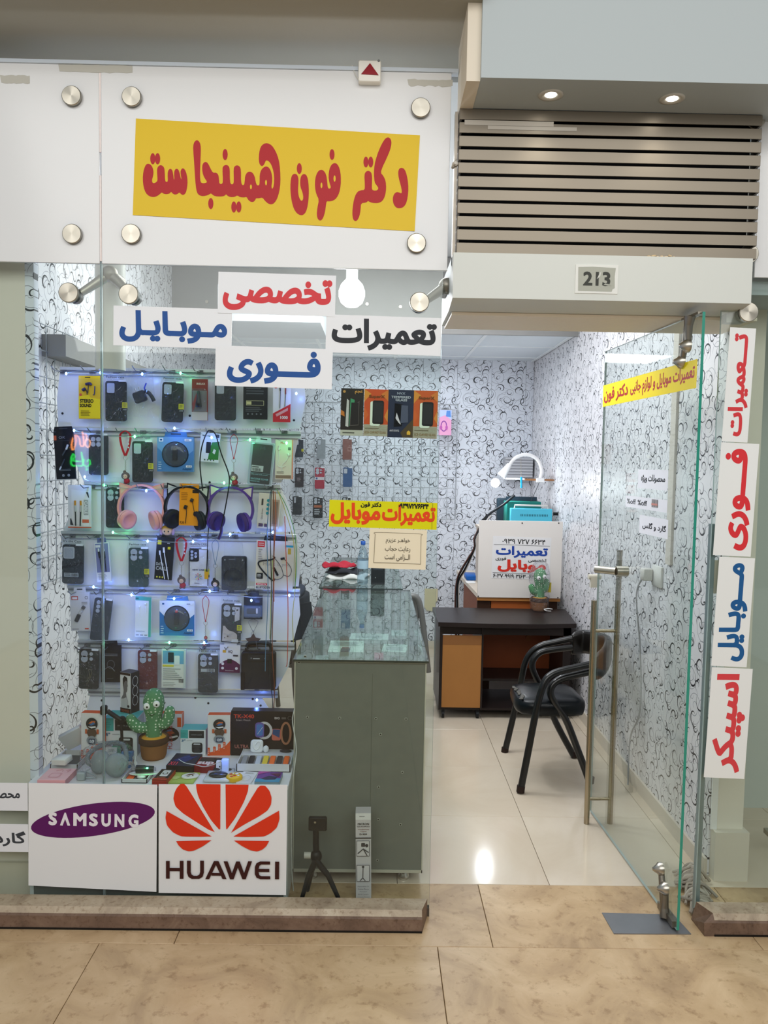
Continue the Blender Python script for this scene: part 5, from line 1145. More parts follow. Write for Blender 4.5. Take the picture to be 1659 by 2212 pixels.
# packs printed on card
def pack(b, label, face, ops, tilt=0.0, name='accessory_pack', cat='package', th=.010, tab=None, group='carded accessories on the rack', Y=YH, blister=None, parts=None, gloss=.4):
    t, w, h = hung(name, label, cat, b, tilt, Y, group)
    c = MB(); c.box(-w / 2, w / 2, -th / 2, th / 2, -h / 2, h / 2, M(face, gloss)); c.obj('card', t)
    if tab:
        k = MB(); tw = w * .32 if tab[0] != 'w' else w / 2; tc = tab[-6:]; th_ = .020
        k.prism([(-tw, h / 2), (tw, h / 2), (tw * .9, h / 2 + th_), (-tw * .9, h / 2 + th_)], -.001, .001, M(tc, .4)); k.prism(rrect(tw * .9, .005, .0024, 4, 0, h / 2 + th_ * .6), -.0014, -.001, M('3a3c40', .5)); k.obj('hang_tab', t)
    if ops: art(MB(), ops, w, h, -th / 2).obj('print', t)
    if blister: a, b_, c_, d = blister; MB().rprism(rrect((c_ - a) * w, (d - b_) * h, .006, 4, ((a + c_) / 2 - .5) * w, ((b_ + d) / 2 - .5) * h), -th / 2 - .022, -th / 2 - .001, BLISTER, .003).obj('blister', t)
    return t, w, h
def obj3(t, w, h, y, specs, name):
    """small solid things drawn as tubes in 0..1 face coordinates"""
    m = MB()
    for P, r, c in specs: m.tube([(-w / 2 + u * w, y, -h / 2 + v * h) for u, v in P], r, M(c, .4), 7, smooth=4 if len(P) > 2 else 0)
    m.obj(name, t)
EARB = [([(.35, .80), (.55, .82), (.6, .78)], .0055, '3a3050'), ([(.2, .66), (.34, .70)], .0065, '3a3050'), ([(.34, .7), (.4, .64), (.42, .56)], .0016, '2a2438'), ([(.48, .78), (.45, .6)], .0016, '2a2438'), ([(.78, .76), (.76, .58), (.7, .56)], .0022, '4a4460')]
t, w, h = pack((171, 812, 217, 905), 'yellow stereo earphone pack, leftmost in the top row', 'e0b428', [('r', 0, .93, 1, 1, 'f0c018'), ('r', .3, .95, .55, .975, '4a3c10'), ('p', [(0, .02), (1, .02), (1, .46), (.55, .5), (.5, .56), (0, .52)], 'e8cc20'), ('t', 'STEREO', .06, .37, .7, .46, '2d2a12', .05), ('t', 'SOUND', .06, .27, .6, .35, '2d2a12', .05), ('o', .1, .56, .06, 0, 'd2563a'), ('n', .1, .06, .7, .2, 4, '8a7414')], tab=None)
obj3(t, w, h, -.011, EARB, 'earphones')
t, w, h = pack((415, 819, 449, 908), 'brown red car charger pack with a clear front', '8c3c38', [('r', .05, .03, .95, .72, '978f8c'), ('t', 'INKAX', .3, .86, .85, .91, 'e3c8c2', .03), ('r', .05, .0, .95, .03, 'c8c2ba'), ('p', [(.1, .2), (.35, .6), (.3, .66), (.05, .4)], 'b04a48'), ('r', .0, 0, 1, .2, 'c6bfb6')], blister=(.06, .22, .94, .76))
m = MB(); m.lathe([(.0001, .036), (.005, .034), (.007, .02), (.0085, 0), (.011, -.012), (.0125, -.03), (.0001, -.032)], M('25262a', .25), 16, (-.002, -.017, -.0)); m.obj('car_charger', t)
t, w, h = pack((526, 818, 578, 906), 'black cable pack with rows of thin icons, partly under the lowest white sign', '26272a', [('n', .12, .6, .9, .98, 6, '55585e'), ('R', .12, .34, .86, .46, 'b8b48a', .002), ('R', .14, .35, .84, .45, '2a2b2e', .002), ('r', .14, .36, .34, .44, 'cfc890'), ('n', .1, .18, .9, .3, 3, '6a6c70')] + [('o', .2 + .18 * k, .13, .035, 0, '777a80') for k in range(4)])
t, w, h = pack((590, 828, 628, 912), 'white and red audio cable pack with the number 1000', 'e2dfde', [('p', [(0, .0), (1, .0), (1, .47), (0, .22)], 'cf2f36'), ('p', [(.15, .2), (.85, .37), (.85, .30), (.22, .14)], 'e2a0a0'), ('t', '1000', .42, .08, .85, .16, 'f0e4e2', .03), ('o', .16, .92, .12, 0, 'cf2f36'), ('t', 'AUX', .08, .9, .24, .94, 'f0e4e2', .01)])
obj3(t, w, h, -.008, [([(.7, .99), (.42, .94), (.42, .8)], .0024, '202225'), ([(.42, .8), (.4, .35)], .0012, '202225'), ([(.72, .88), (.72, .72)], .0024, '8a2c30'), ([(.72, .72), (.68, .4)], .0012, '202225')], 'audio_cable')
# charger in a bag
t, w, h = hung('wall_charger', 'black wall charger with its cable in a clear bag, top row', 'charger', (272, 800, 342, 902))
m = MB(); m.T = Matrix.Rotation(-.35, 4, 'Y'); m.rprism(rrect(.05, .045, .008, 4, -.012, -.008), -.012, .012, M('26282e', .4), .004); m.cyl((-.02, 0, .014), (-.02, 0, .032), .0025, STEEL, 8); m.cyl((-.004, 0, .014), (-.004, 0, .032), .0025, STEEL, 8); m.obj('charger_body', t)
MB().tube([(.012, -.006, .012), (.03, -.006, .004), (.042, -.006, -.012), (.05, -.006, -.028)], .008, M('24262b', .4), 8).obj('coiled_cable', t)
MB().tube([(.016, -.01, .01), (.012, -.01, .024), (.02, -.01, .044)], .003, M('2c3ca8', .4), 6).obj('plug_lead', t)
def bagsheet(t, w, h, z1=None, col_=None, y=-.02, taper=.0):
    k = MB(); v = []; nx = 8; nz = 9; z1 = h / 2 if z1 is None else z1
    for j in range(nz):
        f = j / (nz - 1); z = -h / 2 + (z1 + h / 2) * f; ww = w / 2 * (1 - taper * f)
        for i in range(nx): v.append((-ww + 2 * ww * i / (nx - 1), y - random.uniform(0, .006), z))
    k.add(v, [(j * nx + i, j * nx + i + 1, (j + 1) * nx + i + 1, (j + 1) * nx + i) for j in range(nz - 1) for i in range(nx - 1)], BAG, True); return k.obj('plastic_bag', t)
random.seed(21); bagsheet(t, w, h, taper=.25)
# row 2 packs
CABLE = [([(.72, .72), (.62, .62)], .004, 'd5d5d8'), ([(.6, .62), (.4, .5)], .003, '4a4c50'), ([(.2, .2), (.3, .27)], .003, 'd5d5d8'), ([(.3, .27), (.5, .42)], .003, '3c3e44')]
t, w, h = pack((118, 932, 163, 1035), 'black cable pack with an orange square, tilted at the far left', '17181c', [('r', .0, .82, .14, .92, 'd4603c'), ('t', 'OK', .26, .85, .6, .9, '8b8d92', .0), ('r', .0, .80, 1, .81, '2a3438'), ('n', .2, .17, .8, .22, 2, '6a6c70'), ('o', .38, .08, .07, 0, '8a8c90'), ('o', .66, .08, .07, 0, '8a8c90')], -.06, tab='w17181c')
obj3(t, w, h, -.008, CABLE, 'usb_cable')
def adapter(b, label, c0, c1, win, foot):
    t, w, h = pack(b, label, c0, [('p', [(0, 0), (1, 0), (1, .62), (.8, .45), (.5, .3), (.2, .5), (0, .7)], c1), ('o', .5, .5, .37, .37, '1d242c'), ('o', .5, .5, .345, .345, win), ('R', .05, .86, .17, .97, 'dfe6ee', .002), ('r', .08, .89, .14, .94, '2a5a8a'), ('r', .76, .88, .95, .95, 'e8ecf0'), ('n', .78, .89, .94, .94, 1, '5a6a78'),
        ('r', .8, .13, .96, .19, 'e6ecf2'), ('t', 'V5.0', .82, .14, .94, .18, '2a3c50', .02), ('t', 'Adapter', .7, .04, .96, .11, foot, .02), ('n', .04, .05, .16, .3, 4, 'a8c4dc')], tab='t4a7ca8', th=.02)
    m = MB(); m.rprism(rrect(.02, .05, .003, 3), -.024, -.012, M('15171b', .3), .002); m.rprism(rrect(.010, .015, .001, 2, 0, .028), -.02, -.014, M('c03020' if 'white' in label else '2a2c30', .4), .001); m.obj('usb_adapter', t)
    m = MB(); m.T = Matrix.Rotation(PI / 2, 4, 'X'); m.lathe([(w * .34, .011), (w * .33, .026), (w * .2, .030), (.0001, .031)], BLISTER, 24); m.obj('round_window', t)
adapter((341, 944, 419, 1019), 'blue square adapter box with a round clear window, second row', '6f9fc4', '4c7fb0', '33404c', '1f4c78')
t, w, h = pack((431, 935, 476, 998), 'white pack with a green swoosh and a small black device, behind the black cord', 'd7dcd2', [('p', [(.45, .08), (.98, .1), (.98, .72), (.6, .68), (.5, .4)], '2f7a2e'), ('R', .32, .3, .56, .68, '20262c', .002), ('n', .1, .85, .7, .92, 1, '3c4044'), ('r', .78, .84, .95, .96, '3a4046'), ('p', [(.66, .32), (.78, .28), (.84, .42), (.72, .46)], 'd0d8b8')] + [('o', .3 + .15 * k, .07, .035, 0, '3a5a3c') for k in range(4)], .07)
t, w, h = pack((536, 955, 594, 1048), 'black silicone cover in a pale blister pack with a white bar code label', 'c9d0dc', [('R', .1, .03, .9, .95, '16191d', .006)] + [('o', .5 + .09 * a, .86 + .03 * b_, .04, 0, '3c434c') for a, b_ in ((0, 0), (-1, -.6), (1, -.6), (-.8, .8), (.8, .8))] + [('r', .12, .31, .6, .45, 'cfd3d0'), ('n', .14, .39, .56, .44, 1, '44484c'), ('b', .16, .32, .5, .385, '222222'), ('r', .1, .27, .9, .276, '7fa8ac'), ('t', 'Silky and soft-touch', .13, .22, .8, .26, '9fd0d4', .0), ('t', 'SILICONE COVER', .13, .12, .85, .16, '8fc8cc', .02), ('t', 'FOCO X5', .13, .07, .5, .1, '8fc8cc', .02)], .09, tab='tc9d0dc', name='cover_pack', blister=(.03, .01, .97, .98))
t, w, h = pack((595, 950, 633, 1035), 'cream earphone pack with thin white wires, rightmost of the second row', 'e0d4c6', [('t', 'Music', .3, .89, .7, .95, 'c4583c', .01), ('r', .02, .02, .9, .10, '8a7464'), ('r', .94, 0, 1, 1, 'd87c62'), ('n', .08, .14, .5, .2, 2, '6a5e54'), ('r', .72, .74, .88, .81, '6e6a62')])
obj3(t, w, h, -.008, [([(.25, .84), (.2, .74), (.28, .78)], .004, 'e9e4dc'), ([(.78, .6), (.72, .66)], .005, 'e9e4dc'), ([(.22, .74), (.2, .5), (.15, .35), (.35, .3), (.6, .34)], .0012, 'f0ece6'), ([(.76, .58), (.6, .45), (.4, .36), (.4, .2)], .0012, 'f0ece6')], 'earphones')
# row 3 packs
t, w, h = pack((148, 1048, 198, 1140), 'white cable pack with two orange tipped plugs, leftmost of the third row', 'dcdad6', [('r', 0, 0, 1, .025, 'c8552e'), ('p', [(.16, .1), (.9, .04), (.92, .86), (.14, .9)], 'e6e4e0'), ('r', .68, .3, .88, .66, 'a9a8a4'), ('t', 'CABLE', .71, .33, .85, .63, 'e0dfdb', .03, 2), ('r', .62, .12, .9, .2, 'd86a48'), ('p', [(.78, .84), (.88, .84), (.92, .7), (.88, .72)], '3a3b3e'), ('p', [(.1, .22), (.14, .22), (.24, .06), (.1, .07)], '3a3b3e')])
obj3(t, w, h, -.009, [([(.32, .64), (.32, .52)], .0038, 'd08a2c'), ([(.32, .53), (.33, .38)], .0044, 'b9b4ac'), ([(.33, .4), (.34, .05)], .0026, '3a3a3c'), ([(.56, .64), (.57, .52)], .0038, 'd08a2c'), ([(.57, .53), (.56, .38)], .0044, 'b9b4ac'), ([(.56, .4), (.53, .05)], .0026, '3a3a3c')], 'charging_cable')
t, w, h = pack((388, 1045, 429, 1135), 'orange earphone pack hanging in the black cat ear headphones', 'f09a1c', [('R', .3, .92, .7, .96, 'c8b6d8', .002), ('r', .68, .78, 1, .86, '33271c'), ('n', .1, .6, .45, .8, 5, 'a86a18'), ('t', 'R30', .05, .04, .28, .1, '7a4c14', .02)], .02, Y=YH - .035)
obj3(t, w, h, -.011, [([(.6, .62), (.74, .6)], .0075, '3a332e'), ([(.7, .58), (.78, .4), (.85, .22)], .0012, '2c2826'), ([(.28, .45), (.42, .43)], .0085, '2a2624'), ([(.38, .42), (.4, .3), (.36, .05)], .0014, '2c2826')], 'earphones')
t, w, h = pack((556, 1066, 606, 1142), 'cream pack with four teal ticks and a brown phone picture', 'd9d2bf', [('r', .6, .08, .96, .84, 'b49c86'), ('R', .68, .14, .9, .78, '8a7868', .003), ('r', .14, .66, .22, .84, '3e3c38')] + [('o', .45, .8 - .12 * k, .07, 0, '2b8c92') for k in range(4)] + [('t', 'Glass Screen', .16, .26, .24, .56, '6c675c', .0, 1), ('R', .08, .05, .28, .14, '5c4a5e', .001), ('R', .34, .05, .48, .14, '5c4a5e', .001)], .07)
# row 4 packs
t, w, h = pack((206, 1172, 240, 1256), 'lilac and white cable pack behind the glass seam', 'e0dfe4', [('r', .05, .24, .95, .98, '7b80ae'), ('r', .08, .88, .4, .94, 'd8d4e0'), ('n', .12, .05, .9, .2, 4, 'a4a2b0'), ('t', 'USB', .1, .19, .4, .23, 'c8c8d8', .02)], -.07, tab='t5b5f92')
obj3(t, w, h, -.009, [([(.28, .86), (.29, .78)], .0032, 'd8d8da'), ([(.3, .78), (.34, .62)], .0044, '2a2a30'), ([(.34, .62), (.42, .26)], .0018, '2a2a30'), ([(.66, .84), (.66, .78)], .003, 'd8d8da'), ([(.66, .78), (.68, .6)], .0034, '2a2a30'), ([(.68, .6), (.7, .26)], .0018, '2a2a30')], 'charging_cable')
t, w, h = pack((335, 1160, 376, 1252), 'black data cable pack with white plugs and yellow spots', '26272a', [('r', .06, .82, .28, .92, 'dcd02c'), ('r', .66, .72, .82, .78, 'dcd02c'), ('t', 'DATA', .06, .33, .5, .4, 'a9aaac', .04), ('t', 'CABLE', .06, .22, .75, .31, 'a9aaac', .04), ('n', .62, .84, .85, .88, 1, 'b9babc')] + [('o', .16 + .16 * k, .06, .05, 0, 'd4cc4c') for k in range(3)], .07)
obj3(t, w, h, -.009, [([(.22, .68), (.26, .58)], .0036, 'e4e4e6'), ([(.26, .6), (.62, .02)], .0020, 'e4e4e6'), ([(.44, .76), (.48, .64)], .0044, 'e4e4e6'), ([(.48, .66), (.84, .02)], .0020, 'e4e4e6')], 'charging_cable')
t, w, h = pack((553, 1168, 634, 1274), 'large cream neckband earphone pack with a red corner mark', 'd9d1c2', [('r', .03, .86, .22, .98, 'cf2c34'), ('n', .05, .88, .2, .96, 2, 'f0d8d4'), ('r', .26, .0, .265, 1, 'bfb7aa'), ('p', [(.3, .0), (1, 0), (1, 1), (.26, 1)], 'd3cabb'), ('r', .76, .88, .98, .92, '2c9ab4'), ('r', .84, .74, .92, .86, 'c4a23c'), ('R', .03, .22, .2, .34, '202124', .003), ('n', .05, .24, .18, .32, 3, 'd0ccc4'),
    ('r', .03, .09, .32, .13, 'cf2c34'), ('t', 'SPORTS', .06, .095, .29, .125, 'f0dcd8', .02), ('t', 'BLUETOOTH', .03, .02, .4, .07, '3a3632', .03), ('t', 'Music is you', .2, .48, .9, .56, 'a29c94', .0), ('n', .06, .56, .18, .84, 6, 'a8a094')], .03, name='neckband_pack', tab='t26272a')
obj3(t, w, h, -.010, [([(.5, .68), (.42, .62), (.12, .58), (.08, .5), (.25, .34), (.46, .2), (.52, .22)], .0032, '1a1a1c'), ([(.48, .46), (.6, .3)], .0046, '1a1a1c'), ([(.44, .7), (.66, .5), (.74, .3), (.6, .22), (.5, .24)], .001, '1a1a1c'), ([(.66, .64), (.76, .66)], .0046, '1a1a1c'), ([(.76, .64), (.95, .45), (.9, .3), (.74, .32)], .001, '1a1a1c')], 'neckband')
# row 5 packs
t, w, h = pack((153, 1279, 195, 1362), 'white card reader pack with a red mark, leftmost of the fifth row', 'd3cfcc', [('r', .08, .8, .42, .9, 'c04a3c'), ('r', .12, .82, .38, .88, 'ecdcd8'), ('c', .85, .86, .08, .04, .02, '77706c'), ('n', .6, .68, .9, .76, 2, '9a9490'), ('r', .72, .04, .92, .07, 'c4503c'), ('n', .08, .03, .6, .07, 1, '8e8884')], -.03, tab='td3cfcc')
obj3(t, w, h, -.010, [([(.66, .58), (.74, .64)], .0075, '5c5650'), ([(.5, .46), (.62, .54)], .0055, 'c9c6c0'), ([(.3, .26), (.46, .42)], .0085, '3c3834')], 'card_reader')
t, w, h = pack((293, 1288, 327, 1375), 'white and mint earphone pack in the fifth row', 'e3e4e2', [('r', .84, 0, 1, 1, '49a890'), ('r', 0, .9, 1, 1, '49a890'), ('r', 0, .93, .2, .97, '2c6a5c'), ('t', 'EARPHONE', .08, .12, .62, .15, '8c9894', .0), ('R', .06, .03, .25, .06, '9a9c9c', .001), ('R', .33, .03, .52, .06, '9a9c9c', .001), ('R', .6, .03, .78, .06, '9a9c9c', .001)], .02)
obj3(t, w, h, -.008, [([(.22, .76), (.28, .74)], .0045, 'f1f1f0'), ([(.6, .82), (.68, .82)], .0045, 'f1f1f0'), ([(.26, .74), (.28, .5)], .0012, 'f4f4f4'), ([(.64, .8), (.7, .68), (.66, .6)], .0012, 'f4f4f4')], 'earphones')
adapter((346, 1297, 421, 1372), 'white and blue adapter box with a round clear window, fifth row', 'e1e6ec', '2b6faa', '363c42', '183c66')
t, w, h = pack((527, 1286, 567, 1337), 'black charging case pack with a clear lower window', '1c1d24', [('r', 0, .1, 1, .58, '4a5a78'), ('R', .16, .22, .72, .46, '17181e', .006), ('R', .66, .24, .76, .46, 'd8d2ce', .002), ('R', .62, .7, .86, .8, '3c4250', .002)], tab='t1c1d24', blister=(.04, .1, .96, .58))
# row 6 packs
t, w, h = pack((219, 1393, 262, 1473), 'black smart watch strap pack in the lowest row', '232427', [('n', .15, .7, .85, .78, 2, '77787a'), ('c', .5, .48, .2, .12, .03, '5c5d60'), ('l', [(.2, .35), (.45, .42), (.7, .3)], .02, '6a6b6e'), ('n', .3, .08, .8, .12, 1, '55565a')], 0, tab='t232427')
t, w, h = pack((350, 1402, 402, 1485), 'white power bank pack with blue picture and printed table', 'dcdcd4', [('r', .04, .62, .92, .96, '6aa4c0'), ('R', .26, .66, .5, .92, '22343c', .003), ('R', .52, .6, .74, .84, 'd9dcd8', .003), ('r', .04, .55, .5, .6, 'd8c84c'), ('n', .06, .2, .9, .52, 6, '9a9c96'), ('b', .72, .14, .92, .24, '3a3a3a'), ('n', .06, .04, .7, .16, 3, 'b4b4ac'), ('r', .92, 0, 1, 1, 'c4ccc8')], .01)
t, w, h = pack((475, 1393, 519, 1452), 'white and purple memory card pack', 'dcd9dc', [('p', [(0, 0), (1, 0), (1, .3), (.78, .42), (.5, .5), (.22, .42), (0, .3)], '57224a'), ('r', .14, .72, .3, .82, 'd8a43c'), ('t', 'AQ', .4, .7, .62, .82, '4a3a44', .02), ('R', .38, .34, .6, .5, '2a2228', .001), ('o', .16, .32, .07, 0, 'dcd4dc'), ('o', .16, .16, .07, 0, 'dcd4dc'), ('o', .84, .16, .07, 0, 'dcd4dc'), ('t', 'SmartSmart', .3, .06, .7, .1, 'd8ccd4', .0), ('r', .66, .6, .9, .66, '4a464c')], .02, name='memory_card_pack', tab='tdcd9dc')

# lanyards with small charms
def lanyard(b, label, c, charm, wide=True, cc='6b5d58', c2='a82a38'):
    cx, cz, w, h = pbox(b, YH); t = thing('key_lanyard', label, 'lanyard', (cx, YH, cz + h / 2), group='lanyards with charms on the rack')
    L = h * .48; m = MB(); cm = M(c, .6)
    if wide:
        for s in (-1, 1):
            P = smooth_path([(0, 0, 0), (s * w * .42, 0, -L * .18), (s * w * .32, 0, -L * .6), (s * .002, -.001 * s, -L)], 5); v = []
            for p in P: v += [(p.x - .0042, p.y - .003, p.z), (p.x + .0042, p.y - .001, p.z)]
            v2 = [(a, b_ + .0012, z) for a, b_, z in v]; n = len(v)
            m.add(v + v2, [(2 * i, 2 * i + 1, 2 * i + 3, 2 * i + 2) for i in range(len(P) - 1)] + [(n + 2 * i, n + 2 * i + 2, n + 2 * i + 3, n + 2 * i + 1) for i in range(len(P) - 1)] + [(2 * i, 2 * i + 2, n + 2 * i + 2, n + 2 * i) for i in range(len(P) - 1)] + [(2 * i + 1, n + 2 * i + 1, n + 2 * i + 3, 2 * i + 3) for i in range(len(P) - 1)], cm)
        for k in range(4): m.box(w * .24, w * .24 + .005, -.0065, -.006, -L * (.28 + .14 * k), -L * (.28 + .14 * k) + .006, M('d9d0d0', .5))
    else:
        for s in (-1, 1): m.tube([(0, 0, 0), (s * w * .36, 0, -L * .2), (s * w * .22, 0, -L * .6), (s * .001, 0, -L)], .0014, cm, 6, smooth=5)
        m.ball((0, 0, -L), .003, .003, .005, cm, 8, 6)
    m.obj('strap', t)
    k = MB(); k.tube([(.008 * math.sin(a), 0, -L - .009 + .009 * math.cos(a)) for a in [2 * PI * i / 14 for i in range(15)]], .0009, STEEL, 5, cap=False); k.obj('split_ring', t)
    k = MB(); z = -L - .018; ze = -h + (.036 if charm != 'none' else .0); i = 0
    while z > ze: k.tube([(.0022 * math.sin(a) * (1 if i % 2 else .3), .0022 * math.sin(a) * (.3 if i % 2 else 1), z - .003 + .0034 * math.cos(a)) for a in [2 * PI * q / 8 for q in range(9)]], .0006, STEEL, 4, cap=False); z -= .0052; i += 1
    k.obj('chain', t)
    k = MB(); zc_ = -h + .018; m1 = M(cc, .5); k.T = Matrix.Translation((0, 0, zc_)) @ Matrix.Scale(1.3, 4) @ Matrix.Translation((0, 0, -zc_))
    if charm == 'hood':
        k.ball((0, 0, zc_ + .008), .0135, .009, .0125, m1, 14, 9); k.ball((-.003, 0, zc_ + .021), .005, .004, .005, m1, 10, 7); k.ball((.001, -.007, zc_ + .006), .0075, .004, .0075, M('d8b8a4', .5), 12, 8); k.ball((.004, 0, zc_ - .008), .010, .008, .010, M(c2, .5), 12, 8)
        for s in (-1, 1): k.ball((.001 + s * .003, -.0108, zc_ + .007), .001, .0008, .0012, BLACK, 6, 5); k.ball((.003 + s * .006, 0, zc_ - .016), .004, .005, .004, m1, 8, 6)
    elif charm == 'star':
        P = []; 
        for q in range(10): a = PI / 2 + PI * q / 5; r_ = .026 if q % 2 == 0 else .014; P.append((r_ * math.cos(a), zc_ + r_ * math.sin(a)))
        k.rprism(P, -.004, .004, m1, .002)
    elif charm == 'beads':
        for q in range(4): k.ball((random.uniform(-.004, .004), 0, zc_ + .02 - .011 * q), .006, .005, .006, M(['a8503c', '4a6a8a', 'b0603c', '3c4a5a'][q], .4), 8, 6)
    if k.v: k.obj('charm', t)
    return t
lanyard((258, 930, 284, 1043), 'wide red lanyard with a grey hooded charm, near the left in row two', 'b3202c', 'hood')
lanyard((494, 938, 516, 1046), 'thin red cord lanyard with a grey hooded charm, in the middle of row two', 'b8343a', 'hood', False)
lanyard((380, 1160, 404, 1268), 'wide red lanyard with a grey hooded charm, beside the data cable pack', 'b3202c', 'hood')
lanyard((455, 1165, 475, 1275), 'thin grey blue cord lanyard with a small dark charm beside the white case', '8296a8', 'hood', False, '2c2624', '44566a')
lanyard((434, 1287, 454, 1400), 'thin red cord lanyard with beads, in row five', 'b8343a', 'beads', False)
lanyard((533, 1337, 561, 1394), 'chain with a dark brown star charm below the black charging pack', '8a8a8c', 'star', False, '4c3530')
t = thing('doll_charm', 'round doll head charm with yellow hair above the data cable pack', 'charm', (PY(361, 1146, YH - .03).x, YH - .03, PY(361, 1146, YH - .03).z))
MB().ball((0, 0, 0), .021, .012, .020, M('e6c0a4', .5)).obj('head', t); MB().ball((0, .002, .008), .0225, .0125, .0155, M('d9ac3c', .5)).obj('hair', t)
for s in (-1, 1): MB().ball((s * .024, 0, -.004), .007, .006, .015, M('b49ac4', .6), 10, 8).obj('hood_ear', t)
m = MB(); 
for s in (-1, 1): m.ball((s * .008, -.0112, -.003), .003, .0015, .0035, M('2c4450', .3), 8, 6)
m.obj('eyes', t)

# cat-ear headphones
def headphones(x0, x1, ytop, ycup, label, c, cear, tilt, Y=YH - .03, cpad=None):
    a, b_ = PY(x0, ytop, Y), PY(x1, ytop, Y); zt = a.z; zc_ = PY((x0 + x1) / 2, ycup, Y).z; cx = (a.x + b_.x) / 2; R = (b_.x - a.x) / 2
    t = thing('cat_ear_headphones', label, 'headphones', (cx, Y, zt), (0, tilt, 0), 'cat ear headphones on the rack'); m = M(c, .4); H = zt - zc_
    P = [(R * math.cos(a_), 0, -R + R * math.sin(a_)) for a_ in [math.radians(q_) for q_ in (200, 180, 155, 130, 110, 90, 70, 50, 25, 0, -20)]]
    P = [(-R * .86, 0, -H * .98)] + P + [(R * .86, 0, -H * .98)]
    S = smooth_path(P, 5); v = []; n = len(S)
    for i, p in enumerate(S):
        tg = (S[min(i + 1, n - 1)] - S[max(i - 1, 0)]).normalized(); o_ = Vector((tg.z, 0, -tg.x))
        for du_, dy in ((-.0042, -.014), (.0042, -.014), (.0042, .014), (-.0042, .014)): v.append(p + o_ * du_ + Vector((0, dy, 0)))
    k = MB(); k.add(v, [(i * 4 + j, i * 4 + (j + 1) % 4, (i + 1) * 4 + (j + 1) % 4, (i + 1) * 4 + j) for i in range(n - 1) for j in range(4)] + [(3, 2, 1, 0), tuple((n - 1) * 4 + j for j in range(4))], m); k.obj('headband', t)
    for s in (-1, 1):
        k = MB(); Pt = [(s * R * .42, -R * .06), (s * R * .95, -R * .5), (s * R * .98, R * .10)]
        if s < 0: Pt = Pt[::-1]
        k.prism(Pt, -.005, .005, m); q = k.obj('cat_ear', t); g = MB(); cx_ = sum(p[0] for p in Pt) / 3; cz_ = sum(p[1] for p in Pt) / 3
        g.prism([(cx_ + (p[0] - cx_) * .7, cz_ + (p[1] - cz_) * .7) for p in Pt], -.006, -.0052, M(cear, .5)); g.obj('ear_inlay', q)
        k = MB(); T = Matrix.Translation((s * R * .66, -.006, -H * 1.0)) @ Matrix.Rotation(s * .62, 4, 'Z') @ Matrix.Rotation(-s * .22, 4, 'Y') @ Matrix.Rotation(s * PI / 2, 4, 'Y') @ Matrix.Scale(1.12, 4)
        k.T = T; k.lathe([(.0001, .017), (.024, .016), (.033, .010), (.035, .003), (.033, -.001)], m, 26); cp = k.obj('ear_cup', t)
        k = MB(); k.T = T; k.lathe([(.033, -.002), (.036, -.007), (.034, -.016), (.024, -.018), (.016, -.008), (.0001, -.008)], M(cpad or c, .7), 26); k.obj('ear_pad', cp)
    return t
headphones(257, 355, 1047, 1122, 'pink cat ear headphones hanging in the third row', 'e8a49c', 'e0c0a8', 0)
headphones(360, 453, 1050, 1122, 'black cat ear headphones around the orange earphone pack', '1d2026', 'c9cbc4', .06)
headphones(452, 548, 1052, 1126, 'purple cat ear headphones hanging beside the black pair', '54368a', 'cfcabc', .03, cpad='43306c')
t = thing('hanging_cable', 'black thin cord looped over a hook and hanging to the purple headphones', 'cord', (0, 0, 0))
q = [PY(a, b, YH - .06) for a, b in ((438, 1060), (432, 1005), (436, 965), (447, 935), (456, 930), (466, 940), (478, 980), (493, 1020), (495, 1045), (488, 1090), (478, 1140))]; MB().tube([tuple(p) for p in q], .0026, BLACK, 6, smooth=5).obj('cord', t)
q = [PY(a, b, YH - .06) for a, b in ((478, 1138), (478, 1150), (472, 1165))]; MB().tube([tuple(p) for p in q], .006, M('3a2c5a', .5), 8).obj('plug', t)
q = [PY(a, b, YH - .05) for a, b in ((451, 1135), (448, 1180), (447, 1215), (446, 1235))]
t = thing('aux_lead', 'short black lead with a yellow tag beside the white phone case', 'cord', (0, 0, 0)); MB().tube([tuple(p) for p in q], .0018, BLACK, 6).obj('cord', t); p = q[-1]; MB().box(p.x - .008, p.x + .008, p.y - .003, p.y, p.z - .03, p.z, M('d8a42c', .5)).obj('tag', t)

# round speaker and the carry speaker
t, w, h = hung('bagged_speaker', 'black speaker with a round front in a crinkled bag, row four', 'speaker', (480, 1201, 533, 1274))
m = MB(); m.rprism(rrect(w, h, .010), -.018, .012, M('26272b', .45), .003); m.obj('body', t)
m = MB(); m.T = Matrix.Translation((0, -.018, -h * .12)) @ Matrix.Rotation(PI / 2, 4, 'X'); m.lathe([(.042, 0), (.042, .003), (.038, .004), (.036, .001), (.014, .001), (.013, .003), (.0001, .004)], M('1d1e21', .5), 30); m.obj('speaker_cone', t)
m = MB(); art(m, [('n', .3, .9, .7, .93, 1, '8b8c90'), ('o', .14, .9, .03, 0, '9a9b9e'), ('o', .86, .9, .03, 0, '9a9b9e')], w, h, -.018)
for k in range(6): m.box(-w * .4 + k * w * .16, -w * .4 + k * w * .16 + .002, -.0185, -.018, h * .28, h * .36, M('0f1012', .6))
m.obj('front_detail', t); random.seed(5); bagsheet(t, w * 1.12, h * 1.04, h / 2 + .06, taper=.35)
t, w, h = hung('portable_speaker', 'black portable speaker with a carry handle at the end of the lowest row', 'speaker', (523, 1387, 597, 1486))
m = MB(); m.rprism(rrect(w, h * .82, .012, cz=-h * .09), -.03, .005, M('1d1f22', .45), .005); m.obj('body', t)
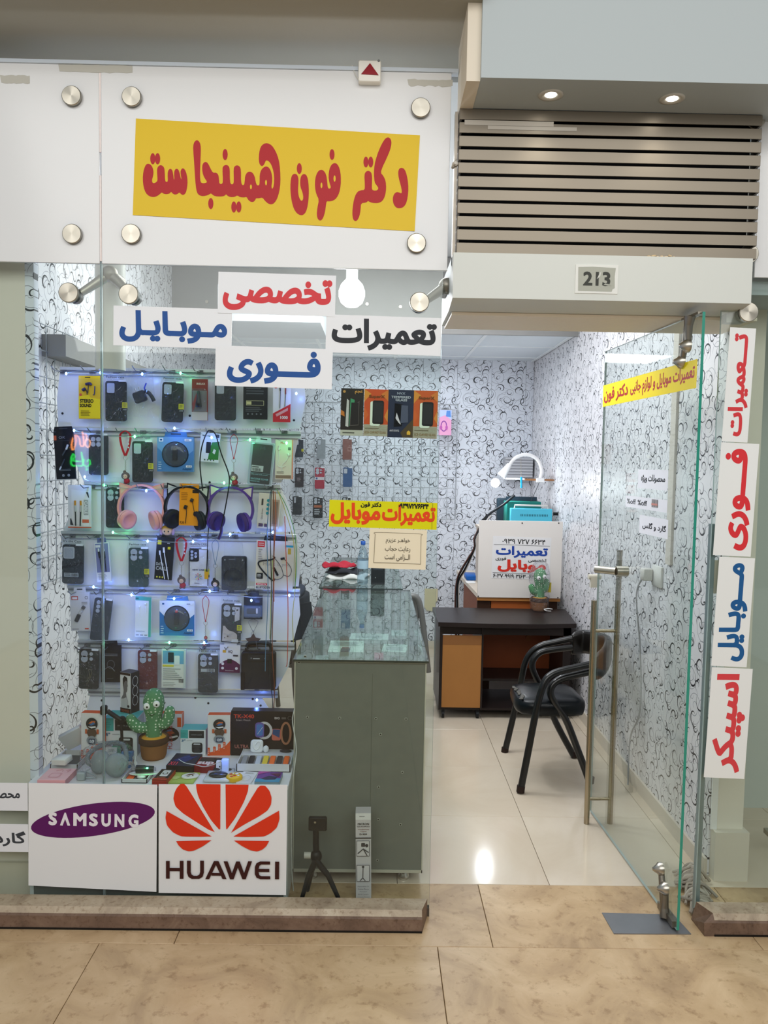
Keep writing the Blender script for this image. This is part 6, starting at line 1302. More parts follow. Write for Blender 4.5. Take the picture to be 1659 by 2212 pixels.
m = MB(); m.tube([(-w * .36, -.012, h * .26), (-w * .34, -.012, h * .44), (-w * .2, -.012, h * .49), (w * .2, -.012, h * .49), (w * .34, -.012, h * .44), (w * .36, -.012, h * .26)], .008, M('191a1d', .4), 10, smooth=4); m.obj('carry_handle', t)
m = MB(); m.prism(rrect(w * .62, h * .12, .004, 3, 0, h * .2), -.0315, -.03, M('2b2e33', .35)); art(m, [('n', .35, .66, .65, .7, 1, 'b0b2b6'), ('o', .3, .69, .02, 0, '8a8c90'), ('o', .7, .69, .02, 0, '8a8c90')], w, h, -.0318); m.obj('control_panel', t)
m = MB(); m.prism(rrect(w * .8, h * .48, .008, 4, 0, -h * .14), -.0313, -.03, M('26282b', .8)); m.obj('grille_cloth', t)
for s in (-1, 1): MB().rprism(rrect(w * .12, h * .4, .004, 3, s * w * .44, -h * .3), -.036, -.031, M('15161a', .5), .002).obj('corner_guard', t)

# fairy lights and loose wires
LB, LG = (.12, .22, 1.0), (.1, 1.0, .35)
def led(px, py, c, k, Y=YH - .055, pw=.22, strong=30):
    p = PY(px, py, Y); m = MB(); m.ball(tuple(p), .0042, .0042, .006, M('6aa0ff' if c == 'b' else '50ff90', .4, emit=strong), 8, 6); m.obj('bulb', fl_)
    if k: point('fairy_light_glow', (p.x, p.y - .004, p.z - .008), pw if c == 'b' else pw * .4, LB if c == 'b' else LG, .006)
fl_ = thing('fairy_lights', 'string of small blue and green fairy lights woven over the rack', 'lights', (0, 0, 0))
LED = [(143, 807, 'b'), (217, 805, 'b'), (307, 808, 'b'), (390, 806, 'g'), (377, 925, 'b'), (457, 945, 'b'), (291, 943, 'g'), (540, 950, 'g'), (619, 957, 'g'), (484, 1043, 'g'), (224, 1048, 'g'), (316, 1060, 'b'), (244, 1150, 'g'), (160, 930, 'b'), (497, 1154, 'b'), (202, 1268, 'b'), (284, 1285, 'b'), (376, 1293, 'b'),
       (417, 1170, 'b'), (453, 1277, 'b'), (625, 1286, 'b'), (543, 1297, 'b'), (319, 1169, 'b'), (278, 1382, 'b'), (441, 1388, 'b'), (366, 1388, 'g'), (590, 1150, 'b'), (555, 1512, 'b'), (183, 1030, 'b'), (640, 850, 'b')]
for i, (x, y, c) in enumerate(LED): led(x, y, c, True)
for c, l in (('8fa0b4', [(143, 806), (180, 800), (217, 805), (260, 812), (307, 807), (350, 800), (390, 806), (430, 815), (460, 812)]), ('9ab0a0', [(160, 930), (225, 940), (291, 943), (340, 930), (377, 925), (420, 932), (457, 945), (500, 955), (540, 950), (580, 945), (619, 957)]),
             ('9aa8a8', [(183, 1035), (224, 1048), (316, 1058), (400, 1050), (484, 1043)]), ('a4b0c0', [(244, 1150), (319, 1168), (417, 1170), (497, 1154), (590, 1150)]), ('b9bec8', [(150, 1266), (202, 1268), (284, 1285), (376, 1292), (453, 1277), (543, 1290), (625, 1286)]), ('b9bec8', [(160, 1385), (278, 1383), (366, 1388), (441, 1390), (520, 1385)])):
    MB().tube([tuple(PY(a, b, YH - .05)) for a, b in l], .0011, M(c, .4), 5, smooth=5).obj('light_wire', fl_)
wr = thing('loose_wires', 'bunch of thin coloured wires hanging down the right side of the rack', 'wires', (0, 0, 0))
for c, r_, l in (('5c7f98', .0017, [(584, 1062), (577, 1150), (579, 1280), (574, 1400), (573, 1450)]), ('23302c', .0019, [(586, 1058), (584, 1160), (587, 1300), (583, 1450), (589, 1520), (583, 1560), (586, 1612)]), ('7a4630', .0022, [(590, 1060), (592, 1140), (590, 1300), (588, 1400), (593, 1490), (590, 1560), (600, 1600)]),
                 ('c4643a', .0017, [(594, 1062), (596, 1120), (592, 1200), (592, 1300)]), ('cf5a48', .0017, [(615, 1115), (618, 1200), (622, 1300), (621, 1420), (618, 1440)]), ('5fa060', .0016, [(596, 1055), (612, 1080), (625, 1110), (638, 1160), (640, 1230), (637, 1270)]), ('b9b45c', .0016, [(600, 1060), (615, 1100), (634, 1170), (638, 1260), (632, 1330), (634, 1390)]),
                 ('a8b84c', .0015, [(589, 1210), (585, 1300), (583, 1380)]), ('c9d0d4', .0012, [(605, 1100), (622, 1150)]), ('3a3a3c', .0018, [(553, 1385), (556, 1400), (562, 1402)])):
    MB().tube([tuple(PY(a, b, YH - .075 + random.uniform(-.01, .01))) for a, b in l], r_, M(c, .5), 5, smooth=6).obj('wire', wr)

# ================================================================== wire grids and goods on the walls
GW = M('a9adb2', .35, .5)
gx0, gx1 = PY(640, 1000, 3.97).x, PY(986, 1000, 3.97).x; gz0, gz1 = PY(850, 1119, 3.97).z, PY(850, 872, 3.97).z
gr = thing('wire_grid', 'large white wire grid panel on the back wall', 'grid', (0, 0, 0))
m = MB(); n = int((gx1 - gx0) / .0765)
for i in range(n + 1): x = gx0 + (gx1 - gx0) * i / n; m.tube([(x, 3.97, gz0), (x, 3.97, gz1)], .0028 if 0 < i < n else .0045, GW, 5)
k = int((gz1 - gz0) / .083)
for j in range(k + 1): z = gz0 + (gz1 - gz0) * j / k; m.tube([(gx0, 3.966, z), (gx1, 3.966, z)], .0028 if 0 < j < k else .0045, GW, 5)
m.obj('grid_wires', gr, kind='stuff')
for x in (gx0 + .05, gx1 - .05):
    for z in (gz0 + .04, gz1 - .04): MB().cyl((x, 3.975, z), (x, YB - .001, z), .006, GW, 8).obj('wall_spacer', gr)
lg = thing('wire_grid', 'wire grid panel on the left wall beside the rack', 'grid', (0, 0, 0)); m = MB()
def PL(px, py): return PX(px, py, XL + .02)
y0_, y1_ = .20, .80; z0_, z1_ = 1.12, 2.19
for i in range(8): y = y0_ + (y1_ - y0_) * i / 7; m.tube([(XL + .02, y, z0_), (XL + .02, y, z1_)], .0026, GW, 5)
for j in range(11): z = z0_ + (z1_ - z0_) * j / 10; m.tube([(XL + .024, y0_, z), (XL + .024, y1_, z)], .0026, GW, 5)
m.obj('grid_wires', lg, kind='stuff')
for y in (.25, .75): MB().cyl((XL + .018, y, 1.9), (XL + .001, y, 1.9), .006, GW, 8).obj('wall_spacer', lg)
YW_ = 3.93
def bcase(b, label, c, style, **k):
    t = case(b, label, c, style, 0, None, k.pop('tag_', None), True, YW_, top=12, **k); return t
bcase((637, 949, 655, 988), 'dark blue phone case with a yellow tag on the back wall, beside the rack edge', '1d2633', 'window', tag_='y')
bcase((685, 948, 703, 991), 'clear grey phone case on the back wall', '8f9498', 'window')
bcase((740, 948, 760, 993), 'brown leather wallet case on the back wall', '7c4a40', 'none', extra=[('R', .55, .4, .95, .62, 'a88078', .003), ('R', .6, .44, .9, .58, '7c4a40', .002)])
bcase((637, 1010, 656, 1053), 'dark maroon phone case with white print on the back wall', '2c2126', 'four', extra=[('n', .25, .3, .75, .5, 3, '9a8c90')])
bcase((680, 1010, 701, 1056), 'red phone case with a white label on the back wall', 'a8243c', 'four', extra=[('r', 0, .42, 1, .56, 'd8d2d6'), ('o', .2, .49, .1, 0, '2a4a8a')])
bcase((741, 1010, 761, 1052), 'blue phone case on the back wall', '2c5484', 'window')
bcase((632, 1072, 652, 1112), 'black phone case on the back wall, lowest beside the rack', '1f2328', 'three')
bcase((676, 1074, 697, 1119), 'black phone case with a striped card on the back wall, lowest row', '16181b', 'four', extra=[('n', .15, .15, .85, .45, 3, 'c4c8cc'), ('r', .1, .5, .9, .62, 'b06038')])
bcase((739, 1074, 757, 1112), 'dark phone case half hidden behind the yellow sticker', '25282c', 'four')
pack((948, 886, 975, 940), 'pink headphone pack on the wire grid of the back wall', 'e2a0c4', [('p', [(0, .7), (.5, .8), (1, .6), (1, 1), (0, 1)], 'b8c4e8'), ('p', [(.55, .75), (.95, .72), (.9, .98), (.6, .98)], '5a8ad0'), ('c', .4, .36, .26, .22, .08, '8a4a9a'), ('o', .18, .3, .1, .09, 'b85ca8'), ('o', .62, .3, .1, .09, 'b85ca8')], 0, name='headphone_pack', tab='t8a8c90', Y=YW_, group=None)

# ================================================================== window table with its goods
TT = .464                               # table top
tx0, tx1 = PY(62, 1690, -.06).x, PY(623, 1690, -.06).x
tb = thing('display_table', 'low white box table behind the two brand boards', 'table', (0, 0, 0))
MB().box(tx0, tx1, -.062, .41, TT - .014, TT, M('e2e2e4', .3)).obj('table_top', tb)
MB().box(tx1 - .014, tx1, -.06, .41, .02, TT - .015, M('c9ccca', .35)).obj('side_panel', tb)
MB().box(tx0, tx0 + .014, -.06, .41, .02, TT - .015, M('c9ccca', .35)).obj('side_panel', tb)
MB().box(tx0 + .015, tx1 - .015, -.055, -.045, .02, TT - .015, M('6e716e', .5)).obj('front_panel', tb)
# the two boards leaning on the glass outside
def board(name, label, corners, ops):
    P = [PY(a, b, YF - .002) for a, b in corners]; x0 = min(p.x for p in P); x1 = max(p.x for p in P); z0 = min(p.z for p in P); z1 = max(p.z for p in P)
    cx, cz = (x0 + x1) / 2, (z0 + z1) / 2; w, h = x1 - x0, z1 - z0
    o = MB().prism([(p.x - cx, p.z - cz) for p in P], -.001, .0015, M('dfe1e3', .4)).obj(name, None, (cx, YF - .003, cz), label=label, cat='board')
    art(MB(), ops, w, h, -.001).obj('emblem', o); return o
PUR = '5a1c5c'
def zz(x, y): return ((x - 3) / 767, (1237 - y) / 637)
o = board('brand_board', 'white board with a slanted purple oval and white SAMSUNG letters', [(62, 1912), (338, 1926), (340, 1695), (62, 1691)], [])
w_, h_ = .468, .395
P = [PY(a, b, YF - .002) for a, b in ((62, 1912), (338, 1926), (340, 1695), (62, 1691))]; w_ = max(p.x for p in P) - min(p.x for p in P); h_ = max(p.z for p in P) - min(p.z for p in P)
m = MB(); m.flat(ell((zz(389, 812)[0] - .5) * w_, (zz(389, 812)[1] - .5) * h_, 371 / 767 * w_, 95 / 637 * h_, 48, .155), -.0015, M(PUR, .4))
m.obj('purple_oval', o)
m = MB(); m.T = Matrix.Translation((0, 0, 0)) @ Matrix.Rotation(.013, 4, 'Y')
sz0, sz1 = (zz(0, 850)[1] - .5) * h_, (zz(0, 773)[1] - .5) * h_; smw = M('e3dfe6', .4)
for w_t, a_, b__, fl in (('S', 125, 176, 0), ('V', 193, 254, 1), ('M', 272, 350, 0), ('S', 364, 418, 0), ('U', 438, 494, 0), ('N', 516, 574, 0), ('G', 598, 658, 0)):
    put_text(m, w_t, (zz(a_, 0)[0] - .5) * w_, sz1 if fl else sz0, (zz(b__, 0)[0] - .5) * w_, sz0 if fl else sz1, -.0022, smw, .05)
m.obj('lettering', o)
def hz(l): return [((x - 785) / 760, (1250 - y) / 650) for x, y in l]
HR = 'd8391f'
pet = [[(915, 601), (942, 601), (1117, 882), (1080, 868), (1010, 825), (930, 775), (885, 735), (872, 690), (878, 655), (893, 625)],
       [(1006, 601), (1150, 601), (1150, 864), (1143, 866), (1095, 812), (1045, 730), (1018, 670), (1008, 630)],
       [(1180, 601), (1316, 601), (1312, 640), (1290, 700), (1240, 795), (1190, 864), (1184, 862)],
       [(1376, 605), (1414, 605), (1440, 635), (1453, 675), (1450, 715), (1430, 750), (1380, 785), (1290, 835), (1214, 884)],
       [(833, 760), (1100, 906), (1040, 909), (920, 909), (870, 885), (835, 845), (826, 800)],
       [(1497, 750), (1501, 800), (1485, 850), (1450, 882), (1410, 903), (1300, 907), (1228, 905)],
       [(890, 936), (1099, 928), (1045, 966), (995, 991), (965, 995), (930, 985), (905, 962)],
       [(1232, 928), (1440, 928), (1425, 958), (1400, 980), (1370, 991), (1330, 985), (1280, 960)]]
def ccw(P): return P if sum(P[i][0] * P[(i + 1) % len(P)][1] - P[(i + 1) % len(P)][0] * P[i][1] for i in range(len(P))) > 0 else P[::-1]
def rnd(P):                              # soften the outer edges of a petal
    out = []
    for i in range(len(P)):
        a, b, c = Vector(P[i - 1]), Vector(P[i]), Vector(P[(i + 1) % len(P)])
        sharp = (a - b).normalized().dot((c - b).normalized()) > -.35
        out += [tuple(b)] if sharp else [tuple(b.lerp(a, .25)), tuple(b * .9 + (a + c) * .05), tuple(b.lerp(c, .25))]
    return out
def letters():                           # square cut capitals H U A W E I
    L = []; y0, y1 = 1158, 1046; s = 22
    def R(x0, x1, a, b): L.append(ccw(hz([(x0, a), (x1, a), (x1, b), (x0, b)])))
    R(830, 852, 1157, 1052); R(912, 934, 1157, 1050); R(852, 912, 1112, 1092)
    U = [(955, 1048), (977, 1048), (977, 1115), (982, 1130), (995, 1137), (1015, 1137), (1028, 1130), (1033, 1115), (1033, 1047), (1055, 1047), (1055, 1118), (1048, 1142), (1028, 1155), (983, 1156), (963, 1143), (955, 1120)]; L.append(ccw(hz(U)))
    L.append(ccw(hz([(1064, 1156), (1115, 1048), (1138, 1048), (1138, 1080), (1128, 1068), (1087, 1156)]))); L.append(ccw(hz([(1128, 1048), (1142, 1048), (1190, 1154), (1166, 1154), (1124, 1065)]))); R(1100, 1158, 1134, 1118)
    L.append(ccw(hz([(1172, 1048), (1196, 1048), (1222, 1118), (1247, 1048), (1268, 1048), (1294, 1117), (1318, 1046), (1341, 1046), (1304, 1153), (1284, 1153), (1257, 1084), (1232, 1154), (1211, 1154)])))
    E_ = [(1448, 1046), (1390, 1046), (1368, 1056), (1358, 1078), (1358, 1122), (1368, 1142), (1390, 1151), (1450, 1151), (1450, 1133), (1395, 1133), (1384, 1126), (1380, 1108), (1444, 1108), (1444, 1090), (1380, 1090), (1385, 1072), (1396, 1064), (1448, 1064)]; L.append(ccw(hz(E_)))
    R(1478, 1502, 1150, 1046); return L
board('brand_board', 'white board with eight red fan shaped petals and dark HUAWEI letters', [(343, 1928), (618, 1933), (621, 1695), (343, 1694)], [('p', rnd(ccw(hz(p))), HR) for p in pet] + [('p', p, '3a1a18') for p in letters()])

# ---- standing boxes
def stand(name, label, cat, b, depth, face, ops, top=None, side=None, tilt=0.0, rz=0.0, zb=TT, group=None, lean=0.0):
    p = PZ((b[0] + b[2]) / 2, b[3], zb); Y = p.y; cx, cz, w, h = pbox(b, Y); h = cz + h / 2 - zb
    t = thing(name, label, cat, (cx, Y, zb + .0005), (lean, 0, rz), group)
    m = MB(); m.box(-w / 2, w / 2, 0, depth, 0, h, M(face, .35)); 
    if top: m.box(-w / 2 + .0005, w / 2 - .0005, .0005, depth - .0005, h, h + .0006, M(top, .35))
    if side:
        for s in (-1, 1): m.box(s * w / 2 - .0004, s * w / 2 + .0004, .0005, depth - .0005, .0005, h - .0005, M(side, .35))
    m.obj('carton', t)
    if ops: art(MB(), ops, w, h, 0, z0=0).obj('print', t)
    return t, w, h
ORA, WH = 'd8572a', 'dcdad8'
BARS = [('p', [(.0, .0), (1, .0), (1, .36), (.8, .24), (.4, .12), (0, .06)], ORA)] + [('R', .24 + .22 * k, .06 + .04 * k, .36 + .22 * k, .22 + .06 * k, ORA, .003) for k in range(3)] + [('n', .27 + .22 * k, .08 + .04 * k, .33 + .22 * k, .2 + .06 * k, 4, 'e8d4c8') for k in range(3)] + [('r', .0, .0, .1, .2, ORA), ('n', .02, .04, .08, .16, 3, 'e8d4c8')]
WATCH = [('r', .2, .56, .3, .66, 'c0603a'), ('r', .74, .56, .84, .66, 'c0603a'), ('o', .52, .78, .27, .13, '2a2c2e'), ('p', [(.36, .78), (.5, .84), (.7, .84), (.66, .8)], 'c86a3a'), ('p', [(.4, .76), (.6, .82), (.68, .78), (.5, .74)], '3f6fa0'), ('p', [(.34, .72), (.5, .68), (.72, .7), (.7, .73), (.5, .72)], 'e4e2de'), ('p', [(.34, .66), (.7, .66), (.76, .58), (.68, .5), (.38, .5), (.3, .58)], '5c4a3c'), ('o', .52, .42, .24, .1, '8a8f92'), ('R', .38, .34, .68, .46, '2c3c54', .003), ('t', '10:09', .42, .36, .64, .44, 'dfe4ea', .03)]
def watchbox(b, label, rz=0): return stand('smart_watch_box', label, 'box', b, .035, WH, BARS + WATCH, ORA, ORA, rz=rz, group='orange and white smart watch boxes')
watchbox((175, 1541, 222, 1640), 'orange and white smart watch box at the left end of the table', -.05)
watchbox((449, 1545, 497, 1632), 'orange and white smart watch box touching the big black watch box', .04)
stand('smart_watch_box', 'white smart watch box with a red sideways word, behind the cactus toy', 'box', (344, 1542, 393, 1619), .035, 'd3d0dc', [('o', .48, .42, .4, .2, '1f2124'), ('p', [(.25, .46), (.5, .54), (.7, .46), (.5, .42)], 'a85c3c'), ('p', [(.25, .5), (.5, .58), (.6, .52)], '3a6fa4'), ('p', [(.14, .36), (.5, .3), (.84, .36), (.8, .4), (.5, .36)], 'd9d7d4'), ('t', 'SMARTWATCH', .36, .02, .58, .92, 'c43c30', .0, 2), ('r', .8, .64, .97, .9, ORA)], ORA, ORA, .0, group='orange and white smart watch boxes')
def spkbox(b, label, n, depth):
    t, w, h = stand('speaker_carton', label, 'box', b, depth, 'd8dadc', [('r', 0, .66, .30, 1, '3fa3a0'), ('n', .0, .72, .30, .9, 4, '2f8885'), ('r', .34, .68, .94, .97, '2a2d2f'), ('t', 'FANTASTIC QUALITY', .42, .78, .86, .83, '9aa0a2', .0), ('t', n + '"', .04, .53, .2, .62, '2a6a90', .03), ('n', .26, .56, .6, .6, 1, 'a8aaae'), ('R', .46, .1, .88, .5, '2a2c2e', .008), ('R', .52, .42, .8, .47, 'cfd1d3', .003), ('R', .5, .3, .84, .4, '3a3d40', .003), ('o', .67, .2, .13, .1, '3a3c3e')], '49aaa6', 'b8bcbe', group='teal topped speaker cartons'); return t, w, h
ta, wa, ha = spkbox((224, 1552, 296, 1633), 'larger teal topped speaker carton, behind the cactus toy', '4', .10)
spkbox((390, 1577, 444, 1631), 'smaller teal topped speaker carton between two watch boxes', '3', .07)
t, w, h = stand('smart_watch_set_box', 'big black smart watch box with two watch pictures and red letters', 'box', (499, 1537, 637, 1633), .045, '201c1e', [('t', 'TK-X40', .04, .84, .36, .93, 'c4422e', .03), ('t', 'Smart Watch', .08, .78, .3, .82, 'b8a8a4', .0), ('t', 'BIG', .68, .83, .76, .88, 'c4bcb8', .03), ('n', .79, .83, .86, .88, 2, '8a8480'), ('c', .92, .86, .035, .045, .006, '6a6462'), ('t', 'ULTRA', .06, .17, .28, .25, 'a86a60', .02), ('t', '8', .3, .17, .34, .25, '7aa08c', .03),
    ('c', .86, .52, .09, .26, .035, 'b07a5c'), ('R', .64, .36, .78, .62, 'c86a5a', .008), ('p', [(.65, .5), (.76, .42), (.77, .6), (.66, .61)], '34507c'), ('c', .52, .58, .13, .2, .04, 'c8c4c4'), ('R', .38, .42, .52, .76, '6a5a9c', .012), ('R', .40, .46, .50, .72, '4c78b8', .008), ('l', [(.42, .5), (.46, .58), (.5, .66)], .004, 'd8dce8'), ('t', '7in1', .6, .05, .7, .13, 'd8ccc8', .02)] + [('r', .75 + .034 * k, .06, .772 + .034 * k, .12, 'a8a4a4') for k in range(6)], '2e2a2c', '17161a')
# trimmer box standing on the large carton
zt = TT + ha + .001
cx, cz, w, h = pbox((258, 1452, 284, 1540), .36); py_ = PZ(271, 1540, zt).y
t = thing('trimmer_box', 'black and white box with a man in profile, standing on the larger speaker carton', 'box', (PY(271, 1500, py_).x, py_, zt), (0, 0, -.45))
h = PY(271, 1453, py_).z - zt; w = .055; m = MB(); m.box(-w / 2, w / 2, 0, .05, 0, h, M('d8d6d4', .4)); m.box(w / 2, w / 2 + .0006, .0006, .0494, 0, h, M('232326', .4)); m.box(-w / 2, w / 2, .0006, .05, h, h + .0006, M('2a2a2c', .4)); m.obj('carton', t)
PROFILE = [(.1, .12), (.72, .12), (.74, .3), (.6, .42), (.56, .5), (.66, .54), (.7, .6), (.68, .64), (.74, .68), (.7, .74), (.72, .8), (.6, .88), (.4, .88), (.28, .8), (.28, .66), (.34, .56), (.3, .46), (.12, .36)]
art(MB(), [('r', 0, 0, 1, .12, '2a1c1a'), ('p', PROFILE, '6c6a6a'), ('p', [(.28, .7), (.26, .84), (.42, .92), (.68, .88), (.72, .8), (.5, .8), (.38, .74), (.34, .64)], '1c1c1e'), ('p', [(.1, .12), (.72, .12), (.74, .3), (.6, .4), (.4, .36), (.12, .34)], 'b8b6b4'), ('r', .0, .94, 1, 1, '2a1c1a'), ('o', .8, .18, .1, 0, '2a2a2c'), ('t', 'TRIMMER', .1, .02, .9, .09, 'a8563c', .0)], w, h, 0, z0=0).obj('print', t)
k = MB(); k.T = Matrix.Translation((w / 2 + .0008, .025, 0)) @ Matrix.Rotation(PI / 2, 4, 'Z'); 
for q in range(3): k.ring(0, h * (.3 + .24 * q), .016, .021, .0022, 0, M('c4c2c0', .5), 20)
k.obj('side_icons', t)
# phone clamp (black) leaning over the large carton
q = [PY(224, 1533, .16), PY(232, 1536, .16), PY(262, 1556, .16)]; t = thing('car_phone_clamp', 'black folding phone clamp resting against the larger speaker carton', 'clamp', (0, 0, 0))
MB().tube([tuple(v) for v in q[1:]], .009, M('1f2022', .5), 10).obj('arm', t); p = q[0]; MB().box(p.x - .012, p.x + .012, p.y - .01, p.y + .014, p.z - .02, p.z + .016, M('1c1c1e', .5), .004).obj('clamp_head', t)
MB().cyl((q[2].x, q[2].y - .006, q[2].z), (q[2].x, q[2].y + .014, q[2].z), .014, M('1c1c1e', .5), 14).obj('knuckle', t)
MB().tube([tuple(q[2]), (q[2].x + .004, q[2].y, TT + .02), (q[2].x, q[2].y - .0, TT)], .006, M('1f2022', .5), 8).obj('stalk', t)

# ---- cactus toys
def cactus_green():
    m, nt, b = newmat('knitted_green'); N = nt.nodes; L = nt.links
    tc = N.new('ShaderNodeTexCoord'); v = N.new('ShaderNodeTexVoronoi'); v.inputs['Scale'].default_value = 78; v.inputs['Randomness'].default_value = .35; L.new(tc.outputs['Object'], v.inputs['Vector'])
    c = N.new('ShaderNodeMath'); c.operation = 'LESS_THAN'; c.inputs[1].default_value = .27; L.new(v.outputs['Distance'], c.inputs[0])
    mx = N.new('ShaderNodeMix'); mx.data_type = 'RGBA'; mx.inputs[6].default_value = lin('52875c'); mx.inputs[7].default_value = lin('d8e2cc'); L.new(c.outputs[0], mx.inputs[0]); L.new(mx.outputs[2], b.inputs['Base Color']); b.inputs['Roughness'].default_value = .9
    return m
CG = cactus_green(); POT = M('8a5a34', .85, noise=.08, nscale=60); RIM = M('4a3224', .9, noise=.1, nscale=80); SOIL = M('d9a03c', .9)
def cactus(name, label, loc, H, wrapped=False, group='knitted cactus toys'):
    t = thing(name, label, 'toy', loc, (0, 0, 0), group); s = H / .30
    f = lambda *a: tuple(x * s for x in a)
    m = MB(); m.lathe([(.0001, 0), (.048 * s, .0), (.053 * s, .012 * s), (.058 * s, .06 * s), (.060 * s, .080 * s), (.056 * s, .092 * s), (.05 * s, .088 * s)], POT, 28); pt_ = m.obj('pot', t)
    m = MB(); m.lathe([(.0605 * s, .066 * s), (.0635 * s, .070 * s), (.064 * s, .090 * s), (.060 * s, .096 * s), (.056 * s, .092 * s)], RIM, 28); m.obj('pot_rim', t)
    MB().ball((0, 0, .078 * s), .058 * s, .058 * s, .024 * s, SOIL, 24, 10).obj('soil', t)
    m = MB(); prof = [(.034, .085), (.034, .11), (.032, .14), (.032, .165), (.036, .19), (.043, .215), (.045, .24), (.042, .265), (.031, .287), (.016, .299), (.0001, .302)]; v = []
    for r_, z in prof: v.append((r_ * s, z * s))
    m.lathe(v, CG, 24); m.obj('body', t)
    for sd, P in ((-1, [(-.02, 0, .135), (-.05, -.004, .130), (-.078, -.006, .142), (-.098, -.006, .168)]), (1, [(.02, 0, .150), (.045, -.004, .150), (.064, -.006, .172), (.070, -.006, .206)])):
        S = smooth_path([f(p[0] * (.62 if wrapped else 1), p[1], p[2]) for p in P], 6); m = MB(); n = len(S); m.tube(S, [s * (.021 + .004 * math.sin(PI * i / n)) for i in range(n)], CG, 16); e = S[-1]; d = (S[-1] - S[-2]).normalized(); m.ball(tuple(e), .0215 * s, .0215 * s, .0225 * s, CG, 16, 10); m.obj('arm', t)
    for sx, sz in ((-.018, .236), (.022, .246)):
        m = MB(); m.ball(f(sx, -.040, sz), .015 * s, .010 * s, .015 * s, M('ecebe6', .3), 16, 10); e = m.obj('eye', t); MB().ball(f(sx + .003, -.0492, sz - .001), .0045 * s, .003 * s, .0045 * s, BLACK, 10, 7).obj('pupil', e)
    MB().tube([f(-.012, -.0405, .205), f(0, -.043, .198), f(.016, -.0405, .204)], .0014 * s, M('2c4a2c', .6), 6, smooth=4).obj('mouth', t)
    if wrapped:
        m = MB(); v = []; n = 18; random.seed(8); pr = [(.062, .0), (.068, .05), (.068, .1), (.06, .16), (.075, .2), (.072, .27), (.05, .33), (.02, .36)]
        for r_, z in pr:
            for k in range(n): a = 2 * PI * k / n; q = r_ * s * random.uniform(.93, 1.08); v.append((q * math.cos(a), q * math.sin(a), z * s + .001))
        m.add(v, [(i * n + k, i * n + (k + 1) % n, (i + 1) * n + (k + 1) % n, (i + 1) * n + k) for i in range(len(pr) - 1) for k in range(n)], BAG, True); m.obj('plastic_bag', t)
        m = MB(); m.tube([f(.02, -.062, .02), f(.05, -.066, .026), f(.08, -.05, .02)], .004 * s, M('e4e2e0', .5), 6, smooth=3); m.tube([f(.02, -.062, .02), f(.035, -.068, .012), f(.07, -.06, .008)], .003 * s, M('e4e2e0', .5), 6, smooth=3); m.obj('bag_tie', t)
        MB().box(.045 * s, .05 * s + .03 * s, .0, .004, .13 * s, .2 * s, M('c8b43c', .5)).obj('yellow_leaflet', t)
    return t
p = PZ(321, 1647, TT); Hc = PY(325, 1497, p.y).z - TT
cactus('cactus_toy', 'green knitted cactus toy with two arms, standing on the white window table', (PY(324, 1600, p.y).x, p.y + .058 * Hc / .3, TT + .0008), Hc)
p = PZ(1168, 1322, dzt); cactus('cactus_toy', 'green knitted cactus toy wrapped in clear plastic on the dark desk', (p.x, p.y + .05, dzt + .0008), PY(1168, 1228, p.y + .05).z - dzt, True)

# ---- flat goods on the table
def lie(name, label, cat, b, h, face, ops, rz=0.0, side=None, group=None, z=TT):
    zt_ = z + h; a, c = PZ(b[0], b[3], zt_), PZ(b[2], b[3], zt_); f = PZ((b[0] + b[2]) / 2, b[1], zt_)
    w = c.x - a.x; d = max(.02, f.y - (a.y + c.y) / 2)
    return flat_item(name, label, cat, (a.x + c.x) / 2, (a.y + c.y) / 2 + d / 2, z + .0006, w, d, h, face, ops, rz, group, side), w, d
lie('gift_box', 'pink lidded box with a faint outline drawing at the front left corner of the table', 'box', (80, 1660, 141, 1686), .022, 'e6b4b8', [('R', .25, .2, .68, .6, 'd79aa0', .01), ('R', .3, .26, .62, .54, 'e6b4b8', .008), ('l', [(.35, .75), (.55, .85), (.6, .7)], .006, 'c98a92'), ('l', [(.7, .8), (.85, .85), (.8, .65)], .006, 'c98a92')], side='dd9fa6')
# opened box with an upright lid and adaptor
t = thing('opened_phone_box', 'opened grey watch box with its lid leaning at the back left', 'box', (0, 0, 0)); a = PZ(100, 1672, TT)
def loc_(px, py, z): return PZ(px, py, z)
a, b_ = PZ(96, 1668, TT), PZ(160, 1640, TT)
def tray(t, x0, x1, y0, y1, z, hh, c, inner, name='tray', wall=.003):
    m = MB(); m.box(x0, x1, y0, y1, z, z + .002, M(inner, .5)); 
    for q in ((x0, x1, y0, y0 + wall), (x0, x1, y1 - wall, y1), (x0, x0 + wall, y0, y1), (x1 - wall, x1, y0, y1)): m.box(*q, z, z + hh, M(c, .4))
    return m.obj(name, t)
xa, xb = PZ(108, 1664, TT).x, PZ(168, 1664, TT).x; ya, yb2 = PZ(130, 1664, TT).y, PZ(130, 1632, TT).y
tray(t, xa, xb, ya, yb2, TT + .001, .022, 'c4c4c6', '5c5e62'); MB().box(xa + .015, xa + .04, ya + .01, ya + .07, TT + .0035, TT + .012, M('d8582c', .5)).obj('orange_strap', t)
m = MB(); m.T = Matrix.Translation((xa - .0, yb2 + .0, TT + .05)) @ Matrix.Rotation(-.5, 4, 'Y') @ Matrix.Rotation(.35, 4, 'X'); m.box(-.005, .09, -.012, .012, -.03, .04, M('cfcfcd', .4), .001); m.obj('lid', t)
t = thing('white_adaptor_box', 'small white box lying askew on the opened watch box', 'box', (PZ(134, 1650, TT + .03).x, PZ(134, 1650, TT + .03).y, TT + .034), (.15, -.1, -.3)); MB().box(-.03, .03, -.02, .025, 0, .022, M('dcdbd6', .4), .001).obj('carton', t)
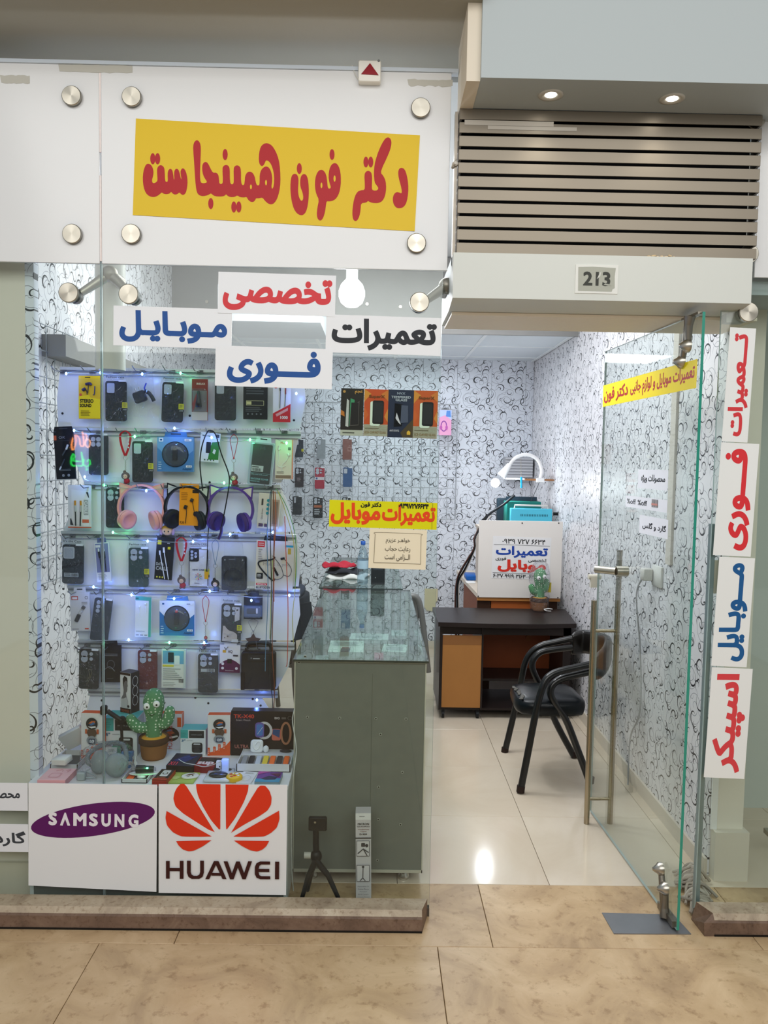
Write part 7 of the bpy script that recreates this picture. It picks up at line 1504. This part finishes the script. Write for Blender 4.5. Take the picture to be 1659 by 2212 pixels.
# bagged headphones
p = PZ(212, 1692, TT); t = thing('bagged_headphones', 'grey over ear headphones in a clear bag on the window table', 'headphones', (p.x, p.y + .09, TT)); G = M('8d9799', .5); Gd = M('727c80', .55)
for s in (-1, 1):
    m = MB(); m.T = Matrix.Translation((s * .034 + .012, 0.0 if s < 0 else -.03, .045)) @ Matrix.Rotation(.6 * s, 4, 'Z') @ Matrix.Rotation(PI / 2 - .35, 4, 'X'); m.lathe([(.0001, .024), (.03, .022), (.042, .012), (.043, -.002), (.036, -.012), (.02, -.014), (.0001, -.006)], G, 24); m.obj('ear_cup', t)
MB().tube([(-.03, .0, .03), (-.07, .01, .035), (-.075, .03, .065), (-.02, .05, .095), (.05, .04, .095), (.075, .0, .05)], .009, Gd, 10, smooth=6).obj('headband', t)
MB().tube([(-.05, -.03, .03), (-.08, -.05, .012), (-.05, -.065, .01), (-.02, -.06, .012), (-.05, -.045, .02), (-.085, -.03, .015)], .0025, M('a8b0b4', .4), 6, smooth=5).obj('coiled_cable', t)
m = MB(); m.box(-.085, -.055, -.075, -.05, .002, .03, M('a4acb0', .3), .003); m.obj('cable_plug', t)
m = MB(); n, k = 22, 8; v = []; random.seed(12)
for j in range(k + 1):
    f = j / k
    for i in range(n):
        a = 2 * PI * i / n; r_ = math.cos(f * PI / 2) ** .35 if j < k else 0; q = random.uniform(.92, 1.06); v.append((.108 * r_ * math.cos(a) * q, .085 * r_ * math.sin(a) * q, .108 * math.sin(f * PI / 2) * q + .001))
m.add(v, [(j * n + i, j * n + (i + 1) % n, (j + 1) * n + (i + 1) % n, (j + 1) * n + i) for j in range(k) for i in range(n)], BAG, True); m.obj('plastic_bag', t)
# leaflet and small packs
t = thing('leaflet', 'white handwritten style leaflet leaning in front of the left watch box', 'leaflet', (PZ(238, 1645, TT).x, PZ(238, 1645, TT).y, TT + .001), (-.35, 0, .1)); MB().box(-.022, .022, 0, .001, 0, .052, M('e0e4dc', .5)).obj('sheet', t); art(MB(), [('t', 'BOOST', .1, .3, .9, .5, '3a3e40', .0), ('n', .3, .65, .9, .9, 3, '8a908c')], .044, .052, 0, z0=0).obj('print', t)
t = thing('green_pack', 'small green pack wedged behind the leaflet', 'package', (PZ(255, 1642, TT).x, PZ(255, 1642, TT).y + .02, TT + .001)); MB().box(-.03, .03, 0, .012, 0, .05, M('3fa07c', .5)).obj('carton', t)
p = PZ(272, 1662, TT); t = thing('blue_pack', 'small bright blue pack with a red and white label in front of the larger carton', 'package', (p.x, p.y + .01, TT + .001), (-.15, 0, .1)); MB().box(-.022, .022, 0, .02, 0, .06, M('2c7fc0', .3)).obj('carton', t); art(MB(), [('r', .1, .2, .9, .42, 'd8d4d8'), ('r', .12, .22, .6, .4, 'c43038'), ('n', 0, .5, 1, .9, 3, '58a0d4')], .044, .06, 0, z0=0).obj('print', t)
t = thing('usb_night_light', 'small white usb plug lamp beside the cactus pot', 'lamp', (PZ(290, 1660, TT).x, PZ(290, 1660, TT).y, TT + .001)); MB().lathe([(.0001, 0), (.012, 0), (.012, .02), (.006, .03), (.006, .045), (.002, .05), (.002, .062), (.0001, .062)], M('d9dcd8', .4), 14).obj('body', t)
# tray with straps, smart car charger
t = thing('watch_tray', 'open watch tray with an orange strap and a white charger puck', 'tray', (0, 0, 0)); xa, xb = PZ(262, 1692, TT).x, PZ(318, 1692, TT).x; ya, yb2 = PZ(290, 1692, TT).y, PZ(290, 1665, TT).y
tray(t, xa, xb, ya, yb2, TT + .001, .014, 'd4d4d6', '77787c'); MB().box(xa + .01, xa + .035, ya + .01, yb2 - .04, TT + .0035, TT + .009, M('e0602c', .5), .001).obj('strap', t); MB().box(xa + .045, xa + .08, ya + .01, yb2 - .03, TT + .0035, TT + .007, M('2c2e32', .5), .001).obj('strap', t)
MB().lathe([(.0001, .008), (.014, .008), (.017, .004), (.017, 0), (.0001, 0)], M('dcdcdc', .4), 18, (xa + .062, ya + .04, TT + .0072)).obj('charger_puck', t)
p = PZ(312, 1668, TT + .02); t = thing('car_charger', 'black cylinder car charger with a green light on a white leaf shaped card', 'charger', (p.x, p.y, TT + .017), (0, 0, .1))
m = MB(); m.prism(ell(0, 0, .055, .022, 24), 0, .0012, M('dfe2da', .5)); q = m.obj('leaf_card', t); q.rotation_euler = (-PI / 2, 0, 0)
m = MB(); m.tube([(-.03, 0, .016), (.0, 0, .016), (.004, 0, .015), (.034, 0, .014)], [.0145, .011], M('1f2126', .3), 16); m.obj('body', t); MB().ball((.012, -.010, .022), .004, .003, .003, M('40ff90', .4, emit=20), 8, 6).obj('green_led', t); point('charger_led_glow', (p.x + .012, p.y - .02, TT + .05), .04, LG, .005)
lie('lens_box', 'black and red box with a white round camera picture', 'box', (330, 1662, 362, 1686), .022, '2a2422', [('R', .25, .35, .8, .9, 'd4ccc8', .006), ('o', .52, .62, .2, 0, '4a3c38'), ('o', .52, .62, .13, 0, 'e2dcd8'), ('r', 0, 0, 1, .14, 'b03424'), ('t', 'SHARP', .2, .16, .8, .26, 'c85a3c', .0)], -.08, side='a8321f')
lie('gamepad_box', 'black and blue box with red lettering in front of the smaller carton', 'box', (360, 1628, 420, 1655), .03, '1c2038', [('p', [(.1, .4), (.5, .9), (.9, .8), (.6, .3)], '23306c'), ('t', 'X11', .06, .05, .35, .3, 'd83a50', .04), ('R', .6, .75, .8, .92, '3a2a2c', .002), ('l', [(.3, .5), (.6, .7), (.8, .6)], .006, '4a5a9c')], -.06, side='14151c')
lie('earphone_box', 'red and black box with a white loop lettering right of the blue black box', 'box', (418, 1636, 463, 1656), .026, '8c1c26', [('R', .12, .45, .95, .95, '2a1a1e', .004), ('t', 'sup', .1, .08, .9, .5, 'dcc8ca', .05)], -.04, side='7a1620')
p = PZ(478, 1667, TT); t = thing('universal_adapter', 'white universal travel adapter with a black socket face', 'adapter', (p.x, p.y, TT + .001), (-.2, 0, .05)); MB().rprism(rrect(.05, .046, .008, 4, 0, .023), 0, .03, M('24262a', .4), .004).obj('body', t); m = MB(); m.prism(rrect(.040, .038, .006, 4, 0, .023), -.001, 0, M('e4e4e6', .35)); art(m, [('o', .5, .72, .05, 0, '222428'), ('R', .46, .35, .54, .62, '222428', .001), ('R', .28, .3, .4, .44, '222428', .001), ('R', .6, .3, .72, .44, '222428', .001), ('o', .5, .24, .06, 0, '222428')], .04, .038, -.001, z0=.004); m.obj('socket_face', t)
p = PZ(486, 1645, TT + .05); MB().box(p.x - .014, p.x + .014, p.y, p.y + .02, TT + .001, TT + .058, M('c4d4f4', .3), .003).obj('light_box', label='small pale blue lit box behind the travel adapter', cat='box'); point('table_glow', (p.x, p.y - .03, TT + .075), .10, LB, .006)
lie('accessory_sheet', 'yellow green card pack with a hand outline drawing at the table front', 'package', (360, 1668, 418, 1692), .006, 'a8bc5c', [('l', [(.3, .3), (.45, .5), (.35, .7), (.55, .8)], .006, '7c8c3c'), ('R', .1, .3, .35, .6, 'b8c878', .01)], -.05)
p = PZ(408, 1680, TT + .012); t = thing('cartoon_tag', 'oval white tag with brown and black blotches on the yellow green card', 'tag', (p.x, p.y + .02, TT + .0072), (-PI / 2, 0, .3)); MB().rprism(ell(0, 0, .032, .024, 22), -.006, 0, M('dedcd2', .5), .002).obj('tag_body', t); art(MB(), [('p', [(.2, .5), (.45, .8), (.85, .75), (.6, .5)], '6c4a34'), ('p', [(.25, .3), (.5, .4), (.4, .25)], '2c2a28'), ('o', .65, .35, .05, 0, '2c2a28')], .06, .045, -.006).obj('print', t)
t = thing('sunglass_tray', 'clear moulded tray with a glossy black phone holder inside', 'tray', (0, 0, 0)); xa, xb = PZ(438, 1692, TT).x, PZ(496, 1692, TT).x; ya, yb2 = PZ(466, 1692, TT).y, PZ(466, 1664, TT).y; cx = (xa + xb) / 2; cy = (ya + yb2) / 2
m = MB(); m.box(xa, xb, ya, yb2, TT + .001, TT + .012, M('c4c8ca', .2), .004); m.obj('moulded_tray', t)
MB().ball((cx, cy - .02, TT + .016), .036, .024, .010, M('222427', .25), 20, 10).obj('phone_holder', t)
for s in (-1, 1): MB().ball((cx + s * .022, cy + .035, TT + .014), .018, .008, .005, M('1c1d20', .3), 12, 8).obj('holder_clip', t)
p = PZ(504, 1690, TT); t = thing('round_tin', 'small round yellow tin with red and white spots', 'tin', (p.x, p.y + .02, TT + .001)); MB().lathe([(.0001, 0), (.027, 0), (.03, .003), (.03, .014), (.027, .018), (.0001, .019)], M('e0b428', .35), 26).obj('body', t)
m = MB(); 
for i, (x, y, r_) in enumerate(((-.014, .006, .006), (.008, .012, .007), (.002, -.006, .006), (.016, -.004, .005), (-.008, -.014, .006), (-.006, .016, .005))): m.lathe([(.0001, .0004), (r_, .0003), (r_, 0)], M(['c83a34', 'e8e4dc'][i % 2], .5), 10, (x, y, .019))
m.obj('lid_spots', t)
lie('disc_sleeve', 'white paper sleeve with a curved grey line right of the yellow tin', 'paper', (512, 1667, 545, 1692), .004, 'd8d6d6', [('c', .5, .4, .28, .24, .02, 'b8b4b0'), ('n', .2, .78, .8, .92, 2, 'a8a6a4')], -.1)
lie('gamepad_card', 'purple and blue printed box at the front right of the table', 'box', (550, 1668, 604, 1690), .016, '6a3c8c', [('p', [(0, 0), (1, 0), (1, .4), (0, .3)], '3a8ab0'), ('p', [(.2, .3), (.5, .6), (.85, .5), (.8, .25), (.4, .2)], '2a3050'), ('p', [(0, .7), (.5, 1), (0, 1)], 'b04a9c'), ('p', [(.5, .8), (.95, .85), (.9, .5)], '5c2c48')], -.03, side='8ea0a8')
# strap tray
t = thing('strap_tray', 'white watch set tray with yellow, black and orange straps at the right end', 'tray', (0, 0, 0)); xa, xb = PZ(512, 1664, TT).x + .0, PZ(628, 1664, TT).x; ya, yb2 = PZ(575, 1668, TT).y, PZ(575, 1634, TT).y
tray(t, xa, xb, ya, yb2 + .02, TT + .001, .03, 'd2d2d4', 'b4b4b8'); MB().box(xa + .003, xb - .003, ya + .10, yb2 + .017, TT + .003, TT + .028, M('cfcfd2', .4)).obj('inner_block', t)
cols = ['8c8c90', '25272b', 'b8bcc8', 'd8bc3c', 'e2682c', '2a2c30', 'e2682c']; n = len(cols)
for i, c in enumerate(cols): x = xa + .008 + (xb - xa - .016) * (i + .5) / n; MB().rprism(rrect((xb - xa) / n * .72, .085, .004, 3), -.006, 0, M(c, .5), .002).obj('watch_strap', t, (x, ya + .05, TT + .020), (-PI / 2 + .1, 0, 0))
p = PZ(612, 1640, TT + .03); MB().ball((p.x, ya + .135, TT + .033), .024, .010, .006, M('222428', .3), 16, 8).obj('watch_module', t)
t = thing('earphone_case', 'white earphone case with looped wires standing on the strap tray', 'case', (PZ(546, 1645, TT + .03).x, ya + .12, TT + .0295), (-.2, 0, 0)); MB().rprism(rrect(.05, .05, .012, 5, 0, .025), 0, .012, M('e4e6ea', .25), .003).obj('case_body', t)
MB().tube([(-.015, -.002, .04), (-.01, -.003, .02), (.0, -.003, .012), (.01, -.003, .022), (.015, -.002, .04), (.004, -.003, .044), (-.006, -.003, .03)], .0022, M('f2f3f5', .4), 6, smooth=4).obj('wire_loop', t); MB().ball((.036, .006, .014), .012, .008, .014, M('dcdee2', .3), 14, 9).obj('ear_tip', t)
# thin white cable across the goods
q = [PZ(386, 1640, TT + .05), PZ(400, 1648, TT + .05), PZ(422, 1652, TT + .045), PZ(445, 1656, TT + .04), PZ(478, 1645, TT + .065)]; MB().tube([tuple(v) for v in q], .0014, M('c8ccd4', .4), 5, smooth=5).obj('white_lead', label='thin white lead trailing over the boxes at the table middle', cat='cable')

# ---- on the floor behind the glass: tripod, tripod box
DT = M('17181a', .4)
yt = .0
c0 = PY(683, 1855, yt); t = thing('mini_tripod', 'black folding tripod with a phone clamp on the floor behind the glass', 'tripod', (c0.x, yt, 0)); f0 = PY(684, 1850, yt)
zh = f0.z
MB().ball((0, 0, zh), .022, .02, .026, DT, 14, 9).obj('hub', t)
for px, py, yy in ((650, 1932, -.03), (736, 1932, -.035), (664, 1912, .05)):
    q = PY(px, py, yy); q.z = max(q.z, .012); MB().tube([(0, yy * .3, zh - .01), ((q.x - c0.x) * .5, yy * .6, (zh + q.z) * .5), (q.x - c0.x, yy, .008)], [.013, .008], DT, 8).obj('leg', t)
zk = PY(683, 1815, yt).z; MB().tube([(0, 0, zh), (-.002, 0, zk), (-.002, 0, PY(683, 1790, yt).z)], .012, DT, 10).obj('neck', t)
q0, q1 = PY(667, 1763, yt), PY(706, 1793, yt); MB().box(q0.x - c0.x, q1.x - c0.x, -.012, .006, q1.z, q0.z, DT, .004).obj('phone_clamp', t); MB().cyl((-.005, -.014, q1.z + .035), (-.005, -.012, q1.z + .035), .004, STEEL, 10).obj('bolt', t)
MB().cyl((-.045, 0, zh + .004), (-.02, 0, zh + .004), .012, M('b8b4ac', .4), 22).obj('knob', t)
ybx = .0; cx, cz, w, h = pbox((769, 1755, 805, 1935), ybx); w *= .92
t = thing('tripod_box', 'tall narrow white box with tripod drawings standing on the floor behind the glass', 'box', (cx, ybx, .0006), (0, -.02, 0)); zt2 = PY(787, 1757, ybx).z
m = MB(); m.box(-w / 2, w / 2, 0, .055, 0, zt2, M('c6c2c4', .4)); m.box(-w / 2 - .0006, -w / 2, .0006, .0544, 0, zt2 - .03, M('2a2624', .4)); m.obj('carton', t)
art(MB(), [('r', 0, .925, 1, 1, 'dcdcdc'), ('n', .25, .955, .78, .97, 1, '5a5a5c'), ('t', 'MICRON', .14, .865, .88, .89, '3c3a3a', .03), ('t', 'QUADPOD', .1, .84, .92, .855, '4a4040', .03), ('t', 'Tranformer', .14, .81, .9, .823, '8a6660', .02), ('t', 'Tripod', .3, .785, .7, .8, '8a6660', .02), ('t', 'D-909', .26, .752, .74, .772, '3c3a3a', .03), ('r', 0, .712, 1, .726, '3a3838'),
    ('r', .06, .51, .9, .69, '57555a'), ('r', .09, .516, .87, .684, 'cfcbcd'), ('R', .36, .62, .62, .665, '3a383c', .003), ('o', .72, .635, .1, .02, '3a383c'), ('l', [(.5, .6), (.14, .545)], .03, '3a383c'), ('l', [(.5, .6), (.75, .52)], .03, '3a383c'), ('l', [(.5, .6), (.84, .56)], .03, '3a383c'),
    ('r', .06, .225, .9, .415, '57555a'), ('r', .09, .231, .87, .409, 'cfcbcd'), ('o', .48, .395, .09, .012, '3a383c'), ('l', [(.48, .39), (.46, .27)], .025, '3a383c'), ('l', [(.46, .27), (.28, .238)], .025, '3a383c'), ('l', [(.46, .27), (.62, .238)], .025, '3a383c'),
    ('t', 'Applicable for', .1, .165, .88, .18, '6a666a', .0), ('t', 'Mobile Phone', .14, .135, .84, .15, '6a666a', .0), ('t', 'Monopod', .26, .105, .72, .12, '6a666a', .0), ('t', 'DSLR Camera', .14, .075, .82, .09, '6a666a', .0), ('t', 'Compact Camera', .08, .045, .9, .06, '6a666a', .0)], w, zt2, 0, z0=0).obj('print', t)

# ---- loose cable on the counter side, neon sign across the corridor (seen only as a reflection in the glass)
q = [PY(a, b, .06) for a, b in ((636, 1532), (632, 1560), (640, 1620), (632, 1700), (630, 1860), (634, 1925))]; MB().tube([tuple(v) for v in q], .0022, M('c8ccc8', .5), 6, smooth=5).obj('thin_cable', label='thin white cord hanging between the table and the counter', cat='cable')

ns = thing('neon_sign', 'orange and green neon sign on the opposite shopfront, seen mirrored in the window', 'sign', (0, 0, 0)); Yv = 2 * YF + 7.9
def neon(l, c, e_): MB().tube([(p.x, 2 * YF - p.y, p.z) for p in (PY(100 + a / 5.53, 780 + b / 5.53, Yv) for a, b in l)], .008, M(c, .4, emit=e_), 6, smooth=4).obj('neon_tube', ns)
neon([(430, 840), (440, 920), (445, 1000), (420, 1020), (400, 990), (395, 930), (370, 900), (340, 880), (352, 950), (335, 1030), (310, 1058), (298, 1000), (318, 915)], 'ff9a50', 22)
neon([(460, 870), (482, 905), (460, 990), (500, 1030), (522, 970), (490, 930), (465, 965)], 'ffb080', 22)
neon([(415, 1085), (430, 1180), (425, 1250), (370, 1250), (300, 1240), (293, 1160), (318, 1110), (337, 1140), (310, 1180), (335, 1192), (400, 1200)], '30ff60', 16)
neon([(450, 1170), (438, 1230), (480, 1262), (522, 1220), (508, 1178), (480, 1205)], '30ff60', 16); neon([(480, 1278), (490, 1300), (472, 1300), (480, 1278)], '30ff60', 9)
MB().box(-4.2, -2.4, -7.99, -7.93, 1.0, 2.8, M('3a3836', .8)).obj('backing_board', ns)
